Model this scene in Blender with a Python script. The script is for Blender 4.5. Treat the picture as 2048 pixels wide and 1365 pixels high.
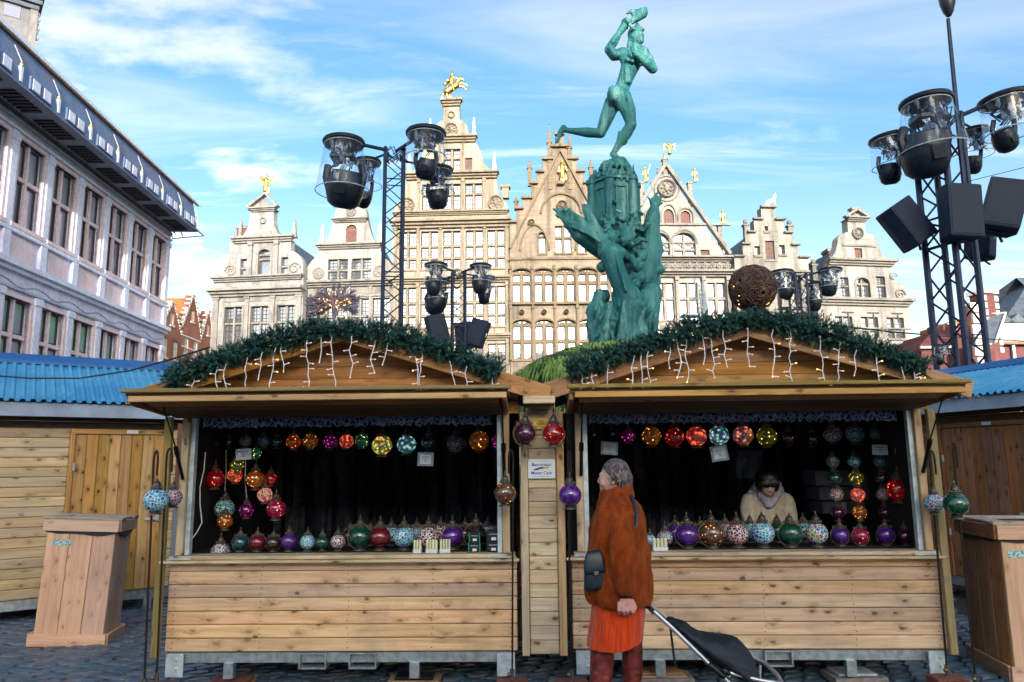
import bpy, bmesh, math, random
from mathutils import Vector, Matrix, noise
from mathutils.geometry import tessellate_polygon
R = math.radians
V = Vector
for _o in list(bpy.data.objects):
    bpy.data.objects.remove(_o)
scene = bpy.context.scene
COL = scene.collection
random.seed(7)

# ---------------------------------------------------------------- camera
F, CX, CY = 1500.0, 1024.0, 682.5          # focal length and centre for a 2048 px wide frame
PITCH, ROLL = R(9.2), R(0.55)
EYE = V((0, 0, 1.62))
FW = V((0, math.cos(PITCH), math.sin(PITCH)))
U0 = V((0, -math.sin(PITCH), math.cos(PITCH)))
RT = V((1, 0, 0)) * math.cos(ROLL) - U0 * math.sin(ROLL)
UP = V((1, 0, 0)) * math.sin(ROLL) + U0 * math.cos(ROLL)
cam = bpy.data.cameras.new('camera')
cam.sensor_width = 36.0
cam.lens = 36.0 * F / 2048
cam.clip_start = 0.05
cam.clip_end = 2000
camo = bpy.data.objects.new('camera', cam)
COL.objects.link(camo)
camo.matrix_world = Matrix(((RT.x, UP.x, -FW.x, EYE.x), (RT.y, UP.y, -FW.y, EYE.y),
                            (RT.z, UP.z, -FW.z, EYE.z), (0, 0, 0, 1)))
scene.camera = camo

# ---------------------------------------------------------------- light
SUN_AZ, SUN_EL = R(9.0), R(11.5)            # behind the viewer, a little to the right
SUN = V((math.sin(SUN_AZ) * math.cos(SUN_EL), -math.cos(SUN_AZ) * math.cos(SUN_EL), math.sin(SUN_EL)))
world = bpy.data.worlds.new('World')
scene.world = world
world.use_nodes = True
nt = world.node_tree
nt.nodes.clear()
wo = nt.nodes.new('ShaderNodeOutputWorld')
bg = nt.nodes.new('ShaderNodeBackground')
bg.inputs['Strength'].default_value = 0.15
sky = nt.nodes.new('ShaderNodeTexSky')
sky.sky_type = 'NISHITA'
sky.sun_disc = False
sky.sun_elevation = SUN_EL
sky.sun_rotation = math.pi - SUN_AZ
sky.air_density = 1.0
sky.dust_density = 4.0
sky.ozone_density = 1.8
# thin high cloud: stretched noise on a plane seen in perspective
geo = nt.nodes.new('ShaderNodeTexCoord')
sep = nt.nodes.new('ShaderNodeSeparateXYZ')
nt.links.new(geo.outputs['Generated'], sep.inputs[0])
def wmath(op, a, b=None, c=None):
    n = nt.nodes.new('ShaderNodeMath'); n.operation = op
    for i, v in enumerate((a, b, c)):
        if v is None: continue
        if isinstance(v, (int, float)): n.inputs[i].default_value = v
        else: nt.links.new(v, n.inputs[i])
    return n.outputs[0]
zc = wmath('ADD', wmath('MAXIMUM', sep.outputs['Z'], 0.0), 0.12)
comb = nt.nodes.new('ShaderNodeCombineXYZ')
nt.links.new(wmath('DIVIDE', sep.outputs['X'], zc), comb.inputs[0])
nt.links.new(wmath('DIVIDE', sep.outputs['Y'], zc), comb.inputs[1])
def wnoise(scale, rot, loc, detail, rough, dist):
    mp = nt.nodes.new('ShaderNodeMapping')
    mp.inputs['Scale'].default_value = scale
    mp.inputs['Rotation'].default_value = (0, 0, rot)
    mp.inputs['Location'].default_value = loc
    nt.links.new(comb.outputs[0], mp.inputs[0])
    n = nt.nodes.new('ShaderNodeTexNoise')
    n.inputs['Scale'].default_value = 1.0
    n.inputs['Detail'].default_value = detail
    n.inputs['Roughness'].default_value = rough
    n.inputs['Distortion'].default_value = dist
    nt.links.new(mp.outputs[0], n.inputs['Vector'])
    return n.outputs[0]
def wramp(v, a, b, lo=0.0, hi=1.0):
    n = nt.nodes.new('ShaderNodeMapRange')
    n.interpolation_type = 'SMOOTHSTEP'
    nt.links.new(v, n.inputs['Value'])
    n.inputs['From Min'].default_value = a
    n.inputs['From Max'].default_value = b
    n.inputs['To Min'].default_value = lo
    n.inputs['To Max'].default_value = hi
    return n.outputs[0]
veil = wramp(wnoise((0.40, 1.7, 1), R(12), (3.1, 0.4, 0), 8, 0.58, 0.7), 0.42, 0.72, 0.0, 0.72)
wisp = wramp(wnoise((0.9, 4.2, 1), R(8), (7.3, 2.2, 0), 8, 0.62, 0.9), 0.50, 0.74, 0.0, 0.6)
puff = wramp(wnoise((1.7, 2.6, 1), R(-20), (1.9, 5.2, 0), 9, 0.58, 0.25), 0.47, 0.64, 0.0, 0.95)
left = wramp(sep.outputs['X'], -0.06, -0.34)
cloud = wmath('MAXIMUM', wmath('MAXIMUM', veil, wisp), wmath('MULTIPLY', puff, left))
haze_w = wramp(sep.outputs['Z'], 0.42, 0.02, 0.0, 0.45)
cloud = wmath('MAXIMUM', cloud, haze_w)
mixc = nt.nodes.new('ShaderNodeMix'); mixc.data_type = 'RGBA'
hsv = nt.nodes.new('ShaderNodeHueSaturation')
hsv.inputs['Saturation'].default_value = 1.24
hsv.inputs['Value'].default_value = 1.0
nt.links.new(sky.outputs[0], hsv.inputs['Color'])
nt.links.new(cloud, mixc.inputs[0])
nt.links.new(hsv.outputs[0], mixc.inputs[6])
bw = nt.nodes.new('ShaderNodeRGBToBW')            # cloud takes the brightness the sky has around it
nt.links.new(sky.outputs[0], bw.inputs[0])
cg = nt.nodes.new('ShaderNodeMix'); cg.data_type = 'RGBA'; cg.blend_type = 'MULTIPLY'; cg.inputs[0].default_value = 1.0
nt.links.new(bw.outputs[0], cg.inputs[6])
cg.inputs[7].default_value = (1.5, 1.65, 1.75, 1)
nt.links.new(cg.outputs[2], mixc.inputs[7])
nt.links.new(mixc.outputs[2], bg.inputs[0])
nt.links.new(bg.outputs[0], wo.inputs[0])

sl = bpy.data.lights.new('sun', 'SUN')
sl.energy = 2.0
sl.angle = R(0.53)
sl.color = (1.0, 0.95, 0.88)
so = bpy.data.objects.new('sun', sl)
COL.objects.link(so)
so.rotation_euler = SUN.to_track_quat('Z', 'Y').to_euler()
vs = scene.view_settings
vs.view_transform = 'Standard'
vs.look = 'None'
vs.exposure = 1.5
vs.gamma = 1.0
vs.use_curve_mapping = False
cy = scene.cycles
cy.max_bounces = 8
cy.diffuse_bounces = 3
cy.glossy_bounces = 3
cy.transmission_bounces = 4
cy.transparent_max_bounces = 16
cy.caustics_reflective = False
cy.caustics_refractive = False
cy.sample_clamp_indirect = 6.0
cy.use_denoising = True

# ---------------------------------------------------------------- helpers
def ray(px, py):
    return FW * F + RT * (px - CX) - UP * (py - CY)
def at(px, py, Y):
    d = ray(px, py)
    return EYE + d * (Y / d.y)
def atz(px, py, z):
    d = ray(px, py)
    return EYE + d * ((z - EYE.z) / d.z)
def onplane(px, py, P, n):
    d = ray(px, py)
    return EYE + d * ((P - EYE).dot(n) / d.dot(n))

class MB:
    def __init__(s):
        s.v, s.f = [], []
    def add(s, vs, fs, M=None):
        k = len(s.v)
        s.v += [tuple(M @ V(p)) if M is not None else tuple(p) for p in vs]
        s.f += [tuple(i + k for i in f) for f in fs]
        return s
    def box(s, x0, x1, y0, y1, z0, z1, M=None):
        return s.add([(x0, y0, z0), (x1, y0, z0), (x1, y1, z0), (x0, y1, z0), (x0, y0, z1), (x1, y0, z1), (x1, y1, z1), (x0, y1, z1)],
                     [(0, 3, 2, 1), (4, 5, 6, 7), (0, 1, 5, 4), (1, 2, 6, 5), (2, 3, 7, 6), (3, 0, 4, 7)], M)
    def cbox(s, c, sx, sy, sz, M=None):
        return s.box(c[0] - sx / 2, c[0] + sx / 2, c[1] - sy / 2, c[1] + sy / 2, c[2] - sz / 2, c[2] + sz / 2, M)
    def chamfer(s, x0, x1, y0, y1, z0, z1, c, M=None):
        """box with chamfered edges: three crossed slabs hulled by faces"""
        P = []
        for z, ins in ((z0, c), (z0 + c, 0), (z1 - c, 0), (z1, c)):
            for (x, y) in ((x0 + c, y0), (x1 - c, y0), (x1, y0 + c), (x1, y1 - c), (x1 - c, y1), (x0 + c, y1), (x0, y1 - c), (x0, y0 + c)):
                if ins:
                    x = min(max(x, x0 + c), x1 - c); y = min(max(y, y0 + c), y1 - c)
                P.append((x, y, z))
        fs = [tuple(range(7, -1, -1)), tuple(range(24, 32))]
        for k in range(3):
            for i in range(8):
                j = (i + 1) % 8
                fs.append((k * 8 + i, k * 8 + j, k * 8 + 8 + j, k * 8 + 8 + i))
        return s.add(P, fs, M)
    def rings(s, rs, cap=True, closed=True, M=None):
        n = len(rs[0]); fs = []
        for k in range(len(rs) - 1):
            for i in range(n if closed else n - 1):
                j = (i + 1) % n
                fs.append((k * n + i, k * n + j, (k + 1) * n + j, (k + 1) * n + i))
        if cap and closed:
            fs.append(tuple(range(n - 1, -1, -1)))
            fs.append(tuple((len(rs) - 1) * n + i for i in range(n)))
        return s.add([p for r in rs for p in r], fs, M)
    def tube(s, pts, r, n=6, cap=True, M=None):
        pts = [V(p) for p in pts]
        rr = r if isinstance(r, (list, tuple)) else [r] * len(pts)
        rs = []; prev = None
        for i, p in enumerate(pts):
            a = pts[max(i - 1, 0)]; b = pts[min(i + 1, len(pts) - 1)]
            t = (b - a)
            if t.length < 1e-9: t = V((0, 0, 1))
            t.normalize()
            if prev is None:
                ref = V((0, 0, 1)) if abs(t.z) < 0.9 else V((1, 0, 0))
                u = t.cross(ref).normalized()
            else:
                u = (prev - t * prev.dot(t))
                u = u.normalized() if u.length > 1e-6 else t.cross(V((0.3, 0.5, 0.8))).normalized()
            prev = u
            w = t.cross(u)
            rs.append([p + (u * math.cos(2 * math.pi * k / n) + w * math.sin(2 * math.pi * k / n)) * rr[i] for k in range(n)])
        return s.rings(rs, cap, True, M)
    def lathe(s, prof, n=20, M=None, cap=True):
        rs = [[(max(r, 1e-4) * math.cos(2 * math.pi * k / n), max(r, 1e-4) * math.sin(2 * math.pi * k / n), z) for k in range(n)] for r, z in prof]
        return s.rings(rs, cap, True, M)
    def ell(s, c, rx, ry=None, rz=None, nu=14, nv=9, M=None):
        ry = rx if ry is None else ry; rz = rx if rz is None else rz
        c = V(c)
        vs = [c + V((0, 0, -rz))]; fs = []
        for j in range(1, nv):
            a = -math.pi / 2 + math.pi * j / nv
            for i in range(nu):
                b = 2 * math.pi * i / nu
                vs.append(c + V((rx * math.cos(a) * math.cos(b), ry * math.cos(a) * math.sin(b), rz * math.sin(a))))
        vs.append(c + V((0, 0, rz))); top = len(vs) - 1
        for i in range(nu):
            k = (i + 1) % nu
            fs.append((0, 1 + k, 1 + i))
            for j in range(nv - 2):
                fs.append((1 + j * nu + i, 1 + j * nu + k, 1 + (j + 1) * nu + k, 1 + (j + 1) * nu + i))
            fs.append((top, 1 + (nv - 2) * nu + i, 1 + (nv - 2) * nu + k))
        return s.add(vs, fs, M)
    def capsule(s, a, b, ra, rb=None, n=10):
        """tapered capsule from a to b"""
        a, b = V(a), V(b); rb = ra if rb is None else rb
        d = (b - a); L = d.length
        if L < 1e-6: return s.ell(a, ra)
        M = Matrix.Translation(a) @ d.to_track_quat('Z', 'Y').to_matrix().to_4x4()
        prof = []
        for k in range(5):
            t = math.pi / 2 * k / 4
            prof.append((ra * math.sin(t), -ra * math.cos(t)))
        for k in range(5):
            t = math.pi / 2 * k / 4
            prof.append((rb * math.cos(t), L + rb * math.sin(t)))
        return s.lathe(prof, n, M)
    def prism(s, poly, y0, y1, holes=(), reveal=None, back=True, M=None):
        """poly in (x,z), front face at y0 (towards -y), holes cut through the front with reveals"""
        poly = [tuple(p) for p in poly]
        ar = sum(poly[i][0] * poly[(i + 1) % len(poly)][1] - poly[(i + 1) % len(poly)][0] * poly[i][1] for i in range(len(poly)))
        if ar < 0: poly = poly[::-1]
        hs = []
        for h in holes:
            h = [tuple(p) for p in h]
            a2 = sum(h[i][0] * h[(i + 1) % len(h)][1] - h[(i + 1) % len(h)][0] * h[i][1] for i in range(len(h)))
            hs.append(h if a2 > 0 else h[::-1])
        loops = [[V((x, z, 0)) for x, z in poly]] + [[V((x, z, 0)) for x, z in h] for h in hs]
        flat = [p for L in loops for p in L]
        tri = tessellate_polygon(loops)
        fs = []
        for t in tri:
            a, b, c = (flat[i] for i in t)
            fs.append(tuple(t) if (b - a).cross(c - a).z > 0 else tuple(reversed(t)))
        s.add([(p.x, y0, p.y) for p in flat], fs, M)
        n = len(poly)
        ring = [(x, y0, z) for x, z in poly] + [(x, y1, z) for x, z in poly]
        s.add(ring, [(i, i + n, (i + 1) % n + n, (i + 1) % n) for i in range(n)], M)
        if back:
            s.add([(x, y1, z) for x, z in poly], [tuple(range(n - 1, -1, -1))] if n == 4 else
                  [tuple(reversed(t)) if ((V((*poly[t[1]], 0)) - V((*poly[t[0]], 0))).cross(V((*poly[t[2]], 0)) - V((*poly[t[0]], 0)))).z > 0 else tuple(t)
                   for t in tessellate_polygon([[V((x, z, 0)) for x, z in poly]])], M)
        rv = y0 + (reveal if reveal else (y1 - y0))
        for h in hs:
            m = len(h)
            s.add([(x, y0, z) for x, z in h] + [(x, rv, z) for x, z in h],
                  [(i, (i + 1) % m, (i + 1) % m + m, i + m) for i in range(m)], M)
        return s
    def mesh(s, name):
        me = bpy.data.meshes.new(name)
        me.from_pydata(s.v, [], s.f)
        me.update()
        return me

SMOOTH_ANGLE = R(38)
def smooth(me, angle=SMOOTH_ANGLE):
    me.polygons.foreach_set('use_smooth', [True] * len(me.polygons))
    me.set_sharp_from_angle(angle=angle)
    return me
FRAME = {}
def thing(name, label, cat, loc=(0, 0, 0), rz=0.0, group=None, M=None):
    o = bpy.data.objects.new(name, None)
    COL.objects.link(o)
    o.empty_display_size = 0.1
    if M is None:
        M = Matrix.Translation(V(loc)) @ Matrix.Rotation(rz, 4, 'Z')
    o.matrix_world = M
    FRAME[o.name] = M
    o['label'] = label; o['category'] = cat
    if group: o['group'] = group
    return o
def L(root, P):
    return FRAME[root.name].inverted() @ V(P)
def obj(name, m, mat, parent=None, M=None, smooth_on=False):
    me = m.mesh(name) if isinstance(m, MB) else m
    if mat is not None and not me.materials:
        for q in (mat if isinstance(mat, (list, tuple)) else [mat]):
            me.materials.append(q)
    if smooth_on: smooth(me)
    o = bpy.data.objects.new(name, me)
    COL.objects.link(o)
    if parent is not None: o.parent = parent
    if M is not None: o.matrix_basis = M
    return o
def tag(o, label, cat, group=None, kind=None):
    if label: o['label'] = label
    if cat: o['category'] = cat
    if group: o['group'] = group
    if kind: o['kind'] = kind
    return o
def struct(o):
    o['kind'] = 'structure'
    return o
def copy_tree(root, M, label, group=None):
    r = root.copy(); COL.objects.link(r); r.matrix_world = M; FRAME[r.name] = M
    r['label'] = label
    if group: r['group'] = group
    for ch in list(root.children):
        c = ch.copy(); COL.objects.link(c); c.parent = r
        for g in ch.children:
            d = g.copy(); COL.objects.link(d); d.parent = c
    return r
_bm = {}
def board(name, parent, p0, p1, w, t, mat, face=(0, -1, 0), ch=0.004):
    """one plank from p0 to p1 (centre line), width w, thickness t; 'face' is its outward side. own mesh axis x = along the grain"""
    p0, p1 = V(p0), V(p1)
    x = (p1 - p0); Ln = x.length; x.normalize()
    y = -V(face); y = (y - x * y.dot(x)).normalized()
    z = x.cross(y)
    key = (round(Ln, 3), round(w, 3), round(t, 3), mat.name, ch)
    me = _bm.get(key)
    if me is None:
        mb = MB()
        c = min(ch, t * 0.3, w * 0.3)
        mb.chamfer(-Ln / 2, Ln / 2, -t / 2, t / 2, -w / 2, w / 2, c)
        me = mb.mesh('board'); me.materials.append(mat); _bm[key] = me
    c = (p0 + p1) / 2
    M = Matrix(((x.x, y.x, z.x, c.x), (x.y, y.y, z.y, c.y), (x.z, y.z, z.z, c.z), (0, 0, 0, 1)))
    o = bpy.data.objects.new(name, me); COL.objects.link(o)
    if parent is not None: o.parent = parent
    o.matrix_basis = M
    return o
def remesh(mb, voxel, smooth_it=3, disp=0.0, dscale=1.0, name='form', decimate=None):
    """fuse overlapping forms into one continuous skin"""
    me0 = mb.mesh(name)
    o = bpy.data.objects.new('tmp', me0); COL.objects.link(o)
    m = o.modifiers.new('r', 'REMESH'); m.mode = 'VOXEL'; m.voxel_size = voxel
    if smooth_it:
        m = o.modifiers.new('s', 'SMOOTH'); m.iterations = smooth_it; m.factor = 0.5
    if disp:
        tx = bpy.data.textures.new('t', 'CLOUDS'); tx.noise_scale = dscale; tx.noise_depth = 3
        m = o.modifiers.new('d', 'DISPLACE'); m.texture = tx; m.strength = disp; m.mid_level = 0.5; m.texture_coords = 'LOCAL'
    if decimate:
        m = o.modifiers.new('c', 'DECIMATE'); m.ratio = decimate
    dg = bpy.context.evaluated_depsgraph_get()
    me = bpy.data.meshes.new_from_object(o.evaluated_get(dg))
    bpy.data.objects.remove(o); bpy.data.meshes.remove(me0)
    me.name = name
    me.materials.clear()
    me.polygons.foreach_set('use_smooth', [True] * len(me.polygons))
    return me

# ---------------------------------------------------------------- materials
class NT:
    def __init__(s, name):
        s.m = bpy.data.materials.new(name); s.m.use_nodes = True
        s.t = s.m.node_tree; s.b = s.t.nodes['Principled BSDF']; s.out = s.t.nodes['Material Output']
    def n(s, kind, **kw):
        x = s.t.nodes.new(kind)
        for k, v in kw.items(): setattr(x, k, v)
        return x
    def put(s, inp, v):
        if isinstance(v, (int, float)):
            inp.default_value = v
        elif isinstance(v, (tuple, list)):
            inp.default_value = (*v, 1.0) if (len(v) == 3 and len(inp.default_value) == 4) else v
        else: s.t.links.new(v, inp)
    def math(s, op, a, b=0.5, c=None, clamp=False):
        x = s.n('ShaderNodeMath', operation=op, use_clamp=clamp)
        for i, v in enumerate((a, b, c)):
            if v is not None: s.put(x.inputs[i], v)
        return x.outputs[0]
    def mix(s, f, a, b, mode='MIX'):
        x = s.n('ShaderNodeMix', data_type='RGBA', blend_type=mode)
        s.put(x.inputs[0], f); s.put(x.inputs[6], a); s.put(x.inputs[7], b)
        return x.outputs[2]
    def ramp(s, v, a, b, lo=0.0, hi=1.0):
        x = s.n('ShaderNodeMapRange', interpolation_type='SMOOTHSTEP')
        s.put(x.inputs['Value'], v); x.inputs['From Min'].default_value = a; x.inputs['From Max'].default_value = b
        x.inputs['To Min'].default_value = lo; x.inputs['To Max'].default_value = hi
        return x.outputs[0]
    def coord(s, kind='Object', scale=(1, 1, 1), rnd=0.0, rot=(0, 0, 0)):
        tc = s.n('ShaderNodeTexCoord'); mp = s.n('ShaderNodeMapping')
        mp.inputs['Scale'].default_value = scale; mp.inputs['Rotation'].default_value = rot
        s.t.links.new(tc.outputs[kind], mp.inputs[0])
        if rnd:
            oi = s.n('ShaderNodeObjectInfo'); v = s.n('ShaderNodeVectorMath', operation='SCALE')
            v.inputs[0].default_value = (37.1 * rnd, 19.7 * rnd, 53.3 * rnd)
            s.t.links.new(oi.outputs['Random'], v.inputs['Scale'])
            s.t.links.new(v.outputs[0], mp.inputs['Location'])
        return mp.outputs[0]
    def pos(s, scale=(1, 1, 1)):
        g = s.n('ShaderNodeNewGeometry'); mp = s.n('ShaderNodeMapping'); mp.inputs['Scale'].default_value = scale
        s.t.links.new(g.outputs['Position'], mp.inputs[0]); return mp.outputs[0]
    def noise(s, vec, scale=1.0, detail=4, rough=0.55, dist=0.0):
        x = s.n('ShaderNodeTexNoise')
        s.put(x.inputs['Vector'], vec); x.inputs['Scale'].default_value = scale
        x.inputs['Detail'].default_value = detail; x.inputs['Roughness'].default_value = rough; x.inputs['Distortion'].default_value = dist
        return x.outputs[0]
    def vor(s, vec, scale=1.0, feature='F1', rand=1.0):
        x = s.n('ShaderNodeTexVoronoi', feature=feature)
        s.put(x.inputs['Vector'], vec); x.inputs['Scale'].default_value = scale
        x.inputs['Randomness'].default_value = rand
        return x
    def rand(s):
        return s.n('ShaderNodeObjectInfo').outputs['Random']
    def bump(s, h, strength=0.3, dist=0.01):
        x = s.n('ShaderNodeBump'); x.inputs['Strength'].default_value = strength; x.inputs['Distance'].default_value = dist
        s.put(x.inputs['Height'], h); s.t.links.new(x.outputs[0], s.b.inputs['Normal'])
    def set(s, **kw):
        names = dict(base='Base Color', rough='Roughness', metal='Metallic', emit='Emission Color', es='Emission Strength', spec='Specular IOR Level',
                     alpha='Alpha', coat='Coat Weight', sheen='Sheen Weight', trans='Transmission Weight', ior='IOR', croft='Coat Roughness', sheenr='Sheen Roughness')
        for k, v in kw.items(): s.put(s.b.inputs[names[k]], v)
        return s.m
def srgb(r, g, b):
    f = lambda c: (c / 255 / 12.92) if c / 255 <= 0.04045 else ((c / 255 + 0.055) / 1.055) ** 2.4
    return (f(r), f(g), f(b))
def plain(name, base, rough=0.6, metal=0.0, var=0.15, vs_=6.0, bump=0.0, **kw):
    q = NT(name)
    c = q.coord('Object', rnd=1.0)
    n = q.noise(c, vs_, 5, 0.6)
    f = q.ramp(n, 0.3, 0.7, 1 - var, 1 + var)
    q.set(base=q.mix(1.0, base, f, 'MULTIPLY'), rough=rough, metal=metal, **kw)
    if bump: q.bump(n, bump, 0.01)
    return q.m
def wood(name, base, dark, knot=1.0, rough=0.62, var=0.22, weather=0.0):
    q = NT(name)
    c = q.coord('Object', (1.0, 1, 1), rnd=1.0)
    def sc(v, sx, sy, sz):
        m = q.n('ShaderNodeMapping'); m.inputs['Scale'].default_value = (sx, sy, sz); q.t.links.new(v, m.inputs[0]); return m.outputs[0]
    # knots pull the grain around them
    sx = q.n('ShaderNodeSeparateXYZ'); q.t.links.new(c, sx.inputs[0])
    k2 = q.n('ShaderNodeCombineXYZ'); q.put(k2.inputs[0], q.math('MULTIPLY', sx.outputs[0], 4.2)); q.put(k2.inputs[1], q.math('MULTIPLY', sx.outputs[2], 8.5))
    kv = q.vor(k2.outputs[0], 1.0); kv.voronoi_dimensions = '2D'
    kc = q.n('ShaderNodeSeparateColor'); q.t.links.new(kv.outputs['Color'], kc.inputs[0])
    live = q.ramp(kc.outputs[0], .22, .3)
    kd = q.math('ADD', kv.outputs['Distance'], q.math('MULTIPLY', q.math('SUBTRACT', q.noise(sc(c, 22, 22, 26), 1.0, 4, .65), .5), .34))
    kn = q.math('MULTIPLY', live, q.math('MULTIPLY', q.ramp(kd, 0.12, 0.05), q.ramp(kc.outputs[1], .0, .8, .45, 1.0)))
    halo = q.math('MULTIPLY', live, q.ramp(kd, 0.40, 0.08))
    wob = q.n('ShaderNodeVectorMath', operation='ADD')
    q.t.links.new(c, wob.inputs[0])
    cb = q.n('ShaderNodeCombineXYZ'); q.put(cb.inputs[2], q.math('MULTIPLY', halo, 0.03)); q.t.links.new(cb.outputs[0], wob.inputs[1])
    g1 = q.noise(sc(wob.outputs[0], 1.2, 30, 34), 1.0, 5, 0.6, 0.4)
    g2 = q.noise(sc(wob.outputs[0], 5, 160, 170), 1.0, 3, 0.6)
    grain = q.math('ADD', q.ramp(g1, 0.35, 0.68), q.math('MULTIPLY', q.ramp(g2, 0.4, 0.7), 0.35))
    col = q.mix(q.math('MULTIPLY', grain, 0.5, clamp=True), base, dark)
    blot = q.noise(sc(c, 1.1, 3, 4), 1.0, 3, 0.5)
    col = q.mix(1.0, col, q.ramp(blot, 0.3, 0.7, 0.86, 1.14), 'MULTIPLY')
    col = q.mix(q.math('MULTIPLY', halo, 0.30 * knot), col, tuple(x * 0.62 for x in dark))
    col = q.mix(q.math('MULTIPLY', kn, 0.85 * knot), col, tuple(x * 0.22 for x in dark))
    r = q.rand()
    h = q.n('ShaderNodeHueSaturation')
    q.put(h.inputs['Hue'], q.math('ADD', 0.492, q.math('MULTIPLY', q.math('FRACT', q.math('MULTIPLY', r, 7.13)), 0.018)))
    q.put(h.inputs['Saturation'], q.math('ADD', 0.84, q.math('MULTIPLY', q.math('FRACT', q.math('MULTIPLY', r, 13.7)), 0.3)))
    q.put(h.inputs['Value'], q.math('ADD', 1 - var, q.math('MULTIPLY', r, 2 * var)))
    q.put(h.inputs['Color'], col)
    oc = h.outputs[0]
    if weather:
        w = q.noise(q.pos((1.5, 1.5, 1.5)), 2.0, 6, 0.65)
        oc = q.mix(q.ramp(w, 0.48, 0.72, 0, weather), oc, (0.19, 0.16, 0.13))
    q.set(base=oc, rough=rough, spec=0.3)
    q.bump(grain, 0.25, 0.004)
    return q.m
M_PINE = wood('pine_boards', srgb(224, 194, 160), srgb(172, 130, 88), var=0.19, weather=0.35)
M_PINE_PALE = wood('pale_pine_boards', srgb(216, 197, 166), srgb(162, 138, 102), 1.0, var=0.17, weather=0.35)
M_GABLE = wood('honey_pine_boards', srgb(188, 140, 90), srgb(122, 82, 46), 0.7)
M_OLIVE = wood('olive_treated_post', srgb(150, 132, 84), srgb(106, 92, 52), 0.5, var=0.1)
M_SHED = wood('treated_shed_boards', srgb(206, 184, 148), srgb(160, 134, 98), 0.8, var=0.12)
M_DOOR = wood('ochre_door_boards', srgb(196, 154, 94), srgb(140, 100, 54), 1.1)
M_BROWN = wood('brown_shed_boards', srgb(150, 100, 68), srgb(96, 58, 36), 0.9)
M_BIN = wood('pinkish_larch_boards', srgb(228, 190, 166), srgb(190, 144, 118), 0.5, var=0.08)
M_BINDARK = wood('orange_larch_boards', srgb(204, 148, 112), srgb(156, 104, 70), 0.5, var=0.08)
M_GREYWOOD = wood('weathered_boards', srgb(178, 164, 150), srgb(120, 108, 98), 0.6, weather=0.4)
M_SCRAP = wood('scrap_timber', srgb(170, 132, 104), srgb(110, 78, 58), 0.6, weather=0.5)
M_STEEL = plain('galvanised_steel', (0.42, 0.50, 0.55), 0.42, 0.75, 0.25, 22.0, 0.05)
M_STEELP = plain('galvanised_plate', (0.50, 0.60, 0.66), 0.5, 0.35, 0.2, 14.0)
M_BLACKMETAL = plain('black_metal', (0.012, 0.014, 0.018), 0.4, 0.5, 0.3, 30.0)
M_IRON = plain('wrought_iron', (0.02, 0.016, 0.014), 0.55, 0.6, 0.3, 40)
M_PEWTER = plain('antique_metal', (0.20, 0.18, 0.15), 0.38, 0.85, 0.35, 60, 0.2)
M_BLACKCLOTH = plain('black_cloth', (0.0035, 0.004, 0.006), 0.9, 0, 0.5, 8.0, 0.5)
M_BLUECLOTH = plain('dark_crushed_cloth', (0.012, 0.018, 0.032), 0.6, 0, 0.8, 14.0, 1.0)
M_WHITE = plain('white_plastic', (0.72, 0.74, 0.78), 0.45, 0, 0.05)
M_PAPER = plain('white_card', (0.66, 0.72, 0.82), 0.55, 0, 0.05)
M_BRICKRED = plain('red_brick', (0.16, 0.055, 0.04), 0.85, 0, 0.35, 24, 0.5)
M_CONCRETE = plain('concrete', (0.22, 0.19, 0.18), 0.9, 0, 0.3, 18, 0.5)
# ---------------------------------------------------------------- ground
def loc(root, px, py, y):
    """the point of the thing's own plane y = const that shows at a pixel, in the thing's frame"""
    M = FRAME[root.name]; n = (M.to_3x3() @ V((0, 1, 0))).normalized()
    return M.inverted() @ onplane(px, py, M @ V((0, y, 0)), n)
q = NT('square_setts_far')
c = q.coord('Object', (1, 1, 1))
bt = q.n('ShaderNodeTexBrick'); q.t.links.new(c, bt.inputs['Vector'])
bt.inputs['Scale'].default_value = 4.5; bt.inputs['Mortar Size'].default_value = 0.03
bt.inputs['Color1'].default_value = (0.13, 0.14, 0.15, 1); bt.inputs['Color2'].default_value = (0.19, 0.19, 0.19, 1); bt.inputs['Mortar'].default_value = (0.05, 0.05, 0.05, 1)
q.set(base=bt.outputs[0], rough=0.55)
q.bump(bt.outputs['Fac'], -0.5, 0.02)
M_GROUND = q.m
g = MB(); g.add([(-400, -400, -0.035), (400, -400, -0.035), (400, 900, -0.035), (-400, 900, -0.035)], [(0, 1, 2, 3)])
ground = struct(obj('ground', g, M_GROUND))
bed = struct(obj('paving_bed', MB().add([(-9, 3, -.028), (9, 3, -.028), (9, 12, -.028), (-9, 12, -.028)], [(0, 1, 2, 3)]), plain('damp_joint_sand', (.018, .022, .028), .95, 0, .4, 30)))
q = NT('blue_grey_setts')
c = q.coord('Object', rnd=1.0)
n1 = q.noise(c, 9, 5, 0.6)
r = q.rand()
base = q.mix(r, srgb(58, 92, 118), srgb(92, 104, 122))
base = q.mix(q.ramp(q.noise(q.pos((1, 1, 1)), 3.0, 4, 0.6), 0.45, 0.7, 0, 0.6), base, srgb(54, 94, 108))
q.set(base=q.mix(1.0, base, q.ramp(n1, 0.3, 0.7, 0.6, 1.15), 'MULTIPLY'), rough=q.ramp(n1, 0.3, 0.7, 0.3, 0.6), spec=0.5)
q.bump(n1, 0.35, 0.006)
M_SETT = q.m
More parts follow.
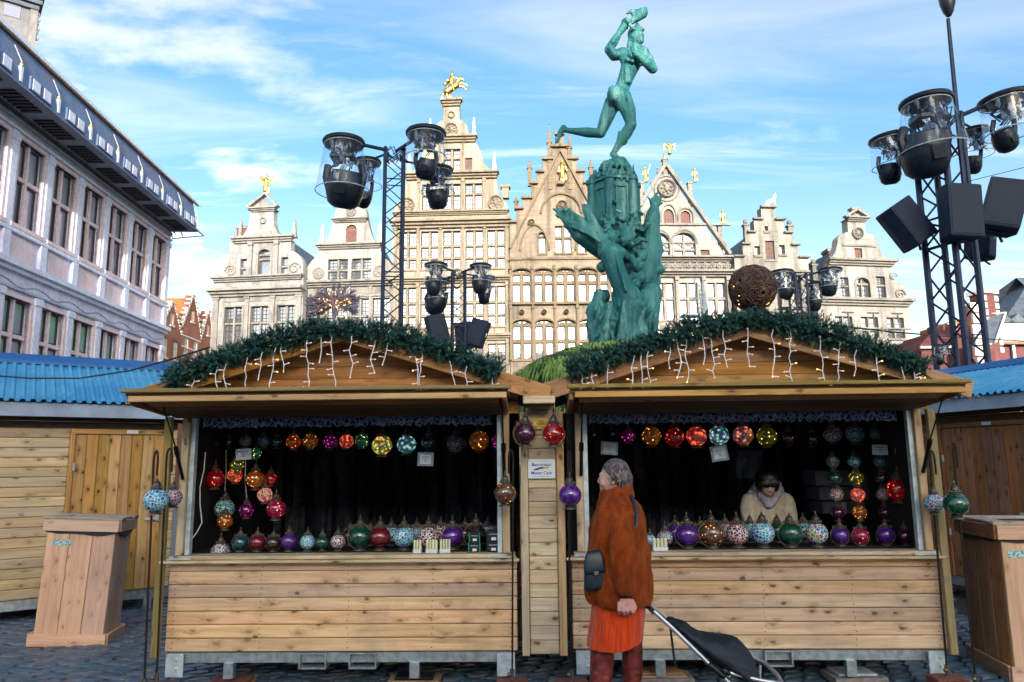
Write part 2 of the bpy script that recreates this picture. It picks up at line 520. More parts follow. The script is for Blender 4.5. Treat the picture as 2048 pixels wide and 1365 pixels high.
def sett_mesh(seed):
    rnd = random.Random(seed); m = MB(); a, b, h = 0.093, 0.047, 0.03
    rs = []
    for z, k in ((-0.06, 1.0), (-0.004, 0.99), (0.008, 0.92), (0.013, 0.70)):
        ring = []
        for i in range(8):
            t = (i + 0.5) / 8 * 2 * math.pi
            x = max(-1, min(1, 1.35 * math.cos(t))); y = max(-1, min(1, 1.35 * math.sin(t)))
            ring.append((x * a * k + rnd.uniform(-.006, .006), y * b * k + rnd.uniform(-.005, .005), z + rnd.uniform(-.003, .003)))
        rs.append(ring)
    m.rings(rs, True)
    return m
setts = [smooth(sett_mesh(i).mesh('cobble')) for i in range(6)]
for s_ in setts: s_.materials.append(M_SETT)
cand = []
ang = R(24)
ca, sa = math.cos(ang), math.sin(ang)
for j in range(-130, 130):
    for i in range(-70, 70):
        u = i * 0.208 + (0.104 if j % 2 else 0) + random.uniform(-.006, .006); w = j * 0.114
        x, y = u * ca - w * sa, 7.0 + u * sa + w * ca
        if not (3.6 < y < 11.5 and abs(x) < 0.72 * y + 0.4): continue
        # what the sheds and stalls stand on stays hidden
        d = V((x, y, 0)) - EYE
        zc_ = d.dot(FW); px = CX + F * d.dot(RT) / zc_; py = CY - F * d.dot(UP) / zc_
        if py > 1385 or px < -30 or px > 2080: continue
        vis = 1.0
        if 330 < px < 1890 and y > 7.2: vis = 0.0
        if px < 300 and y > 9.6: vis = 0.0
        if px > 1900 and y > 8.2: vis = 0.0
        if vis: cand.append((y, x, random.random()))
cand.sort()
rest = MB()
for k, (y, x, rr) in enumerate(cand):
    M = Matrix.Translation((x, y, random.uniform(-.006, .006))) @ Matrix.Rotation(ang + random.uniform(-.03, .03), 4, 'Z') @ Matrix.Rotation(random.uniform(-.04, .04), 4, 'X') @ Matrix.Scale(random.uniform(.94, 1.04), 4)
    if k < 295:
        o = bpy.data.objects.new('cobble', setts[k % 6]); COL.objects.link(o); o.parent = ground; o.matrix_basis = M
    else:
        me = setts[k % 6]
        rest.add([v.co for v in me.vertices], [tuple(p.vertices) for p in me.polygons], M)
cob = obj('cobbles', rest, M_SETT, ground, smooth_on=True); cob['kind'] = 'stuff'

# ---------------------------------------------------------------- the two lantern stalls
q = NT('white_lace')
c = q.coord('Object', (1, 1, 1))
v1 = q.vor(c, 26, 'DISTANCE_TO_EDGE'); v2 = q.vor(c, 52, 'F1')
ringp = q.ramp(q.math('ABSOLUTE', q.math('SUBTRACT', v2.outputs['Distance'], 0.42)), 0.10, 0.04)
edge = q.ramp(v1.outputs['Distance'], 0.12, 0.06)
al = q.math('MAXIMUM', ringp, edge)
q.set(base=(0.20, 0.26, 0.44), rough=0.9, alpha=al)
M_LACE = q.m
M_ROOFPAPER = plain('grey_roof_felt', (0.05, 0.05, 0.055), 0.9, 0, 0.3, 20, 0.4)
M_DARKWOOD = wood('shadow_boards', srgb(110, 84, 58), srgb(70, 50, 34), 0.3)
M_RUBBER = plain('black_rubber', (0.01, 0.01, 0.012), 0.6)

def stall(label, A, rz, W, pock, legs, seat_blocks, flap_px):
    t = thing('market_stall', label, 'market stall', A, rz, 'lantern stalls')
    # lower boards
    zb, h = 0.27, 0.0952
    for k in range(7):
        board('plank', t, (0.0, 0.012 + 0.002 * (k % 2), zb + h * (k + .5)), (W, 0.012 + 0.002 * (k % 2), zb + h * (k + .5)), h - 0.004, 0.024, M_PINE, ch=0.006)
    obj('wall_backing', MB().box(0.0, W, 0.03, 0.05, zb + .003, 0.93), M_DARKWOOD, t)
    nl = MB()
    for k in range(7):
        for x in (.05, W * .27, W * .52, W * .76, W - .05):
            for dz in (.028, .068): nl.ell((x + random.uniform(-.006, .006), -.001, zb + h * k + dz), .0042, .002, .0042, 6, 4)
    no = obj('nail_heads', nl, M_IRON, t); no['kind'] = 'stuff'
    # counter
    board('counter', t, (0.02, 0.02, 0.945), (W - 0.01, 0.02, 0.945), 0.17, 0.028, M_PINE_PALE, face=(0, 0, 1))
    board('counter_edge', t, (-0.04, -0.078, 0.918), (W + 0.02, -0.078, 0.918), 0.022, 0.022, M_PINE_PALE)
    for x in (0.10, W - 0.14):
        b = MB(); b.chamfer(x - .08, x + .10, -.094, -.060, .933, .947, .003); b.chamfer(x - .06, x + .08, -.097, -.09, .936, .944, .002)
        obj('latch', b, M_STEELP, t)
    # inside of the booth
    obj('side_wall', MB().box(0.05, 0.07, 0.06, 2.1, 0.3, 2.12), M_BLACKCLOTH, t)
    obj('side_wall', MB().box(W - 0.07, W - 0.05, 0.06, 2.1, 0.3, 2.12), M_BLACKCLOTH, t)
    bc = MB(); nx, nz = 70, 6
    for i in range(nx + 1):
        for k in range(nz + 1):
            x = 0.07 + (W - 0.14) * i / nx
            bc.v.append((x, 2.04 + 0.035 * math.sin(i * 0.9) + 0.02 * math.sin(i * 2.1 + k), 0.3 + 1.8 * k / nz))
    for i in range(nx):
        for k in range(nz):
            a = i * (nz + 1) + k; bc.f.append((a, a + nz + 1, a + nz + 2, a + 1))
    obj('back_cloth', bc, M_BLUECLOTH, t, smooth_on=True)
    obj('floor', MB().box(0.0, W, 0.05, 2.15, 0.24, 0.268), M_DARKWOOD, t)
    obj('ceiling', MB().box(0.05, W - 0.05, 0.03, 2.1, 2.125, 2.14), M_BLACKCLOTH, t)
    sh = MB(); sh.box(0.08, W - 0.08, 0.107, 0.85, 0.905, 0.958)
    obj('display_shelf', sh, M_BLACKCLOTH, t)
    # jambs
    for s, x in ((-1, 0.0), (1, W)):
        board('jamb', t, (x - s * 0.075, 0.0, 0.962), (x - s * 0.075, 0.0, 1.995), 0.055, 0.06, M_PINE if s > 0 else M_PINE_PALE)
        st = MB(); st.box(min(x - s * 0.106, x - s * 0.14), max(x - s * 0.106, x - s * 0.14), 0.0, 0.05, 0.962, 1.99)
        obj('steel_jamb', st, M_STEELP, t)
        strut = MB()
        xs = x - s * 0.085
        strut.tube([(xs, -0.05, 1.52), (xs, -0.19, 1.74)], 0.013, 8); strut.tube([(xs, -0.18, 1.73), (xs, -0.42, 2.03)], 0.006, 6)
        strut.tube([(xs, -0.165, 1.70), (xs, -0.2, 1.755)], 0.018, 8)
        obj('gas_strut', strut, M_BLACKMETAL, t, smooth_on=True)
    # raised flap
    f0, f1 = flap_px
    fx0 = loc(t, f0, 790, -0.66).x; fx1 = loc(t, f1, 790, -0.66).x
    import_y = (-0.03, -0.64); fz = (1.985, 2.085)
    nb = 5
    for k in range(nb):
        a = (k + .5) / nb
        yy = import_y[0] + (import_y[1] - import_y[0]) * a; zz = fz[0] + (fz[1] - fz[0]) * a
        board('flap_board', t, (fx0 + .09, yy, zz), (fx1 - .09, yy, zz), 0.121, 0.02, M_DARKWOOD if k < 3 else M_GABLE, face=(0, -.16, -1))  # inner boards darker: shade under the flap put into their colour
    board('flap_edge', t, (fx0, -0.665, 2.128), (fx1, -0.665, 2.128), 0.026, 0.05, M_OLIVE)
    board('flap_fascia', t, (fx0 + .05, -0.655, 2.072), (fx1 - .03, -0.655, 2.072), 0.040, 0.03, M_DOOR)
    fb = MB()
    fb.box(fx0 + .02, fx1 - .02, -0.645, -0.02, 2.09, 2.114)
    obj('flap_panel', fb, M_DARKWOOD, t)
    for x in (fx0 + .03, fx1 - .05):
        board('flap_side', t, (x, -0.03, 2.02), (x, -0.62, 2.07), 0.06, 0.03, M_GABLE, face=(-1, 0, 0))
    # gable boards
    rx, rz_ = W / 2, 2.60
    def top(x): return 2.13 + (rz_ - 2.13) * (1 - abs(x - rx) / (rx + .2))
    z = 1.99
    k = 0
    while z < rz_ - 0.02:
        z1 = z + 0.094
        def span(zz):
            if zz <= 2.13: return (-0.02, W + 0.02)
            d = (rx + .2) * (1 - (zz - 2.13) / (rz_ - 2.13)); return (max(-0.02, rx - d), min(W + .02, rx + d))
        a0, a1 = span(z); b0, b1 = span(min(z1, rz_ - .002))
        pb = MB(); pb.prism([(a0, z), (a1, z), (b1, min(z1, rz_ - .002) - .004), (b0, min(z1, rz_ - .002) - .004)], 0.002 * (k % 2), 0.024)
        ctr = V(((a0 + a1) / 2, 0.0, z))
        pb.v = [tuple(V(p) - ctr) for p in pb.v]
        obj('gable_plank', pb, M_GABLE, t, Matrix.Translation(ctr))
        z = z1; k += 1
    obj('gable_backing', MB().prism([(0, 1.99), (W, 1.99), (W + .0, 2.15), (rx, rz_ - .03), (0, 2.15)], 0.03, 0.04), M_DARKWOOD, t)
    # roof and barge boards
    ex = rx + 0.26
    sl_ = V((ex, 0, -(rz_ - 2.13) * ex / (rx + .2))); sd = sl_.normalized()
    for s in (-1, 1):
        d = V((sd.x * s, 0, sd.z)); nrm = V((-d.z * s, 0, d.x * s)) if s > 0 else V((d.z, 0, -d.x))
        nrm = V((0, 0, 1)) - d * d.z; nrm.normalize()
        apex = V((rx, 0, rz_ + 0.02)); Ln = sl_.length
        M = Matrix(((d.x, 0, nrm.x, apex.x), (0, 1, 0, 0), (d.z, 0, nrm.z, apex.z), (0, 0, 0, 1)))
        obj('roof_panel', MB().box(0.0, Ln, -0.16, 2.2, 0.0, 0.035, M if s > 0 else M @ Matrix.Identity(4)), M_ROOFPAPER, t)
        p0 = apex + V((d.x * .004, -0.18, -0.02)); p1 = apex + d * Ln + V((0, -0.18, -0.02))
        board('barge_board', t, p0, p1, 0.13, 0.026, M_GABLE)
    # lace valance along the top of the opening
    lv = MB(); n = 160
    for i in range(n + 1):
        x = 0.16 + (W - 0.34) * i / n
        sag = 0.004 * math.sin(i * .35); y = 0.075 + 0.006 * math.sin(i * 1.3)
        lv.v += [(x, y, 1.992), (x, y - .002, 1.90 + sag + 0.012 * abs(math.sin(i * math.pi / 5)))]
    for i in range(n): lv.f.append((2 * i, 2 * i + 1, 2 * i + 3, 2 * i + 2))
    obj('lace_trim', lv, M_LACE, t)
    # steel base
    obj('base_beam', MB().box(0.02, W - 0.02, 0.03, 0.09, 0.19, 0.262), M_STEEL, t)
    for x in (0.02, W - 0.15):
        b = MB(); b.chamfer(x, x + .13, -0.015, 0.0, 0.10, 0.262, .003)
        for zz in (.16, .22): b.ell((x + .08, -.018, zz), .012, .006, .012, 8, 5)
        obj('corner_plate', b, M_STEELP, t)
    for px in pock:
        x = loc(t, px, 1318, 0.0).x; b = MB()
        for (a, c_, d, e) in ((-.1, .1, .155, .165), (-.1, .1, .255, .265), (-.1, -.09, .165, .255), (.09, .1, .165, .255)):
            b.box(x + a, x + c_, -0.02, 1.9, d, e)
        obj('fork_pocket', b, M_STEEL, t)
    for px in legs:
        x = loc(t, px, 1325, 0.03).x; b = MB()
        b.box(x - .035, x + .035, .0, .06, .085, .19)
        obj('foot', b, M_STEEL, t)
    board('rear_wall', t, (0, 2.13, 1.2), (W, 2.13, 1.2), 1.85, 0.03, M_GABLE, face=(0, 1, 0))
    return t
stall_l = stall('timber market stall with its front open, the one nearest the white canvas building', (-2.57, 5.785, 0), R(-1.3), 2.59, (626, 726), (460, 830), None, (243, 1022))
stall_r = stall('timber market stall behind the woman in rust coat', (0.425, 5.76, 0), R(-2.2), 2.68, (1557,), (1320, 1700), None, (1135, 1942))
# outer corner post of each stall
for t, px0, px1, s in ((stall_l, 327, 0, -1), (stall_r, 1878, 0, 1)):
    a = loc(t, px0 + (12 if s < 0 else -8), 830, -0.06); b = loc(t, (312 if s < 0 else 1895), 1295, -0.06)
    xx = (a.x + b.x) / 2 if s < 0 else (a.x + b.x) / 2
    board('corner_post', t, (xx, -0.06, 0.25), (xx, -0.06, 1.985), 0.055, 0.045, M_OLIVE)

# narrow boarded panel closing the gap between the stalls
pn = thing('plank_panel', 'narrow boarded panel closing the gap between the two open stalls', 'panel', (0.0, 5.74, 0), R(-1.6))
xa = loc(pn, 1046, 1200, 0).x; xb = loc(pn, 1131, 1200, 0).x
for k in range(19):
    z = 0.245 + 0.0985 * k
    board('plank', pn, (xa + .05, 0.0, z + .049), (xb - .05, 0.0, z + .049), 0.095, 0.022, M_PINE_PALE, ch=0.005)
for x in (xa + .02, xb - .02):
    board('upright', pn, (x, -0.022, 0.24), (x, -0.022, 2.0), 0.055, 0.025, M_PINE if x > xa + .1 else M_PINE_PALE)
za = loc(pn, 1080, 800, -0.22); 
board('bracket_board', pn, (loc(pn, 1046, 795, -.22).x, -0.22, za.z), (loc(pn, 1110, 795, -.22).x, -0.22, za.z), 0.055, 0.03, M_PINE_PALE)
pb = MB(); pb.box(loc(pn, 1049, 795, -.22).x, loc(pn, 1107, 795, -.22).x, -0.2, -0.012, za.z - 0.03, za.z - 0.005)
obj('bracket_shelf', pb, M_DARKWOOD, pn)

# supports wedged under the stalls
def wedge(name, label, cat, px, py, y, parts, mat, grp):
    P = atz(px, py, 0.0); P.y = y if y else P.y
    w = thing(name, label, cat, (P.x, P.y, 0.012), random.uniform(-.1, .1), grp)
    for (nm, x0, x1, y0, y1, z0, z1, m) in parts:
        b = MB(); b.chamfer(x0, x1, y0, y1, z0, z1, .004)
        obj(nm, b, m, w)
    return w
def under(px, y=5.84):
    return at(px, 1330, y).x
for (nm, lb, cat, px, parts) in (
    ('support_pad', 'two thin boards under the foot at the left end of the left stall', 'support', 462,
     (('lower_board', -.15, .15, -.13, .13, 0, .022, M_SCRAP), ('upper_board', -.13, .14, -.1, .12, .024, .05, M_BRICKRED))),
    ('support_block', 'split beam end under the middle foot of the left stall', 'support', 830,
     (('beam', -.19, .19, -.09, .10, 0, .05, M_SCRAP), ('shim', -.14, .14, -.08, .09, .052, .072, M_BLACKMETAL))),
    ('support_stack', 'stack of grey blocks and boards seen between the woman\'s boots', 'support', 1322,
     (('block', -.22, .22, -.12, .12, 0, .055, M_CONCRETE), ('board', -.17, .17, -.1, .1, .057, .07, M_SCRAP), ('top_board', -.2, .14, -.09, .1, .072, .086, M_SCRAP))),
    ('support_block', 'brown concrete block under the right end of the right stall', 'support', 1704,
     (('block', -.18, .2, -.14, .14, 0, .052, M_CONCRETE), ('plate', -.14, .14, -.1, .12, .054, .07, M_STEELP)))):
    w = thing(nm, lb, cat, (under(px), 5.845, 0.014), 0, None)
    for (pn_, x0, x1, y0, y1, z0, z1, m) in parts:
        b = MB(); b.chamfer(x0, x1, y0, y1, z0, z1, .005); obj(pn_, b, m, w)
# ---------------------------------------------------------------- facades
def stone(name, base, warm, joint=0.5, grime=0.5, bs=(1.0, 0.36)):
    base, warm = tuple(x * 0.72 for x in base), tuple(x * 0.72 for x in warm)
    q = NT(name)
    c = q.coord('Object', (1, 1, 1), rot=(R(90), 0, 0))
    bt = q.n('ShaderNodeTexBrick'); q.t.links.new(c, bt.inputs['Vector'])
    bt.inputs['Scale'].default_value = 1.0; bt.inputs['Brick Width'].default_value = bs[0]; bt.inputs['Row Height'].default_value = bs[1]
    bt.inputs['Mortar Size'].default_value = 0.014; bt.inputs['Mortar Smooth'].default_value = 0.4; bt.inputs['Bias'].default_value = 0.0
    bt.inputs['Color1'].default_value = (*base, 1); bt.inputs['Color2'].default_value = (*warm, 1)
    bt.inputs['Mortar'].default_value = (*(x * (1 - 0.55 * joint) for x in base), 1)
    p = q.pos((1, 1, 1))
    n1 = q.noise(p, 0.55, 6, 0.62)
    st = q.noise(q.pos((1.6, 1.6, 0.16)), 1.0, 5, 0.6)       # rain streaks
    col = q.mix(1.0, bt.outputs[0], q.ramp(n1, 0.3, 0.7, 0.80, 1.12), 'MULTIPLY')
    col = q.mix(q.ramp(st, 0.46, 0.68, 0.0, grime), col, tuple(x * 0.30 for x in base))
    fine = q.noise(p, 7.0, 4, 0.6)
    col = q.mix(1.0, col, q.ramp(fine, 0.25, 0.75, 0.88, 1.1), 'MULTIPLY')
    q.set(base=col, rough=0.85, spec=0.2)
    q.bump(q.math('ADD', fine, q.math('MULTIPLY', bt.outputs['Fac'], -0.6)), 0.4, 0.03)
    return q.m
def trim_stone(name, base, grime=0.55):
    base, grime = tuple(x * 0.52 for x in base), min(0.85, grime + 0.2)
    q = NT(name)
    p = q.pos((1, 1, 1))
    st = q.noise(q.pos((1.2, 1.2, 0.5)), 1.0, 6, 0.65)
    fine = q.noise(p, 6.0, 4, 0.6)
    col = q.mix(q.ramp(st, 0.46, 0.70, 0.0, grime), base, tuple(x * 0.38 for x in base))
    q.set(base=q.mix(1.0, col, q.ramp(fine, 0.25, 0.75, 0.85, 1.1), 'MULTIPLY'), rough=0.85, spec=0.2)
    q.bump(fine, 0.3, 0.03)
    return q.m
def glass_mat(name, tint, rough=0.04, metal=0.75):
    q = NT(name)
    n = q.noise(q.pos((1, 1, 1)), 1.3, 3, 0.5)
    r = q.rand()
    q.set(base=q.mix(1.0, tint, q.math('ADD', 0.72, q.math('MULTIPLY', r, 0.45)), 'MULTIPLY'), rough=rough, metal=metal, spec=0.8)
    q.bump(n, 0.05, 0.05)
    return q.m
M_GLASS = glass_mat('old_window_glass', (0.38, 0.42, 0.46))
M_SASH = plain('dark_window_bars', (0.05, 0.04, 0.035), 0.6)
M_SHUT = wood('brown_shutter', srgb(120, 90, 84), srgb(80, 56, 50), 0.2)
M_SLATE = plain('blue_slate', (0.075, 0.095, 0.12), 0.6, 0, 0.3, 3.0, 0.3)
q = NT('gilding')
n = q.noise(q.pos((1, 1, 1)), 9, 4, 0.6)
q.set(base=q.mix(q.ramp(n, 0.35, 0.7), (0.95, 0.62, 0.16), (0.72, 0.36, 0.06)), rough=0.32, metal=1.0)
M_GOLD = q.m

def mirror(half, ax):
    """half outline (dx, py) from the foot up to the axis -> full outline"""
    r = [(ax + dx, py) for dx, py in half]
    return r + [(ax - dx, py) for dx, py in reversed(half) if dx > 0.01]
def bez(p0, p1, p2, n=5):
    return [((1 - t) ** 2 * p0[0] + 2 * t * (1 - t) * p1[0] + t * t * p2[0], (1 - t) ** 2 * p0[1] + 2 * t * (1 - t) * p1[1] + t * t * p2[1]) for t in [(k + 1) / n for k in range(n)]]

class House:
    def __init__(s, label, ax, Y, yaw, wallmat, trimmat, pyref=560, name='guild_house', group=None, cat='house'):
        P = at(ax, pyref, Y)
        s.t = thing(name, label, cat, (P.x, P.y, 0), yaw, group)
        s.ax, s.wm, s.tm, s.pyref = ax, wallmat, trimmat, pyref
        s.holes = []
        s.jobs = []
    def U(s, px): return loc(s.t, px, s.pyref, 0).x
    def Z(s, py): return loc(s.t, s.ax, py, 0).z
    def P(s, p): return (s.U(p[0]), s.Z(p[1]))
    def wall(s, half, depth=0.7, base_py=None):
        poly = mirror(half, s.ax) if half[-1][0] < 0.01 or True else half
        pts = [s.P(p) for p in poly]
        pts = [(u, max(z, 0.0)) for u, z in pts]
        m = MB(); m.prism(pts, 0.0, depth, s.holes, 0.34)
        obj('wall', m, s.wm, s.t)
        # dark room behind the openings
        zs = [z for h in s.holes for _, z in h]; us = [u for h in s.holes for u, _ in h]
    def cornice(s, px0, px1, py, h=6, out=0.35, name='cornice', step=True, mat=None):
        z = s.Z(py); hh = s.Z(py - h) - z; u0, u1 = s.U(px0), s.U(px1)
        m = MB()
        out *= 1.35
        m.box(u0 + .16, u1 - .16, -out * 0.35, 0.05, z - hh * 0.9, z - hh * .3)
        m.box(u0 + .1, u1 - .1, -out * 0.65, 0.055, z - hh * .3, z + hh * 0.3)
        m.box(u0, u1, -out, 0.06, z + hh * 0.3, z + hh)
        return obj(name, m, mat or s.tm, s.t)
    def band(s, px0, px1, py0, py1, out=0.08, name='band', mat=None):
        m = MB(); m.box(s.U(px0), s.U(px1), -out, 0.02, s.Z(py1), s.Z(py0))
        return obj(name, m, mat or s.tm, s.t)
    def pilaster(s, px, w, py0, py1, out=0.14, name='pilaster'):
        u = s.U(px); hw = (s.U(px + w) - s.U(px)) / 2; z0, z1 = s.Z(py1), s.Z(py0)
        m = MB(); m.box(u - hw, u + hw, -out, 0.02, z0, z1 - .3)
        m.box(u - hw * 1.35, u + hw * 1.35, -out * 1.5, 0.02, z1 - .3, z1)
        m.box(u - hw * 1.25, u + hw * 1.25, -out * 1.3, 0.02, z0, z0 + .35)
        return obj(name, m, s.tm, s.t)
    def window(s, px0, px1, py0, py1, cols=2, rows=(0.42,), grid=(0, 0), arch=0.0, glass=None, frame=None, name='window', mull=0.13, surround=0.0, arches=0):
        u0, u1, z0, z1 = s.U(px0), s.U(px1), s.Z(py1), s.Z(py0)
        if z0 < 0.3: z0 = 0.3
        W, H = u1 - u0, z1 - z0
        zs = z1 - arch * W if arch else z1
        hole = [(u0, z0), (u1, z0), (u1, zs)]
        if arch:
            for k in range(1, 12):
                a = math.pi * k / 12
                hole.append((u0 + W / 2 + W / 2 * math.cos(a), zs + arch * W * math.sin(a)))
        hole.append((u0, zs))
        s.holes.append(hole)
        fm = MB()
        cs = [u0 + W * k / cols for k in range(cols + 1)]
        rr = [z1 - 0.0] + [z1 - H * f for f in rows] + [z0]
        if arch: rr = [zs] + [z for z in rr[1:]]
        y0, y1 = 0.12, 0.30
        for x in cs[1:-1]: fm.box(x - mull / 2, x + mull / 2, y0, y1, z0, z1 - (0.02 if not arch else 0.1))
        for z in rr[1:-1]: fm.box(u0, u1, y0 + .004, y1, z - mull / 2, z + mull / 2)
        if arch: fm.box(u0, u1, y0 + .008, y1, zs - mull / 2, zs + mull / 2)
        fm.box(u0 - .1, u1 + .1, -0.12, 0.1, z0 - .16, z0 - .003)
        if surround:
            fm.box(u0 - surround, u0, -0.07, 0.1, z0, zs); fm.box(u1, u1 + surround, -0.07, 0.1, z0, zs)
            if not arch: fm.box(u0 - surround, u1 + surround, -0.075, 0.1, z1, z1 + surround)
            else:
                for k in range(12):
                    a0, a1 = math.pi * k / 12, math.pi * (k + 1) / 12
                    def pt(r, a): return (u0 + W / 2 + (W / 2 + r) * math.cos(a), zs + (arch * W + r) * math.sin(a))
                    fm.prism([pt(0, a0), pt(surround, a0), pt(surround, a1), pt(0, a1)], -0.08, 0.08)
        w = obj(name, fm, frame or s.tm, s.t)
        sm = MB(); e = 0.065
        lights = []
        for i in range(cols):
            for j in range(len(rr) - 1):
                a, b = cs[i] + (mull / 2 if i else 0), cs[i + 1] - (mull / 2 if i < cols - 1 else 0)
                t_, d = rr[j] - (mull / 2 if (j or arch) else 0), rr[j + 1] + (mull / 2 if j < len(rr) - 2 else 0)
                lights.append((a, b, d, t_))
        for (a, b, d, t_) in lights:
            sm.box(a, a + e, .24, .29, d, t_); sm.box(b - e, b, .24, .29, d, t_)
            sm.box(a + e, b - e, .241, .29, d, d + e); sm.box(a + e, b - e, .241, .29, t_ - e, t_)
            for k in range(1, grid[0]): x = a + (b - a) * k / grid[0]; sm.box(x - .02, x + .02, .255, .28, d + e, t_ - e)
            for k in range(1, grid[1]): z = d + (t_ - d) * k / grid[1]; sm.box(a + e, b - e, .256, .279, z - .02, z + .02)
            pm = MB(); pm.add([(a + .01, .285, d + .01), (b - .01, .285, d + .01), (b - .01, .285, t_ - .01), (a + .01, .285, t_ - .01)], [(0, 1, 2, 3)])
            tl = (random.uniform(-.012, .012), random.uniform(-.008, .008))
            pm.v = [(x, y + (x - (a + b) / 2) * tl[0] + (z - (d + t_) / 2) * tl[1], z) for x, y, z in pm.v]
            obj('pane', pm, glass or M_GLASS, w)
        if arch:
            pp = [p for p in hole[2:]]
            pm = MB(); pm.add([(x, .285, z) for x, z in pp], [tuple(range(len(pp)))])
            obj('pane', pm, glass or M_GLASS, w)
        obj('sash', sm, M_SASH, w)
        return w
    def shutter(s, px0, px1, py0, py1, arch=0.0):
        u0, u1, z0, z1 = s.U(px0), s.U(px1), s.Z(py1), s.Z(py0)
        W = u1 - u0; zs = z1 - arch * W
        hole = [(u0, z0), (u1, z0), (u1, zs)]
        for k in range(1, 10):
            if arch:
                a = math.pi * k / 10; hole.append((u0 + W / 2 + W / 2 * math.cos(a), zs + arch * W * math.sin(a)))
        hole.append((u0, zs)); s.holes.append(hole)
        m = MB(); n = max(3, int(W / 0.16))
        for k in range(n):
            a, b = u0 + W * k / n, u0 + W * (k + 1) / n
            m.box(a + .008, b - .008, .18 + .01 * (k % 2), .26, z0, z1 - (0.0 if not arch else abs((a + b) / 2 - u0 - W / 2) * arch))
        w = obj('shutter', m, M_SHUT, s.t)
        b = MB(); b.box(u0 - .1, u1 + .1, -.1, .1, z0 - .14, z0 - .003)
        obj('sill', b, s.tm, w)
    def disc(s, px, py, r, out=0.12, name='medallion', boss=True, rays=0):
        u, z = s.U(px), s.Z(py); rr = s.U(px + r) - u
        M = Matrix.Translation((u, 0, z)) @ Matrix.Rotation(R(90), 4, 'X')
        m = MB(); m.lathe([(rr, 0.0), (rr, out), (rr * .88, out * 1.25), (rr * .78, out), (rr * .74, out * .35), (0.01, out * .35)], 24, M, cap=False)
        if boss:
            m.ell((u, -out * .5, z), rr * .34, out * .8, rr * .42, 10, 6)
            for k in range(7):
                a = 2 * math.pi * k / 7 + .4
                m.ell((u + rr * .52 * math.cos(a), -out * .45, z + rr * .52 * math.sin(a)), rr * .17, out * .5, rr * .17, 7, 5)
        return obj(name, m, s.tm, s.t, smooth_on=True)
    def obelisk(s, px, py0, py1, w, mat=None, ball=True):
        u, z0, z1 = s.U(px), s.Z(py1), s.Z(py0); hw = (s.U(px + w) - s.U(px)) / 2; H = z1 - z0
        m = MB()
        m.box(u - hw * 1.3, u + hw * 1.3, 0.02, 0.02 + 2.6 * hw, z0, z0 + H * .12)
        y = 0.02 + 1.3 * hw
        m.rings([[(u + sx * k, y + sy * k, z) for sx, sy in ((-1, -1), (1, -1), (1, 1), (-1, 1))] for z, k in ((z0 + H * .12, hw), (z0 + H * .93, hw * .45), (z1, .02))])
        if ball: m.ell((u, y, z1), hw * .5, nu=8, nv=6)
        return obj('obelisk', m, mat or s.tm, s.t)
    def pillar(s, px, py0, py1, w, ball=0):
        u, z0, z1 = s.U(px), s.Z(py1), s.Z(py0); hw = (s.U(px + w) - s.U(px)) / 2
        m = MB(); y = hw + .03
        m.box(u - hw, u + hw, y - hw, y + hw, z0, z1 - hw * .8)
        m.box(u - hw * 1.4, u + hw * 1.4, y - hw * 1.4, y + hw * 1.4, z1 - hw * .8, z1)
        if ball:
            b = s.U(px + ball) - s.U(px)
            m.ell((u, y, z1 + b * 1.2), b, nu=12, nv=8); m.tube([(u, y, z1), (u, y, z1 + b * .5)], b * .4, 8)
        return obj('pinnacle', m, s.tm, s.t)
    def pinnacle(s, px, py0, py1, w):
        """gothic pinnacle: shaft, tapering crocketed top"""
        u, z0, z1 = s.U(px), s.Z(py1), s.Z(py0); hw = (s.U(px + w) - s.U(px)) / 2; H = z1 - z0
        m = MB(); y = hw - .1
        n = 7
        for k in range(n):
            a, b = z0 + H * .72 * k / n, z0 + H * .72 * (k + .86) / n
            m.box(u - hw, u + hw, y - hw, y + hw, a, b); m.box(u - hw * .8, u + hw * .8, y - hw * .8, y + hw * .8, b, b + H * .72 * .14 / n + .01)
        m.box(u - hw * 1.4, u + hw * 1.4, y - hw * 1.4, y + hw * 1.4, z0 + H * .70, z0 + H * .74)
        m.rings([[(u + sx * k, y + sy * k, z) for sx, sy in ((-1, -1), (1, -1), (1, 1), (-1, 1))] for z, k in ((z0 + H * .74, hw * .9), (z0 + H * .97, hw * .3))])
        for k in range(4):
            zz = z0 + H * (.78 + .05 * k); r_ = hw * (.85 - .14 * k)
            for sx in (-1, 1): m.ell((u + sx * r_, y, zz), hw * .28, nu=6, nv=5)
        m.ell((u, y, z1), hw * .42, nu=8, nv=6)
        return obj('pinnacle', m, s.tm, s.t)
    def rake(s, p0, p1, w=5, out=0.3, name='rake'):
        a, b = V((s.U(p0[0]), 0, s.Z(p0[1]))), V((s.U(p1[0]), 0, s.Z(p1[1])))
        t = s.U(s.ax + w) - s.U(s.ax)
        d = (b - a).normalized(); n = V((-d.z, 0, d.x));  n = n if n.z > 0 else -n
        m = MB(); q_ = [a, b, b + n * t, a + n * t]
        m.prism([(p.x, p.z) for p in q_], -out, 0.06)
        return obj(name, m, s.tm, s.t)
    def arc(s, px, py, rx, ry, w=3, out=0.1, a0=0, a1=180, n=14, name='moulding', power=1.0):
        m = MB(); pts = []
        for k in range(n + 1):
            a = R(a0 + (a1 - a0) * k / n)
            pts.append((s.U(px + rx * math.cos(a)), s.Z(py - ry * abs(math.sin(a)) ** power * (1 if math.sin(a) >= 0 else -1))))
        m.tube([(u, -out * .3, z) for u, z in pts], (s.U(px + w) - s.U(px)) / 2, 6)
        return obj(name, m, s.tm, s.t, smooth_on=True)
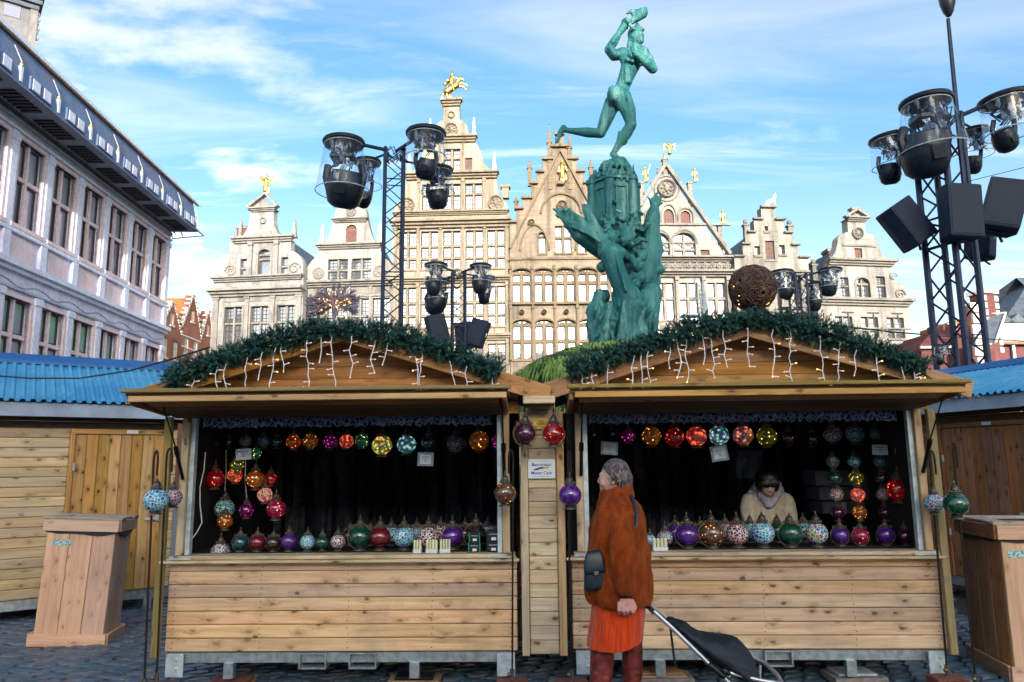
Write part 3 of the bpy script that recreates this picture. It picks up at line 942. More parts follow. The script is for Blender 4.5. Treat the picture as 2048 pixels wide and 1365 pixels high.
    def line(s, pts, w=3, out=0.1, name='moulding'):
        m = MB(); m.tube([(s.U(a), -out * .3, s.Z(b)) for a, b in pts], (s.U(s.ax + w) - s.U(s.ax)) / 2, 6)
        return obj(name, m, s.tm, s.t, smooth_on=True)
    def roof(s, half_px, py_eave, py_top, depth=11, mat=None):
        u0, u1 = s.U(s.ax - half_px), s.U(s.ax + half_px); z0, z1 = s.Z(py_eave), s.Z(py_top); c = (u0 + u1) / 2
        m = MB(); m.prism([(u0, z0), (u1, z0), (c, z1)], 0.72, depth)
        obj('roof', m, mat or M_SLATE, s.t)
        b = MB(); b.box(u0 + .05, u1 - .05, 0.72, depth - .02, 0, z0 - .02)
        obj('side_walls', b, s.wm, s.t)
    def scroll(s, px, py, r, turn=1, out=0.18, name='volute'):
        m = MB(); pts = []; rad = []
        u, z = s.U(px), s.Z(py); rr = s.U(px + r) - u
        for k in range(22):
            a = k * 0.5; q_ = rr * (1 - k / 24)
            pts.append((u + turn * q_ * math.cos(a), -out * .4, z + q_ * math.sin(a))); rad.append(rr * .17 * (1 - k / 40))
        m.tube(pts, rad, 6)
        return obj(name, m, s.tm, s.t, smooth_on=True)

GRP = 'gabled guild houses across the square'
S1, T1 = stone('ashlar_grey_white', (0.56, 0.55, 0.53), (0.47, 0.46, 0.45), .5, .6), trim_stone('trim_grey', (0.56, 0.53, 0.49))
S2, T2 = stone('ashlar_cream', (0.55, 0.52, 0.48), (0.48, 0.46, 0.43), .4, .6), trim_stone('trim_grey_cream', (0.52, 0.49, 0.45))
S3, T3 = stone('ashlar_golden', (0.56, 0.48, 0.37), (0.49, 0.43, 0.35), .5, .6), trim_stone('trim_golden', (0.56, 0.47, 0.35), .5)
S4, T4 = stone('ashlar_tan', (0.44, 0.35, 0.25), (0.36, 0.30, 0.24), .7, .7, (.7, .34)), trim_stone('trim_tan', (0.40, 0.31, 0.21), .6)
S5, T5 = stone('ashlar_pale', (0.55, 0.51, 0.46), (0.49, 0.46, 0.42), .35, .55), trim_stone('trim_pale', (0.52, 0.48, 0.42), .5)
S6, T6 = stone('ashlar_buff', (0.50, 0.47, 0.41), (0.40, 0.38, 0.34), .7, .7, (.8, .4)), trim_stone('trim_buff', (0.42, 0.40, 0.35), .6)
S7, T7 = stone('ashlar_limewash', (0.52, 0.49, 0.45), (0.44, 0.42, 0.39), .6, .65, (.9, .4)), trim_stone('trim_lime', (0.48, 0.45, 0.40), .6)
M_PALEOB = plain('white_obelisk_stone', (0.72, 0.68, 0.62), 0.7)

# house 1: grey gable, scrolls, small pediment
h = House('pale grey stone house with scrolled gable at the left end of the guild row', 517, 53, R(-7), S1, T1, group=GRP)
for a in (453, 505, 557):
    h.window(a, a + 35, 613, 695, 2, (.40,), (2, 4), surround=.12)
    h.window(a, a + 35, 712, 775, 2, (.40,), (2, 4))
    h.band(a - 3, a + 38, 592, 603, .05, 'panel')
h.window(515, 539, 500, 553, 1, (.36,), arch=.42, surround=.14)
h.window(479, 492, 517, 553, 1, (.5,)); h.window(561, 574, 517, 553, 1, (.5,))
h.wall([(90, 930), (90, 558)] + bez((86, 556), (96, 520), (68, 506), 6) + [(62, 505), (62, 482), (50, 480)] + bez((50, 480), (30, 474), (24, 440), 5) + [(24, 421), (28, 420), (0, 396)])
h.cornice(423, 611, 586, 8, .6); h.cornice(426, 608, 558, 5, .4); h.cornice(462, 586, 481, 6, .4); h.cornice(494, 549, 421, 4, .3)
h.rake((492, 419), (526, 393), 4, .4); h.rake((551, 419), (526, 393), 4, .4)
for x, w in ((436, 10), (497, 8), (548, 8), (600, 10)): h.pilaster(x, w, 590, 900)
for x in (500, 552): h.pilaster(x, 7, 484, 556, .2)
h.disc(522, 443, 6, .15, 'oculus', False); h.band(507, 539, 464, 474, .1, 'plaque')
h.scroll(461, 540, 12, -1); h.scroll(588, 540, 12, 1)
h.obelisk(474, 438, 478, 8); h.obelisk(583, 442, 478, 8)
h.pillar(436, 545, 557, 6, 4)
h.roof(78, 590, 440)
h1 = h
# house 2
h = House('cream stone house with arched attic door, between grey gabled house and lighting tower', 698, 53.5, R(-5), S2, T2, group=GRP)
for a in (655, 702): h.window(a, a + 40, 518, 562, 2, (.5,), (2, 3))
for a in (612, 656, 704, 746): h.window(a, a + 34, 598, 690, 2, (.38,), (2, 4)); h.band(a, a + 34, 576, 589, .05, 'panel')
h.shutter(689, 711, 450, 492, .5)
h.wall([(93, 930), (93, 569)] + bez((93, 568), (90, 535), (76, 520), 5) + [(62, 506), (62, 494)] + bez((62, 494), (42, 484), (35, 442), 6) + [(34, 440)] + bez((34, 430), (30, 415), (24, 412), 3) + [(22, 396), (12, 384), (0, 380)])
h.cornice(605, 792, 569, 6, .5); h.cornice(632, 764, 494, 5, .4); h.cornice(662, 735, 442, 4, .35)
h.obelisk(640, 447, 492, 9, M_PALEOB); h.obelisk(757, 447, 492, 9, M_PALEOB)
h.disc(699, 424, 10, .12, 'medallion', True); h.disc(637, 545, 12, .1); h.disc(759, 545, 12, .1)
h.band(604, 792, 592, 595, .12, 'string_course')
for x in (650, 699, 742): h.pilaster(x, 5, 572, 900, .1)
h.roof(82, 580, 430)
# house 3: the tall golden one with the rider
h = House('tallest golden stone house with five rows of gridded windows and a gilded rider', 902, 52, R(-2.5), S3, T3, group=GRP)
for a in (797, 841, 886, 931, 975):
    h.window(a, a + 35, 462, 537, 2, (.40, .72), (2, 3)); h.window(a, a + 35, 574, 653, 2, (.40, .72), (2, 3)); h.window(a, a + 35, 689, 760, 2, (.5,), (2, 4))
for a in (842, 886, 930): h.window(a, a + 35, 368, 425, 2, (.36,), (2, 4))
h.window(886, 920, 298, 341, 2, (.42,), (2, 2))
h.shutter(859, 874, 317, 342); h.shutter(930, 945, 317, 342)
h.wall([(117, 930), (117, 428)] + bez((117, 427), (114, 405), (100, 398), 5) + bez((98, 396), (94, 380), (92, 356), 3) + [(92, 352), (92, 345)] + bez((88, 345), (66, 338), (62, 312), 5) + bez((62, 305), (52, 290), (48, 286), 3) + [(48, 272), (35, 271)] + bez((35, 270), (36, 246), (17, 240), 5) + [(16, 208), (0, 208)])
h.cornice(780, 1024, 450, 8, .6); h.cornice(784, 1020, 428, 4, .35); h.cornice(783, 1022, 562, 6, .45); h.cornice(783, 1022, 677, 6, .45)
h.cornice(806, 1000, 354, 6, .5); h.cornice(849, 956, 281, 6, .45); h.cornice(880, 925, 208, 6, .4, 'pedestal_cap')
for x in (790, 836, 881, 926, 970, 1014):
    h.pilaster(x, 5, 452, 556, .14); h.pilaster(x, 5, 566, 672, .14); h.pilaster(x, 5, 681, 900, .14)
for x in (836, 881, 926, 969): h.pilaster(x, 5, 358, 427, .14)
h.disc(993, 409, 16, .2); h.disc(812, 409, 16, .2); h.disc(902, 260, 14, .2); h.disc(902, 231, 7, .15, 'clock', False)
for x in (857, 948): h.obelisk(x, 236, 272, 7, M_PALEOB)
for x in (815, 990): h.obelisk(x, 306, 345, 8, M_PALEOB)
h.line([(926, 350), (926, 288)], 4, .3); h.line([(878, 350), (878, 288)], 4, .3)
h.roof(96, 450, 290)
h.pillar(1012, 372, 398, 14)
h3 = h
# house 4: stepped gothic gable
h = House('tan stepped-gable house with pointed tracery and traceried upper windows', 1125, 51.5, R(0), S4, T4, group=GRP)
for a in (1025, 1069, 1113, 1157, 1201):
    h.window(a, a + 36, 538, 603, 2, (.42,), (0, 0), arch=.22, mull=.2); h.window(a, a + 36, 639, 718, 2, (.55,), (0, 0), arch=.28, mull=.2)
    h.arc(a + 18, 548, 22, 12, 4, .3); h.arc(a + 18, 651, 22, 13, 4, .3)
    for k in (0, 1):
        h.arc(a + 9.5 + 17 * k, 551, 7.5, 9, 2.5, -.5, name='tracery'); h.arc(a + 9.5 + 17 * k, 655, 7.5, 10, 2.5, -.5, name='tracery')
    h.disc(a + 18, 625, 5, .25, 'carved_boss', True); h.pilaster(a - 4, 4, 610, 720, .2, 'shaft'); h.pilaster(a - 4, 4, 532, 604, .2, 'shaft')
h.window(1078, 1093, 465, 506, 1, (), arch=.5, surround=.12); h.window(1158, 1173, 465, 506, 1, (), arch=.5, surround=.12)
h.window(1112, 1144, 452, 506, 2, (.42,), mull=.16)
h.wall([(105, 930), (105, 445), (91, 445), (91, 418), (78, 418), (78, 397), (60, 397), (60, 368), (48, 368), (48, 345), (35, 345), (35, 320), (16, 320), (16, 295), (8, 295), (8, 270), (0, 270)])
for a, b, y in ((105, 91, 445), (92, 77, 418), (79, 59, 397), (61, 47, 368), (49, 34, 345), (36, 15, 320), (17, 0, 295)):
    for s_ in (-1, 1):
        x0, x1 = sorted((1125 + s_ * (a + 2), 1125 + s_ * (b - 1))); h.band(x0, x1, y - 3, y + 1, .3, 'step_cap')
h.band(1115, 1135, 267, 272, .3, 'step_cap')
h.rake((1022, 498), (1125, 304), 4, .25); h.rake((1228, 498), (1125, 304), 4, .25)
for x, a, b in ((1062, 322, 372), (1104, 248, 380), (1145, 264, 380), (1188, 322, 372), (1034, 396, 420)): h.pinnacle(x, a, b, 8)
h.arc(1125, 440, 42, 52, 5, .4, 10, 170, power=.8); h.arc(1070, 512, 30, 62, 4, .3, 10, 170); h.arc(1182, 512, 30, 62, 4, .3, 10, 170)
h.disc(1127, 413, 11, .25, 'carved_shield'); h.band(1018, 1232, 605, 610, .35, 'string_course'); h.band(1018, 1232, 516, 520, .15, 'string_course'); h.disc(1064, 446, 7, .2, 'carved_boss'); 
h.roof(88, 470, 330)
nb = MB(); h_ = h
h.band(1118, 1132, 366, 372, .45, 'corbel')
# house 5: flamboyant triangular gable
h = House('pale stone house with triangular traceried gable, balustrade and small gilded figures', 1340, 52, R(2), S5, T5, group=GRP)
for a in (1232, 1270, 1311, 1358, 1414): h.window(a, a + 36, 566, 640, 2, (.42,), mull=.18); h.window(a, a + 36, 660, 740, 2, (.42,), mull=.18)
for a in (1245, 1298, 1350): h.window(a, a + 44, 466, 519, 2, (.62,), arch=.42, mull=.16, surround=.1); h.arc(a + 22, 488, 26, 27, 4, .35); h.arc(a + 12, 497, 8, 9, 2.5, -.5, name='tracery'); h.arc(a + 32, 497, 8, 9, 2.5, -.5, name='tracery')
h.shutter(1300, 1320, 422, 448, .5); h.shutter(1332, 1354, 418, 448, .7); h.shutter(1367, 1387, 422, 448, .5)
h.shutter(1404, 1422, 500, 520); h.shutter(1258, 1276, 500, 520)
h.wall([(120, 930), (120, 520), (112, 508), (0, 340)])
h.rake((1459, 512), (1340, 336), 6, .4); h.rake((1221, 512), (1340, 336), 6, .4)
for x, ry in ((1310, 27), (1343, 40), (1377, 27)): h.arc(x, 432, 15, ry * .55, 3.5, .35, name='ogee'); h.line([(x - 15, 449), (x - 15, 432)], 3, .3); h.line([(x + 15, 449), (x + 15, 432)], 3, .3)
h.disc(1341, 378, 19, .3, 'rose_medallion'); h.arc(1341, 378, 25, 25, 3, .3, 0, 360, 24)
h.cornice(1218, 1464, 521, 5, .55, 'balcony_rail'); h.cornice(1218, 1464, 550, 6, .6, 'balcony_base')
u0, u1 = h.U(1222), h.U(1460)
for k in range(16):
    u = u0 + (u1 - u0) * (k + .5) / 16; z = h.Z(535); r_ = (u1 - u0) / 32 * .9; m = MB()
    for (dx, dz) in ((-.5, 0), (.5, 0), (0, .5), (0, -.5)):
        pts = [(u + r_ * dx * .9 + r_ * .48 * math.cos(2 * math.pi * i / 10), -.45, z + r_ * dz * .9 + r_ * .48 * math.sin(2 * math.pi * i / 10)) for i in range(11)]
        m.tube(pts, .045, 5, False)
    m.box(u - r_ * 1.06, u - r_ * .98, -.5, -.4, z - r_, z + r_)
    obj('quatrefoil', m, T5, h.t, smooth_on=True)
h.band(1216, 1466, 448, 452, .2, 'string_course')
for x, a, b in ((1291, 364, 412), (1390, 364, 412), (1446, 448, 500), (1240, 448, 500)): h.pillar(x, a, b, 8)
h.pinnacle(1340, 308, 352, 9); h.line([(1325, 334), (1355, 334)], 4, -1); h.line([(1329, 344), (1351, 344)], 3, -1)
for k in range(8):
    t_ = (k + .6) / 8.5
    for s_ in (-1, 1): 
        m = MB(); m.ell((h.U(1340 + s_ * (119 * t_ + 6)), -.1, h.Z(336 + 176 * t_ - 2)), .16, .16, .2, 7, 5); obj('crocket', m, T5, h.t, smooth_on=True)
for x in (1306, 1352, 1405, 1454): h.pilaster(x, 6, 555, 900, .25)
h.roof(106, 530, 372)
h5 = h
# house 6
h = House('buff stepped-gable house with ball finials and a gilded beast on top', 1545, 52.5, R(5), S6, T6, group=GRP)
h.shutter(1535, 1553, 482, 520); h.window(1513, 1524, 493, 511, 1, ()); h.window(1563, 1574, 490, 509, 1, ()); h.window(1536, 1543, 453, 463, 1, ())
for a in (1480, 1510, 1562, 1596): h.window(a, a + 24, 560, 610, 2, (.4,), (1, 2)); h.window(a, a + 24, 640, 700, 2, (.4,))
h.wall([(74, 930), (74, 516), (56, 516), (56, 491), (43, 491), (43, 467), (30, 467), (30, 441), (14, 441), (14, 416), (0, 416)])
for a, b, y in ((74, 55, 516), (57, 42, 491), (44, 29, 467), (31, 13, 441)):
    for s_ in (-1, 1):
        x0, x1 = sorted((1545 + s_ * (a + 2), 1545 + s_ * (b - 1))); h.band(x0, x1, y - 3, y, .3, 'step_cap')
h.band(1529, 1561, 413, 417, .3, 'step_cap')
for x, a, b in ((1500, 449, 493), (1589, 449, 493)): h.pillar(x, a, b, 9, 5)
h.pillar(1632, 527, 560, 9, 5)
h.band(1471, 1619, 541, 545, .2, 'string_course'); h.band(1471, 1619, 622, 626, .2, 'string_course')
h.roof(66, 530, 440)
h6 = h
# house 7
h = House('limestone house with bell-shaped gable and volutes at the right end of the row', 1722, 52, R(9), S7, T7, group=GRP)
h.shutter(1714, 1729, 497, 522); h.window(1680, 1697, 556, 599, 1, (.4,), (2, 3)); h.window(1711, 1738, 556, 599, 2, (), (2, 3), arch=.42, surround=.12); h.window(1752, 1770, 552, 596, 1, (.4,), (2, 3))
for a in (1664, 1715, 1766): h.window(a, a + 34, 634, 676, 2, (.62,), (1, 2)); h.window(a, a + 34, 690, 760, 2, (.5,))
h.wall([(90, 930), (90, 606)] + bez((90, 604), (92, 568), (70, 560), 5) + [(62, 552), (62, 527), (66, 524)] + bez((66, 524), (48, 518), (42, 492), 5) + bez((42, 486), (38, 468), (18, 466), 5) + [(17, 442), (20, 440), (0, 427)])
h.cornice(1654, 1790, 527, 6, .45); h.cornice(1632, 1815, 606, 7, .5); h.cornice(1700, 1744, 441, 4, .35)
h.rake((1698, 439), (1722, 424), 4, .35); h.rake((1746, 439), (1722, 424), 4, .35); h.pillar(1722, 416, 427, 10)
h.disc(1722, 468, 11, .2, 'rosette'); h.band(1690, 1758, 491, 494, .12, 'string_course')
h.scroll(1797, 588, 11, 1); h.scroll(1786, 552, 8, 1); h.scroll(1648, 588, 11, -1)
for x in (1690, 1740, 1788):
    m = MB(); u, z = h.U(x), h.Z(626); m.box(u - .45, u + .45, -.05, -.01, z - .05, z + .05); m.box(u - .05, u + .05, -.055, -.012, z - .7, z - .05); obj('wall_anchor', m, M_SASH, h.t)
h.band(1636, 1812, 655, 658, .1, 'string_course')
h.roof(78, 620, 480)
# small brick chimney stacks behind the gables
for (px, py0, py1, w, Y, lb) in ((482, 452, 500, 16, 60, 'brick chimney behind the grey house\'s left obelisk'), (1667, 497, 560, 22, 60, 'brick chimney behind the limestone house\'s bell gable'), (1487, 500, 560, 14, 60, 'brick chimney behind the buff stepped gable')):
    a, b = at(px - w / 2, py0, Y), at(px + w / 2, py1, Y)
    c_ = thing('chimney', lb, 'chimney', (a.x / 2 + b.x / 2, Y, b.z - 3))
    H_ = a.z - b.z + 3; hw = (b.x - a.x) / 2
    obj('stack', MB().box(-hw, hw, 0, 1.2, 0, H_ - .25), M_BRICKRED, c_); obj('cap', MB().box(-hw - .08, hw + .08, -.08, 1.28, H_ - .25, H_), T7, c_)
# ---------------------------------------------------------------- gilded figures on the gables
def gilded(name, label, cat, px, py_foot, Y, forms, vox, group=None, mat=None):
    """forms are given in pixels from the foot point: (kind, ...)"""
    P = at(px, py_foot, Y)
    k = (at(px + 50, py_foot, Y) - P).length / 50
    m = MB()
    for f_ in forms:
        if f_[0] == 'c':
            _, a, b, ra, rb = f_
            m.capsule([a[0] * k, (a[2] if len(a) > 2 else 0) * k, a[1] * k], [b[0] * k, (b[2] if len(b) > 2 else 0) * k, b[1] * k], ra * k, rb * k, 10)
        else:
            _, c, rx, ry, rz = f_
            m.ell([c[0] * k, (c[2] if len(c) > 2 else 0) * k, c[1] * k], rx * k, ry * k, rz * k, 12, 8)
    me = remesh(m, vox * k, 2, name=name)
    o = obj(name, me, mat or M_GOLD); o.location = P
    return tag(o, label, cat, group)
G2 = 'gilded figures on the gables'
# horse and rider with a small dragon below
gilded('rider_statue', 'gilded rider on a rearing horse atop the tallest golden house', 'statue', 902, 202, 52.3, [
    ('c', (-8, 20), (10, 33), 7.5, 6.5), ('c', (8, 33), (18, 47), 5.5, 3.5), ('c', (18, 48), (25, 44), 3.2, 2), ('c', (10, 32), (22, 38), 3, 2), ('c', (22, 38), (32, 33), 2, 1.5),
    ('c', (10, 30, 3), (24, 32, 3), 2.6, 1.8), ('c', (24, 32, 3), (30, 25, 3), 1.8, 1.3), ('c', (-10, 18), (-6, 6), 4.5, 2.5), ('c', (-6, 6), (-10, -2), 2.2, 1.8), ('c', (-6, 17, 4), (2, 5, 4), 4, 2.3), ('c', (2, 5, 4), (-1, -2, 4), 2, 1.7),
    ('c', (-13, 20), (-19, 8), 2.6, 1.4), ('c', (0, 32), (1, 50), 5, 4.5), ('e', (2, 57), 3.6, 3.6, 4.2), ('e', (2, 61), 2, 2, 2), ('c', (1, 48), (-9, 42), 2.3, 1.8), ('c', (2, 48, -4), (12, 46, -4), 2.2, 1.6), ('c', (-2, 46, 4), (-13, 38, 5), 3, 3.4),
    ('c', (3, 30, -6), (6, 20, -7), 3, 2), ('c', (-10, -2), (-16, -12), 3.2, 2.4), ('c', (-16, -12), (-10, -20), 2.6, 1.6), ('c', (-10, -2), (-4, -10), 2.2, 1.3), ('c', (-14, -8), (-21, -4), 1.8, 1.2), ('e', (0, -1), 12, 5, 1.6)], .8, G2)
def saint(px, foot, hgt, Y, name, label, wings=False, arm=None):
    s = hgt / 48.0
    fm = [('c', (-2, 2), (-2, 20), 3, 3.6), ('c', (3, 2), (2, 20), 3, 3.6), ('c', (0, 12), (0, 34), 5.2, 4.6), ('e', (0, 32), 6, 4, 4), ('e', (0, 43), 3, 3, 3.8), ('c', (-6, 33), (-8, 22), 2, 1.6), ('c', (6, 33), (9, 24), 2, 1.6), ('e', (0, 1), 6, 5, 1.5), ('c', (5, 18), (8, 6), 2.4, 1.6)]
    if wings: fm += [('c', (-4, 34, 2), (-11, 42, 3), 2.5, 2.8), ('c', (-11, 42, 3), (-11, 28, 3), 2.6, 1.2), ('c', (4, 34, 2), (11, 42, 3), 2.5, 2.8), ('c', (11, 42, 3), (11, 28, 3), 2.6, 1.2)]
    if arm: fm += [('c', (6, 33), (12, 38), 2, 1.6), ('c', (12, 38), (14, 52), 1.6, 1.8)]
    def S(f_):
        if f_[0] == 'c': return ('c', tuple(x * s for x in f_[1]), tuple(x * s for x in f_[2]), f_[3] * s, f_[4] * s)
        return ('e', tuple(x * s for x in f_[1]), f_[2] * s, f_[3] * s, f_[4] * s)
    return gilded(name, label, 'statue', px, foot, Y, [S(x) for x in fm], .75 * max(s, .55), G2)
saint(531, 393, 47, 53.2, 'angel_statue', 'gilded winged figure on the grey house\'s small pediment', True)
saint(1125, 366, 50, 51.2, 'saint_statue', 'gilded standing figure in the niche of the stepped tan gable')
saint(1291, 365, 34, 52.2, 'figure_statue', 'gilded figure raising a cup, pillar left of the spire', False, True)
saint(1390, 365, 32, 52.1, 'figure_statue', 'gilded figure on the pillar just right of the spire')
saint(1446, 449, 33, 52.0, 'figure_statue', 'gilded figure on the lowest right pillar of the traceried gable')
gilded('eagle_statue', 'gilded eagle with drooping wings atop the traceried gable\'s spire', 'statue', 1339, 308, 52.1, [
    ('c', (0, 2), (0, 14), 3.2, 3.6), ('e', (0, 21), 2.4, 2.4, 3), ('c', (0, 21), (3, 19.5), 1.2, .8), ('c', (-2, 15), (-10, 20), 2.4, 2.6), ('c', (-10, 20), (-10, 7), 2.8, 1.2), ('c', (2, 15), (10, 20), 2.4, 2.6), ('c', (10, 20), (10, 7), 2.8, 1.2), ('e', (0, 0), 4.5, 4.5, 1.6)], .6, G2)
gilded('beast_statue', 'pale gilded crouching beast atop the buff stepped gable', 'statue', 1545, 415, 52.8, [
    ('c', (-13, 4), (-8, 10), 4, 5), ('c', (-8, 10), (2, 15), 5, 4), ('c', (2, 15), (6, 22), 3.4, 3), ('e', (6, 24), 3.4, 3, 2.8), ('c', (4, 13), (6, 2), 2, 1.5), ('c', (-10, 5), (-4, 1), 2.4, 1.6), ('c', (-14, 4), (-18, 1), 1.6, 1), ('c', (7, 27), (8, 30), 1, .6)], .6, G2, M_PALEOB)

# ---------------------------------------------------------------- white canvas building on the left
M_CANV = None
def canvas(name, base, blot, streak):
    q = NT(name)
    p = q.pos((1, 1, 1)); n1 = q.noise(p, 0.9, 5, 0.6); st = q.noise(q.pos((2.2, 2.2, .25)), 1.0, 5, .6); f = q.noise(p, 9, 4, .6)
    col = q.mix(q.ramp(n1, .4, .68, 0, .7), base, blot)
    col = q.mix(q.ramp(st, .45, .75, 0, .55), col, streak)
    q.set(base=q.mix(1.0, col, q.ramp(f, .3, .7, .88, 1.1), 'MULTIPLY'), rough=.75, spec=.25)
    q.bump(st, .15, .03)
    return q.m
M_CANV = canvas('printed_canvas_wall', srgb(226, 226, 246), srgb(210, 198, 220), srgb(184, 182, 214))
M_CANV_LIGHT = canvas('printed_canvas_stone', srgb(230, 236, 253), srgb(220, 214, 232), srgb(194, 196, 226))
M_CANV_PINK = canvas('printed_pinkish_stone', srgb(236, 214, 218), srgb(228, 200, 196), srgb(200, 184, 202))
M_CANV_BLUE = canvas('printed_slate_blue', srgb(112, 134, 166), srgb(128, 132, 158), srgb(88, 108, 142))
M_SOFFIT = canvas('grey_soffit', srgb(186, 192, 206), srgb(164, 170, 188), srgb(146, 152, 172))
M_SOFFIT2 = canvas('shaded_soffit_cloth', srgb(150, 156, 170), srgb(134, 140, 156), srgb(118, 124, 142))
M_DKGLASS = glass_mat('dark_leaded_glass', (0.30, 0.30, 0.37), .2, .5)
M_BLGLASS = glass_mat('bluish_glass', (0.46, 0.52, 0.62), .2, .5)
q = NT('green_patched_glass')
n = q.noise(q.pos((1, 1, .8)), .8, 4, .6)
q.set(base=q.mix(q.ramp(n, .38, .62), srgb(150, 160, 176), srgb(130, 206, 140)), rough=.25, metal=0.2)  # green reflection patches put into the base colour
M_GRGLASS = q.m
CORN = at(330, 600, 30.0); CORN.z = 0
tb = thing('canvas_building', 'large building wrapped in pale printed canvas filling the left edge', 'building', CORN, R(90 + 2.8))
# its frame: x runs back along the facade away from the viewer, -y faces the square
def fs(px, py, y=0.0): return loc(tb, px, py, y)
x_end = 0.0; x_near = fs(0, 560).x - 5.0
ZE = 11.2                                        # eaves
bays = [-0.95 - 1.75 * k for k in range(9)]      # bay centres
holes = []
rows = ((9.05, 10.62, 7.55), (5.05, 6.1, 2.7))
def winrow(zb, zm, zt, lower, cols=2):
    for k, xc in enumerate(bays):
        hw = .62
        u0, u1 = xc - hw, xc + hw
        holes.append([(u0, zb), (u1, zb), (u1, zt), (u0, zt)])
        fm = MB()
        fm.box(xc - .05, xc + .05, .06, .2, zb, zt); fm.box(u0, u1, .064, .2, zm - .055, zm + .055)
        for a, b in ((u0 - .1, u0), (u1, u1 + .1)): fm.box(a, b, -.06, .1, zb, zt)
        fm.box(u0 - .1, u1 + .1, -.065, .1, zt, zt + .12); fm.box(u0 - .16, u1 + .16, -.13, .1, zb - .12, zb - .003)
        w = obj('window', fm, M_CANV_PINK, tb)
        sm = MB()
        for (a, b) in ((u0, xc - .05), (xc + .05, u1)):
            for j, (d, t_) in enumerate(((zb, zm - .055), (zm + .055, zt))):
                e = .06
                sm.box(a, a + e, .14, .19, d, t_); sm.box(b - e, b, .14, .19, d, t_); sm.box(a + e, b - e, .141, .19, d, d + e); sm.box(a + e, b - e, .141, .19, t_ - e, t_)
                pm = MB(); pm.add([(a, .18, d), (b, .18, d), (b, .18, t_), (a, .18, t_)], [(0, 1, 2, 3)])
                gm = (M_GRGLASS if (lower and k >= 2) else (M_BLGLASS if (j == 1 or lower) else M_DKGLASS))
                obj('pane', pm, gm, w)
        obj('sash', sm, M_SASH, w)
winrow(8.22, 9.6, 10.66, False)
winrow(3.7, 5.2, 6.22, True)
wl = MB(); wl.prism([(x_near, 0), (0, 0), (0, ZE), (x_near, ZE)], 0.0, 9.0, holes, .3)
obj('facade', wl, M_CANV, tb)
def hb(name, z0, z1, out, mat, x1=.05): 
    m = MB(); m.box(x_near, x1, -out, .01, z0, z1); return obj(name, m, mat, tb)
hb('cornice', 7.02, 7.16, .30, M_CANV_LIGHT); hb('cornice', 6.9, 7.02, .18, M_CANV_LIGHT); hb('string_course', 6.44, 6.50, .10, M_SOFFIT); hb('frieze', 6.50, 6.9, .04, M_CANV)
hb('sill_band', 7.98, 8.09, .12, M_CANV_LIGHT); hb('cornice', 10.80, 10.88, .14, M_CANV_LIGHT); hb('frieze', 10.88, 11.05, .05, M_SOFFIT); hb('cornice', 11.05, 11.15, .12, M_SOFFIT)
hb('plinth_band', 3.2, 3.44, .1, M_CANV_LIGHT)
for k in range(len(bays) + 1):
    xp = (bays[0] + .875 - .1) if k == 0 else bays[k - 1] - .875
    hw_ = .13
    m = MB(); m.box(xp - hw_, xp + hw_, -.10, .0, 8.1, 10.78); m.box(xp - hw_ * 1.3, xp + hw_ * 1.3, -.13, .0, 10.5, 10.68); m.box(xp - hw_ * 1.2, xp + hw_ * 1.2, -.12, 0, 7.18, 7.96)
    obj('pilaster', m, M_CANV_LIGHT, tb)
    m = MB(); m.box(xp - hw_, xp + hw_, -.10, .0, 3.46, 6.3); m.box(xp - hw_ * 1.35, xp + hw_ * 1.35, -.14, .0, 6.2, 6.4)
    obj('pilaster', m, M_CANV_LIGHT, tb)
    if k < len(bays):
        m = MB(); m.box(bays[k] - .55, bays[k] + .55, -.045, 0, 7.26, 7.90); obj('panel', m, M_CANV_PINK, tb)
        m = MB(); m.tube([(bays[k] - .85 + 1.7 * i / 12, -.05, 6.62 + .07 * math.cos(2 * math.pi * i / 12)) for i in range(13)], .022, 5); obj('frieze_shadow_line', m, M_SOFFIT, tb)  # thin tube stands in for a wavy shadow line on the plain frieze
# soffit with dark slots, and the canvas mansard above it
OUT = 1.15
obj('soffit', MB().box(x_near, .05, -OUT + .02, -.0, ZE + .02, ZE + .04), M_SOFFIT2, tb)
for k, xc in enumerate(bays):
    for i in range(7):
        m = MB(); xx = xc - .62 + i * .19; m.box(xx, xx + .1, -.86, -.34, ZE - .03, ZE + .018); obj('soffit_slot', m, M_RUBBER, tb)
for y in (-.06, -.2):
    m = MB(); m.tube([(x_near, y, ZE - .02), (.1, y, ZE - .02)], .025, 6); obj('scaffold_rail', m, M_BLACKMETAL, tb)
zt = ZE + 1.15
man = MB(); man.add([(x_near, -OUT, ZE + .01), (-.05, -OUT, ZE + .01), (-.35, -OUT + .12, zt), (x_near, -OUT + .12, zt), (-.05, 3, ZE + .01), (-.35, 3, zt)], [(0, 1, 2, 3), (1, 4, 5, 2)])
obj('mansard', man, M_CANV_BLUE, tb)
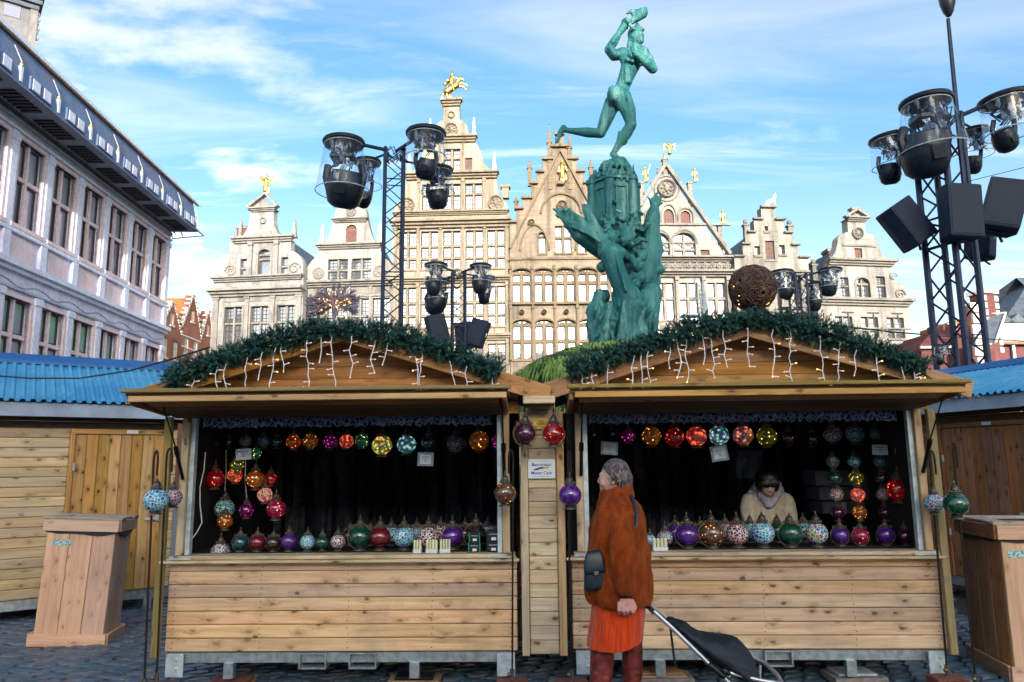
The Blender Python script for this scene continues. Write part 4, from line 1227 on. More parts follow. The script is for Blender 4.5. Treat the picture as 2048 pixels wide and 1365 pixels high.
for k, xc in enumerate(bays):
    # dormer: white window pairs with a pale pilaster and gilt cap between bays
    d = obj('dormer', MB().box(xc - .5, xc + .5, -OUT - .03, -OUT + .06, ZE + .10, ZE + .46), M_CANV_BLUE, tb)
    for s_ in (-.25, .25):
        m = MB(); m.box(xc + s_ - .16, xc + s_ + .16, -OUT - .045, -OUT - .032, ZE + .13, ZE + .43); obj('pane', m, M_CANV_LIGHT, d)
    m = MB(); m.box(xc + .875 - .05, xc + .875 + .05, -OUT - .02, -OUT + .06, ZE + .10, ZE + .50)
    pl_ = obj('dormer_post', m, M_CANV_LIGHT, tb)
    m = MB(); m.ell((xc + .875, -OUT + .02, ZE + .56), .055, .05, .08, 8, 6); obj('gilt_cap', m, M_GOLD, pl_, smooth_on=True)
    m = MB(); m.tube([(xc + .875, -OUT - .0, ZE + .6), (xc + .6, -OUT + .06, ZE + .95)], .016, 5); obj('brace', m, M_CANV, tb)
m = MB(); m.tube([(x_near, -OUT + .06, zt), (.0, -OUT + .06, zt)], .045, 6); obj('edge_rail', m, M_SCRAP, tb)
rf = MB(); n = 110
for i in range(n):
    a, b = x_near + (0.35 - x_near) * i / n, x_near + (0.35 - x_near) * (i + 1) / n; c_ = (a + b) / 2
    rf.add([(a, -OUT + .08, zt + .05), (c_, -OUT + .05, zt + .07), (b, -OUT + .08, zt + .05), (a, -OUT + .42, zt + .46), (c_, -OUT + .39, zt + .48), (b, -OUT + .42, zt + .46), (a, 6, zt + 1.0), (c_, 6, zt + 1.04), (b, 6, zt + 1.0)], [(0, 1, 4, 3), (1, 2, 5, 4), (3, 4, 7, 6), (4, 5, 8, 7)])
obj('sheet_roof', rf, canvas('zinc_sheet', srgb(138, 152, 172), srgb(124, 138, 158), srgb(108, 122, 146)), tb)
sc_ = MB()
for a, b in (((-.05, -OUT, ZE + .05), (.55, -OUT - .05, ZE + .02)), ((.55, -OUT - .05, ZE + .02), (.1, -.1, ZE - .25)), ((.1, -.1, ZE - .25), (.05, -.05, ZE - .02)), ((-.4, -OUT, ZE + .1), (.55, -OUT - .05, ZE + .02)), ((.1, -.5, ZE - .12), (-.2, -.5, ZE + .05))): sc_.tube([a, b], .028, 5)
obj('scaffold_tip', sc_, M_STEEL, tb)

# stone tower peeping over the canvas roof
P0 = at(28, 60, 30)
tw = thing('stone_tower', 'grey stone tower top peeping over the canvas roof, upper left corner', 'tower', (P0.x - .2, 30, 0), R(38))
zt0, zt1 = at(30, 90, 30).z, at(30, -60, 30).z
hw_ = .78
obj('shaft', MB().box(-hw_, hw_, -hw_, hw_, 8, zt1), trim_stone('tower_stone', (0.42, 0.42, 0.44), .5), tw)
for zz, e in ((at(30, 22, 30).z, .16), (at(30, 12, 30).z, .26), (at(30, -5, 30).z, .34), (zt1, .42)):
    obj('cornice', MB().box(-hw_ - e, hw_ + e, -hw_ - e, hw_ + e, zz - .09, zz + .09), M_SLATE, tw)
for s_ in (-1, 1):
    obj('corner_pier', MB().box(s_ * hw_ - .14, s_ * hw_ + .14, -hw_ - .1, -hw_ + .1, 8, at(30, 24, 30).z), T1, tw)
wn = MB(); zc_ = at(30, 30, 30).z; wn.prism([(-.3, zc_ - .5), (.3, zc_ - .5), (.3, zc_ + .2)] + [(.3 * math.cos(R(a)), zc_ + .2 + .3 * math.sin(R(a))) for a in range(20, 180, 20)] + [(-.3, zc_ + .2)], -hw_ - .03, -hw_ - .002)
obj('arched_opening', wn, M_DKGLASS, tw)
for k in range(6): 
    m = MB(); zz = at(30, 30 + 9 * k, 30).z; m.ell((hw_ + .12, -hw_ + .1, zz), .12 + .05 * (k % 2), .1, .16, 7, 5); obj('crocket', m, M_CANV, tw, smooth_on=True)
wn = MB(); wn.box(hw_ + .002, hw_ + .03, -.4, .4, zc_ - .5, zc_ - .42); wn.box(hw_ + .002, hw_ + .03, -.4, .4, zc_ - .7, zc_ - .6); obj('string_course', wn, M_SLATE, tw)

# ---------------------------------------------------------------- brick gables behind the canvas building
def brick(name, a, b, mortar, sc=1.0):
    q = NT(name)
    c = q.coord('Object', (1, 1, 1), rot=(R(90), 0, 0))
    bt = q.n('ShaderNodeTexBrick'); q.t.links.new(c, bt.inputs['Vector'])
    bt.inputs['Scale'].default_value = 1.0; bt.inputs['Brick Width'].default_value = .24 * sc; bt.inputs['Row Height'].default_value = .075 * sc
    bt.inputs['Mortar Size'].default_value = 0.008; bt.inputs['Color1'].default_value = (*a, 1); bt.inputs['Color2'].default_value = (*b, 1); bt.inputs['Mortar'].default_value = (*mortar, 1)
    n_ = q.noise(q.pos((1, 1, 1)), .8, 5, .6)
    q.set(base=q.mix(1.0, bt.outputs[0], q.ramp(n_, .3, .7, .75, 1.15), 'MULTIPLY'), rough=.85, spec=.2)
    return q.m
M_BRICK = brick('orange_red_brick', (0.36, 0.12, 0.065), (0.27, 0.085, 0.05), (0.3, 0.25, 0.2))
q = NT('orange_pantiles')
c = q.pos((1, 1, 1)); wv = q.n('ShaderNodeTexWave'); wv.inputs['Scale'].default_value = 1.6; q.t.links.new(c, wv.inputs['Vector'])
n_ = q.noise(c, 2.0, 5, .6)
q.set(base=q.mix(q.ramp(n_, .35, .65), (0.52, 0.15, 0.035), (0.40, 0.10, 0.03)), rough=.8)
q.bump(wv.outputs[0], .5, .05)
M_TILE = q.m
A0 = at(322, 650, 45.5); B0 = at(428, 650, 54)
dirv = (B0 - A0); yawb = math.atan2(dirv.y, dirv.x)
LB = dirv.xy.length if hasattr(dirv, 'xy') else math.hypot(dirv.x, dirv.y)
def stepped(label, x0, x1, z_eave, z_top, n, rooft=M_TILE, band=False):
    r = thing('brick_house', label, 'house', (A0.x, A0.y, 0), yawb, 'brick gables behind the canvas building')
    W = x1 - x0; half = []
    for k in range(n):
        d = W / 2 * (1 - k / n) ; z = z_eave + (z_top - z_eave) * k / n
        half += [(d, z), (d, z + (z_top - z_eave) / n)]
    cx_ = (x0 + x1) / 2
    poly = [(x0, 0), (x1, 0)] + [(cx_ + d, z) for d, z in half] + [(cx_ - d, z) for d, z in reversed(half)]
    hs = []
    for (dx, zz, w_, hh) in [(-W * .24, z_eave - 1.6, W * .11, 1.2), (W * .24, z_eave - 1.6, W * .11, 1.2), (0, z_eave + (z_top - z_eave) * .28, W * .09, .8), (-W * .24, z_eave - 4.4, W * .11, 1.5), (W * .24, z_eave - 4.4, W * .11, 1.5)]:
        u0, u1, za, zb2 = cx_ + dx - w_, cx_ + dx + w_, zz, zz + hh
        hs.append([(u0, za), (u1, za), (u1, zb2), (u0, zb2)])
        fm = MB(); fm.box(u0, u0 + .05, .06, .2, za, zb2); fm.box(u1 - .05, u1, .06, .2, za, zb2); fm.box((u0 + u1) / 2 - .035, (u0 + u1) / 2 + .035, .05, .2, za, zb2); fm.box(u0 - .05, u1 + .05, -.06, .2, za - .12, za - .003)
        w = obj('window', fm, M_PALEOB, r)
        for a, b in ((u0 + .05, (u0 + u1) / 2 - .035), ((u0 + u1) / 2 + .035, u1 - .05)):
            pm = MB(); pm.add([(a, .15, za), (b, .15, za), (b, .15, zb2), (a, .15, zb2)], [(0, 1, 2, 3)]); obj('pane', pm, M_DKGLASS, w)
    m = MB(); m.prism(poly, 0, .5, hs, .25); obj('wall', m, M_BRICK, r)
    for d, z in half[1::2]:
        for s_ in (-1, 1):
            c_ = cx_ + s_ * d; a, b = sorted((c_ + s_ * .08, c_ - s_ * W / 2 / n)); obj('step_cap', MB().box(a, b, -.05, .3, z - .02, z + .08), M_PALEOB, r)
            obj('quoin', MB().box(min(c_, c_ - s_ * .14), max(c_, c_ - s_ * .14), -.02, .2, z - (z_top - z_eave) / n * .55, z - .03), M_PALEOB, r)
    if band:
        for k in range(7): obj('stone_band', MB().box(x0, x1, -.03, 0, z_eave - 5 + k * .75, z_eave - 4.92 + k * .75), M_PALEOB, r)
    rf_ = MB(); rf_.prism([(x0 + .1, z_eave), (x1 - .1, z_eave), (cx_, z_top - .15)], .52, 12); obj('roof', rf_, rooft, r)
    obj('side_walls', MB().box(x0 + .05, x1 - .05, .5, 12, 0, z_eave - .02), M_BRICK, r)
zz = lambda px, py: onplane(px, py, A0, V((math.sin(yawb), -math.cos(yawb), 0))).z
xx = lambda px: (onplane(px, 650, A0, V((math.sin(yawb), -math.cos(yawb), 0))) - A0).xy.length
stepped('stepped brick gable touching the canvas building\'s far corner', 0.0, xx(365), zz(345, 668), zz(345, 606), 6)
stepped('banded stepped brick gable with orange tiles, middle of three brick gables', xx(365) + .02, xx(403), zz(384, 664), zz(384, 590), 7, band=True)
stepped('farthest small brick gable next to the grey guild house', xx(403) + .02, xx(430), zz(416, 690), zz(416, 622), 6)

# ---------------------------------------------------------------- houses behind the right shed
M_DKBRICK = brick('dark_red_brick', (0.20, 0.06, 0.055), (0.15, 0.045, 0.045), (0.16, 0.12, 0.11))
M_REDROOF = plain('old_red_tiles', (0.17, 0.05, 0.05), .8, 0, .3, 3)
def PX(px, py, Y): return at(px, py, Y)
# big slate-roofed hall
Y0 = 44
sr = thing('slate_roof_house', 'large brick house with steep blue slate roof at the right edge', 'house', at(2030, 700, Y0).xy.to_3d(), R(2))
def l2(px, py, y=0): p = loc(sr, px, py, y); return (p.x, p.z)
zE_ = l2(2000, 690)[1]
m = MB()
e0, e1 = l2(1945, 672), l2(2130, 600)
obj('wall', MB().box(l2(1972, 690)[0], l2(2160, 690)[0], 0, 9.8, 0, zE_), M_DKBRICK, sr)
a = l2(1970, 690); b = l2(2170, 690); t0 = loc(sr, 2064, 556, 5.0); t1 = loc(sr, 2110, 556, 5.0)
m.add([(a[0], -.3, zE_), (b[0], -.3, zE_), (b[0], 5.0, t1.z), (t0.x, 5.0, t1.z), (a[0], 10, zE_), (b[0], 10, zE_)], [(0, 1, 2, 3), (0, 3, 4), (3, 2, 5, 4)])
obj('roof', m, M_SLATE, sr)
for px in (2000, 2028, 2056):
    P_ = loc(sr, px, 672, 0.2); d = obj('dormer', MB().box(P_.x - .5, P_.x + .5, -.2, 2.5, zE_ + .02, P_.z + .7), M_CANV_LIGHT, sr)
    obj('pane', MB().box(P_.x - .36, P_.x + .36, -.22, -.205, zE_ + .2, P_.z + .55), M_DKGLASS, d)
    mm = MB(); mm.prism([(P_.x - .65, P_.z + .7), (P_.x + .65, P_.z + .7), (P_.x, P_.z + 1.25)], -.35, 2.6); obj('dormer_roof', mm, M_SLATE, d)
ga = MB(); ga.tube([(a[0], -.4, zE_ + .05), (b[0], -.4, zE_ + .05)], .1, 6); obj('gutter', ga, M_SCRAP, sr)
for px in (2027,): 
    P_ = loc(sr, px, 700, -.2); obj('downpipe', MB().box(P_.x - .08, P_.x + .08, -.25, -.1, 0, zE_), M_STEELP, sr)
# hipped grey slate annex with brick chimney
an = thing('slate_annex', 'low hipped slate roof with white ridge beside the lighting tower', 'house', at(1965, 700, 40).xy.to_3d(), R(5))
def l3(px, py, y=0): return loc(an, px, py, y)
m = MB(); p_ = [l3(1950, 632, 1.5), l3(2010, 628, 1.5), l3(1990, 686, 0), l3(1962, 690, 0), l3(1945, 690, 0)]
m.add([tuple(p_[0]), tuple(p_[1]), tuple(p_[2]), tuple(p_[4])], [(3, 2, 1, 0)])
zb_ = p_[4].z
obj('roof', m, M_SLATE, an); m = MB(); m.tube([p_[0] + V((0, -.05, .05)), p_[1] + V((0, -.05, .05)), p_[2] + V((0, -.05, .02))], .07, 6); obj('ridge_trim', m, M_PALEOB, an)
obj('wall', MB().box(l3(1945, 690).x, l3(1990, 690).x, .05, 3, 0, zb_ - .05), M_DKBRICK, an)
for k in range(9):
    zz_ = zb_ - 3 + k * .6; xx_ = l3(1954 + 3 * (k % 2), 690).x; obj('quoin', MB().box(xx_ - .22, xx_ + .22, -.12, .04, zz_, zz_ + .5), M_PALEOB, an)
ck = thing('brick_chimney', 'tall brick chimney with stone edges in front of the blue slate roof', 'chimney', (at(1968, 620, 42).x, 42, 0), R(20))
cw = at(1984, 620, 42).x - at(1968, 620, 42).x; zt_ = at(1968, 584, 42).z; zb2 = at(1968, 645, 42).z
obj('stack', MB().box(-cw, cw, -cw, cw, 0, zt_ - .2), M_DKBRICK, ck); obj('cap', MB().box(-cw - .12, cw + .12, -cw - .12, cw + .12, zt_ - .2, zt_), M_PALEOB, ck)
for k in range(8):
    for s_ in (-1, 1): obj('quoin', MB().box(s_ * cw - .14, s_ * cw + .14, -cw - .03, -cw + .2, zt_ - .62 - k * .42, zt_ - .32 - k * .42), M_PALEOB, ck)
obj('pot', MB().box(-cw - .9, -cw - .25, -.3, .3, 0, zt_ - .9), M_BRICK, ck)
# red roofed house
rh = thing('red_roof_house', 'low house with dark red roof left of the right lighting tower', 'house', at(1872, 700, 42).xy.to_3d(), R(-6))
def l4(px, py, y=0): return loc(rh, px, py, y)
m = MB(); ze = l4(1870, 694).z
m.add([tuple(l4(1838, 693, -.2)), tuple(l4(1898, 688, -.2)), tuple(l4(1906, 655, 3)), tuple(l4(1866, 662, 3))], [(0, 1, 2, 3)])
obj('roof', m, M_REDROOF, rh); obj('wall', MB().box(l4(1842, 700).x, l4(1896, 700).x, 0, 5, 0, ze - .1), M_DKBRICK, rh)
obj('chimney', MB().box(l4(1866, 660, 3).x, l4(1898, 660, 3).x, 2.6, 3.8, ze - 1, l4(1870, 652, 3).z), M_DKBRICK, rh)
obj('gutter', MB().box(l4(1836, 694).x, l4(1898, 694).x, -.35, -.2, ze - .12, ze), M_PALEOB, rh)
gh = thing('gable_house', 'dark red brick gable with white crow-steps behind the right lighting tower', 'house', at(1905, 700, 46).xy.to_3d(), 0)
def l5(px, py): p = loc(gh, px, py, 0); return (p.x, max(p.z, 0))
m = MB(); m.prism([l5(1878, 930), l5(1945, 930), l5(1945, 690), l5(1918, 650), l5(1906, 652), l5(1880, 690)], 0, 6); obj('wall', m, M_DKBRICK, gh)
for k in range(6):
    t_ = k / 6; p_ = l5(1880 + 27 * t_, 690 - 38 * t_); obj('crow_step', MB().box(p_[0] - .25, p_[0] + .3, -.1, .5, p_[1] - .1, p_[1] + .35), M_PALEOB, gh)
obj('window', MB().box(l5(1888, 720)[0], l5(1902, 720)[0], -.05, .0 - .004, l5(1888, 736)[1], l5(1888, 698)[1]), M_DKGLASS, gh)
pt_ = l5(1925, 649); obj('orange_roof', MB().box(pt_[0] - .5, pt_[0] + .9, .5, 4, pt_[1] - .3, pt_[1] + .25), M_TILE, gh)

# ---------------------------------------------------------------- the row on the near side of the square, behind the viewer: it shades the market
rowp = [(28.0, 9, S7, 'cream'), (26.6, 8, S3, 'golden'), (28.6, 10, S5, 'pale'), (27.2, 9, S2, 'buff'), (28.4, 10, S4, 'tan'), (27.4, 9, S1, 'grey'), (28.2, 10, S7, 'limewashed'), (27.4, 9, S3, 'honey'), (28.2, 10, S5, 'ivory'), (26.8, 9, S2, 'sand'), (28.4, 10, S6, 'ochre'), (27.0, 9, S1, 'ash')]
x = -56.0
for k, (tz, w_, sm_, cn) in enumerate(rowp):
    r = thing('square_house', f'{cn} gabled house in the row behind the viewer, out of the picture', 'house', (x + w_ / 2, -75, 0), R(180), 'houses on the near side of the square')
    hs = []
    for i in range(3):
        for j in range(4):
            u0 = -w_ / 2 + w_ * (i + .5) / 3 - .7; z0_ = 3 + j * 4.4; hs.append([(u0, z0_), (u0 + 1.4, z0_), (u0 + 1.4, z0_ + 2.6), (u0, z0_ + 2.6)])
    m = MB(); m.prism([(-w_ / 2, 0), (w_ / 2, 0), (w_ / 2, tz - 1.4), (w_ / 4, tz - .5), (0, tz), (-w_ / 4, tz - .5), (-w_ / 2, tz - 1.4)], 0, 10, hs, .3)
    obj('wall', m, sm_, r)
    for h_ in hs:
        pm = MB(); pm.add([(a, .2, b) for a, b in h_], [(0, 1, 2, 3)]); obj('window', pm, M_DKGLASS, r)
    x += w_ + .05
# ---------------------------------------------------------------- closed sheds with blue roofs
q = NT('blue_roof_sheet'); n1 = q.noise(q.pos((1, 1, 1)), 1.6, 5, .6); n2 = q.noise(q.pos((6, 6, 6)), 1.0, 5, .65)
cb_ = q.mix(q.ramp(n1, .35, .65), srgb(44, 134, 184), srgb(76, 156, 196)); q.set(base=q.mix(q.ramp(n2, .52, .75, 0, .45), cb_, srgb(84, 112, 124)), rough=q.ramp(n2, .3, .7, .3, .55), spec=.5); M_BLUEROOF = q.m
M_BLUEDARK = plain('blue_ridge_cap', srgb(14, 88, 150), .4, 0.1, .15, 2)
M_FASCIA = plain('grey_fascia', srgb(142, 160, 182), .5, 0, .2, 3)
def shed(label, P, yaw, W, door, mwall, mdoor, mframe, depth=2.3, ridge=0.62):
    t = thing('closed_shed', label, 'shed', (P.x, P.y, 0), yaw, 'closed market sheds')
    z0, z1 = 0.24, 2.12
    h_ = 0.106
    d0, d1 = door
    k = 0; z = z0
    while z + h_ < z1 + .01:
        for a, b in ((0, d0 - .05), (d1 + .05, W)):
            if b - a > .05: board('plank', t, (a, 0.0, z + h_ / 2), (b, 0.0, z + h_ / 2), h_ - .004, .024, mwall, ch=.008)
        z += h_; k += 1
    obj('wall_backing', MB().box(0, W, .02, depth, z0, z1), M_DARKWOOD, t)
    dz1 = 1.98
    n = 8
    for i in range(n):
        a = d0 + (d1 - d0) * i / n; b = d0 + (d1 - d0) * (i + 1) / n
        board('door_board', t, ((a + b) / 2, -.004 * (i % 2), z0), ((a + b) / 2, -.004 * (i % 2), dz1), b - a - .003, .022, mdoor, ch=.005)
    for x in (d0 - .025, d1 + .025): board('door_frame', t, (x, -.02, z0), (x, -.02, dz1 + .06), .05, .03, mframe)
    board('door_frame', t, (d0 - .05, -.021, dz1 + .03), (d1 + .05, -.021, dz1 + .03), .055, .03, mframe)
    for z in (1.62, .75): 
        b = MB(); b.tube([(d0 + .005, -.035, z - .04), (d0 + .005, -.035, z + .04)], .012, 6); obj('hinge', b, M_STEELP, t)
    b = MB(); b.chamfer(d1 - .16, d1 + .02, -.035, -.016, 1.0, 1.03, .003); b.chamfer(d1 - .05, d1 - .01, -.05, -.03, .99, 1.1, .004); obj('bolt', b, M_STEELP, t)
    obj('number_plate', MB().box((d0 + d1) / 2 + .05, (d0 + d1) / 2 + .17, -.042, -.037, dz1 + .012, dz1 + .05), M_PAPER, t)
    # roof
    zf0, zf1 = 2.155, 2.30
    obj('eave_shadow_board', MB().box(-.1, W + .1, -.05, .0, 2.12, 2.156), M_DARKWOOD, t)
    obj('fascia', MB().box(-.15, W + .15, -.27, -.22, zf0, zf1), M_FASCIA, t)
    obj('soffit', MB().box(-.15, W + .15, -.22, .05, zf0 + .001, zf0 + .02), M_DARKWOOD, t)
    rf = MB(); per = .095; x = -.18; prof = []
    while x < W + .18:
        prof += [(x, 0), (x + .035, 0), (x + .05, .028), (x + .08, .028)]; x += per
    for (dy, dz) in ((-.32, 0.0), (depth / 2, ridge)):
        for (px_, pz) in prof: rf.v.append((px_, dy, zf1 + .006 + dz + pz))
    m_ = len(prof)
    for i in range(m_ - 1): rf.f.append((i, i + 1, m_ + i + 1, m_ + i))
    k0 = len(rf.v)
    for (dy, dz) in ((depth / 2, ridge), (depth + .3, 0.0)):
        for (px_, pz) in prof: rf.v.append((px_, dy, zf1 + .006 + dz + pz))
    for i in range(m_ - 1): rf.f.append((k0 + i, k0 + i + 1, k0 + m_ + i + 1, k0 + m_ + i))
    obj('corrugated_roof', rf, M_BLUEROOF, t)
    rc = MB(); y = depth / 2; z = zf1 + ridge + .03
    rc.prism([(0, 0), (.22, -.1), (.22, -.06), (0, .045), (-.22, -.06), (-.22, -.1)], -.2, W + .2, M=Matrix.Translation((0, y, z)) @ Matrix.Rotation(R(90), 4, 'Z') @ Matrix.Scale(-1, 4, (0, 1, 0)))
    obj('ridge_cap', rc, M_BLUEDARK, t)
    obj('base_rail', MB().box(0, W, .01, .07, .13, .236), M_STEEL, t)
    for x in (.3, W - .25):
        obj('foot', MB().box(x, x + .08, .0, .1, 0.01, .13), M_STEEL, t)
    return t
PL_ = atz(336, 1180, .2)
sh_l = shed('closed timber shed with blue corrugated roof at the left, behind the wooden bin', PL_ - V((math.cos(R(34)) * 3.0, math.sin(R(34)) * 3.0, 0)), R(34), 3.0, (1.94, 2.86), M_SHED, M_DOOR, M_DOOR)
PR_ = V((5.0, 10.33, 0))
sh_r = shed('closed brown shed with blue corrugated roof at the right edge', PR_, R(-75), 3.6, (1.08, 2.20), M_BROWN, M_BROWN, M_BROWN, ridge=.50)

# ---------------------------------------------------------------- wooden bins
q = NT('bin_sticker')
c = q.coord('Object', (1, 1, 1)); n_ = q.noise(q.coord('Object', (60, 1, 160)), 1, 2, .5)
q.set(base=q.mix(q.ramp(n_, .48, .56), (0.55, 0.68, 0.72), (0.03, 0.25, 0.22)), rough=.4)
M_STICK = q.m
def bin_(label, M, w, d, h_, m1, m2, sticker):
    t = thing('wooden_bin', label, 'bin', M=M, group='wooden bins')
    nb = 3
    for i in range(nb):
        x = -w / 2 + w * (i + .5) / nb
        board('board', t, (x, -d / 2, .05), (x, -d / 2, h_ - .1), w / nb - .004, .022, m1, (0, -1, 0), .005)
        board('board', t, (x, d / 2, .05), (x, d / 2, h_ - .1), w / nb - .004, .022, m1, (0, 1, 0), .005)
    for i in range(nb):
        y = -d / 2 + .012 + (d - .024) * (i + .5) / nb
        board('board', t, (-w / 2 + .011, y, .05), (-w / 2 + .011, y, h_ - .1), (d - .024) / nb - .004, .022, m2, (-1, 0, 0), .005)
        board('board', t, (w / 2 - .011, y, .05), (w / 2 - .011, y, h_ - .1), (d - .024) / nb - .004, .022, m2, (1, 0, 0), .005)
    e = .035
    for nm, z, hh, ee in (('rim_board', h_ - .055, .105, .03), ('base_board', .055, .11, .035)):
        board(nm, t, (-w / 2 - ee, -d / 2 - ee, z), (w / 2 + ee, -d / 2 - ee, z), hh, .025, m1, (0, -1, 0)); board(nm, t, (-w / 2 - ee, d / 2 + ee, z), (w / 2 + ee, d / 2 + ee, z), hh, .025, m1, (0, 1, 0))
        board(nm, t, (-w / 2 - ee, -d / 2 - ee + .014, z), (-w / 2 - ee, d / 2 + ee - .014, z), hh, .025, m2, (-1, 0, 0)); board(nm, t, (w / 2 + ee, -d / 2 - ee + .014, z), (w / 2 + ee, d / 2 + ee - .014, z), hh, .025, m2, (1, 0, 0))
    zt_ = h_ + .012; tw_ = .13
    for y in (-d / 2 - .03 + tw_ / 2, d / 2 + .03 - tw_ / 2): board('top_board', t, (-w / 2 - .05, y, zt_), (w / 2 + .05, y, zt_), tw_, .024, M_GREYWOOD, (0, 0, 1))
    for x in (-w / 2 - .03 + tw_ / 2, w / 2 + .03 - tw_ / 2): board('top_board', t, (x, -d / 2 + .11, zt_), (x, d / 2 - .11, zt_), tw_, .022, M_GREYWOOD, (0, 0, 1))
    ln = MB()
    for s_ in (-1, 1):
        for k in range(6):
            a, b = -w / 2 + w * k / 6, -w / 2 + w * (k + 1) / 6
            sg = lambda u: .02 + .05 * (1 - (2 * u / w) ** 2) * (.6 + .4 * math.sin(u * 9 + s_))
            ln.add([(a, s_ * (d / 2 + .016), h_ - .1), (b, s_ * (d / 2 + .016), h_ - .1), (b, s_ * (d / 2 + .02), h_ - .1 - sg(b)), (a, s_ * (d / 2 + .02), h_ - .1 - sg(a))], [(0, 1, 2, 3)])
            a, b = a * d / w, b * d / w
            ln.add([(s_ * (w / 2 + .016), a, h_ - .1), (s_ * (w / 2 + .016), b, h_ - .1), (s_ * (w / 2 + .02), b, h_ - .1 - sg(b * w / d)), (s_ * (w / 2 + .02), a, h_ - .1 - sg(a * w / d))], [(0, 1, 2, 3)])
    obj('bin_liner', ln, M_RUBBER, t)
    obj('sticker', MB().box(sticker[0], sticker[0] + .17, -d / 2 - .0145, -d / 2 - .0115, h_ - .24, h_ - .185), M_STICK, t)
    return t
P = atz(160, 1296, 0.0)
bin_l = bin_('pinkish wooden bin standing in front of the shed at the left', Matrix.Translation((P.x - .19, P.y + .28, 0.0)) @ Matrix.Rotation(R(9), 4, 'Z') @ Matrix.Rotation(R(2.8), 4, 'Y'), .60, .42, 1.13, M_BIN, M_BIN, (-.25,))
P = atz(2026, 1366, 0.0)
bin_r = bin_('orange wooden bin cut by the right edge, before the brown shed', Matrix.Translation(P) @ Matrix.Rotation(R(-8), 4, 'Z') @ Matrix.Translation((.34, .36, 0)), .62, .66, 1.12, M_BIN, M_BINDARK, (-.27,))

# ---------------------------------------------------------------- lanterns
def glass_globe(key, base, glow=None, dots=None, rough=.06):
    q = NT('lantern_' + key)
    c = q.coord('Object', (1, 1, 1), rnd=1.0)
    kw = dict(base=base, rough=rough, spec=.7, coat=.6)
    n_ = q.noise(c, 3.0, 3, .5)
    kw['base'] = q.mix(1.0, base, q.ramp(n_, .3, .7, .6, 1.4), 'MULTIPLY')
    if dots:
        v = q.vor(c, 2.6); d = q.ramp(v.outputs['Distance'], .22, .08)
        halo = q.ramp(v.outputs['Distance'], .75, .1, 0.0, .5)
        kw['emit'] = q.mix(d, glow, dots)
        kw['es'] = q.math('ADD', q.math('MULTIPLY', d, 1.5), q.math('ADD', q.math('MULTIPLY', halo, .14), .015))
    q.set(**kw)
    q.bump(q.noise(c, 5, 3, .6), .08, .02)
    return q.m
def mosaic_globe(key, cols, grout, glow=0.0, dots=None, scale=3.7, dark=1.0):
    q = NT('lantern_mosaic_' + key)
    c = q.coord('Object', (1, 1, 1), rnd=1.0)
    v = q.vor(c, scale, 'F1', .85); e = q.vor(c, scale, 'DISTANCE_TO_EDGE', .85)
    hs = q.n('ShaderNodeSeparateColor'); q.t.links.new(v.outputs['Color'], hs.inputs[0])
    cr = q.n('ShaderNodeValToRGB'); cr.color_ramp.interpolation = 'CONSTANT'
    els = cr.color_ramp.elements
    while len(els) < len(cols): els.new(.5)
    for i, cc in enumerate(cols): els[i].position = i / len(cols); els[i].color = (*cc, 1)
    q.t.links.new(hs.outputs[0], cr.inputs[0])
    g_ = q.ramp(e.outputs['Distance'], .075, .05)
    col = q.mix(g_, cr.outputs[0], grout)
    kw = dict(base=col, rough=q.mix(g_, (.08, .08, .08), (.7, .7, .7)), spec=.6)
    if glow:
        d = q.vor(c, 2.3); dd = q.ramp(d.outputs['Distance'], .6, .1)
        kw['emit'] = q.mix(q.math('MULTIPLY', dd, .5), cr.outputs[0], dots or cr.outputs[0])
        kw['es'] = q.math('MULTIPLY', q.math('SUBTRACT', 1.0, g_), q.math('ADD', glow * .07, q.math('MULTIPLY', dd, glow * .8)))
    q.set(**kw)
    return q.m
W_, K_ = (.75, .72, .74), (.03, .03, .035)
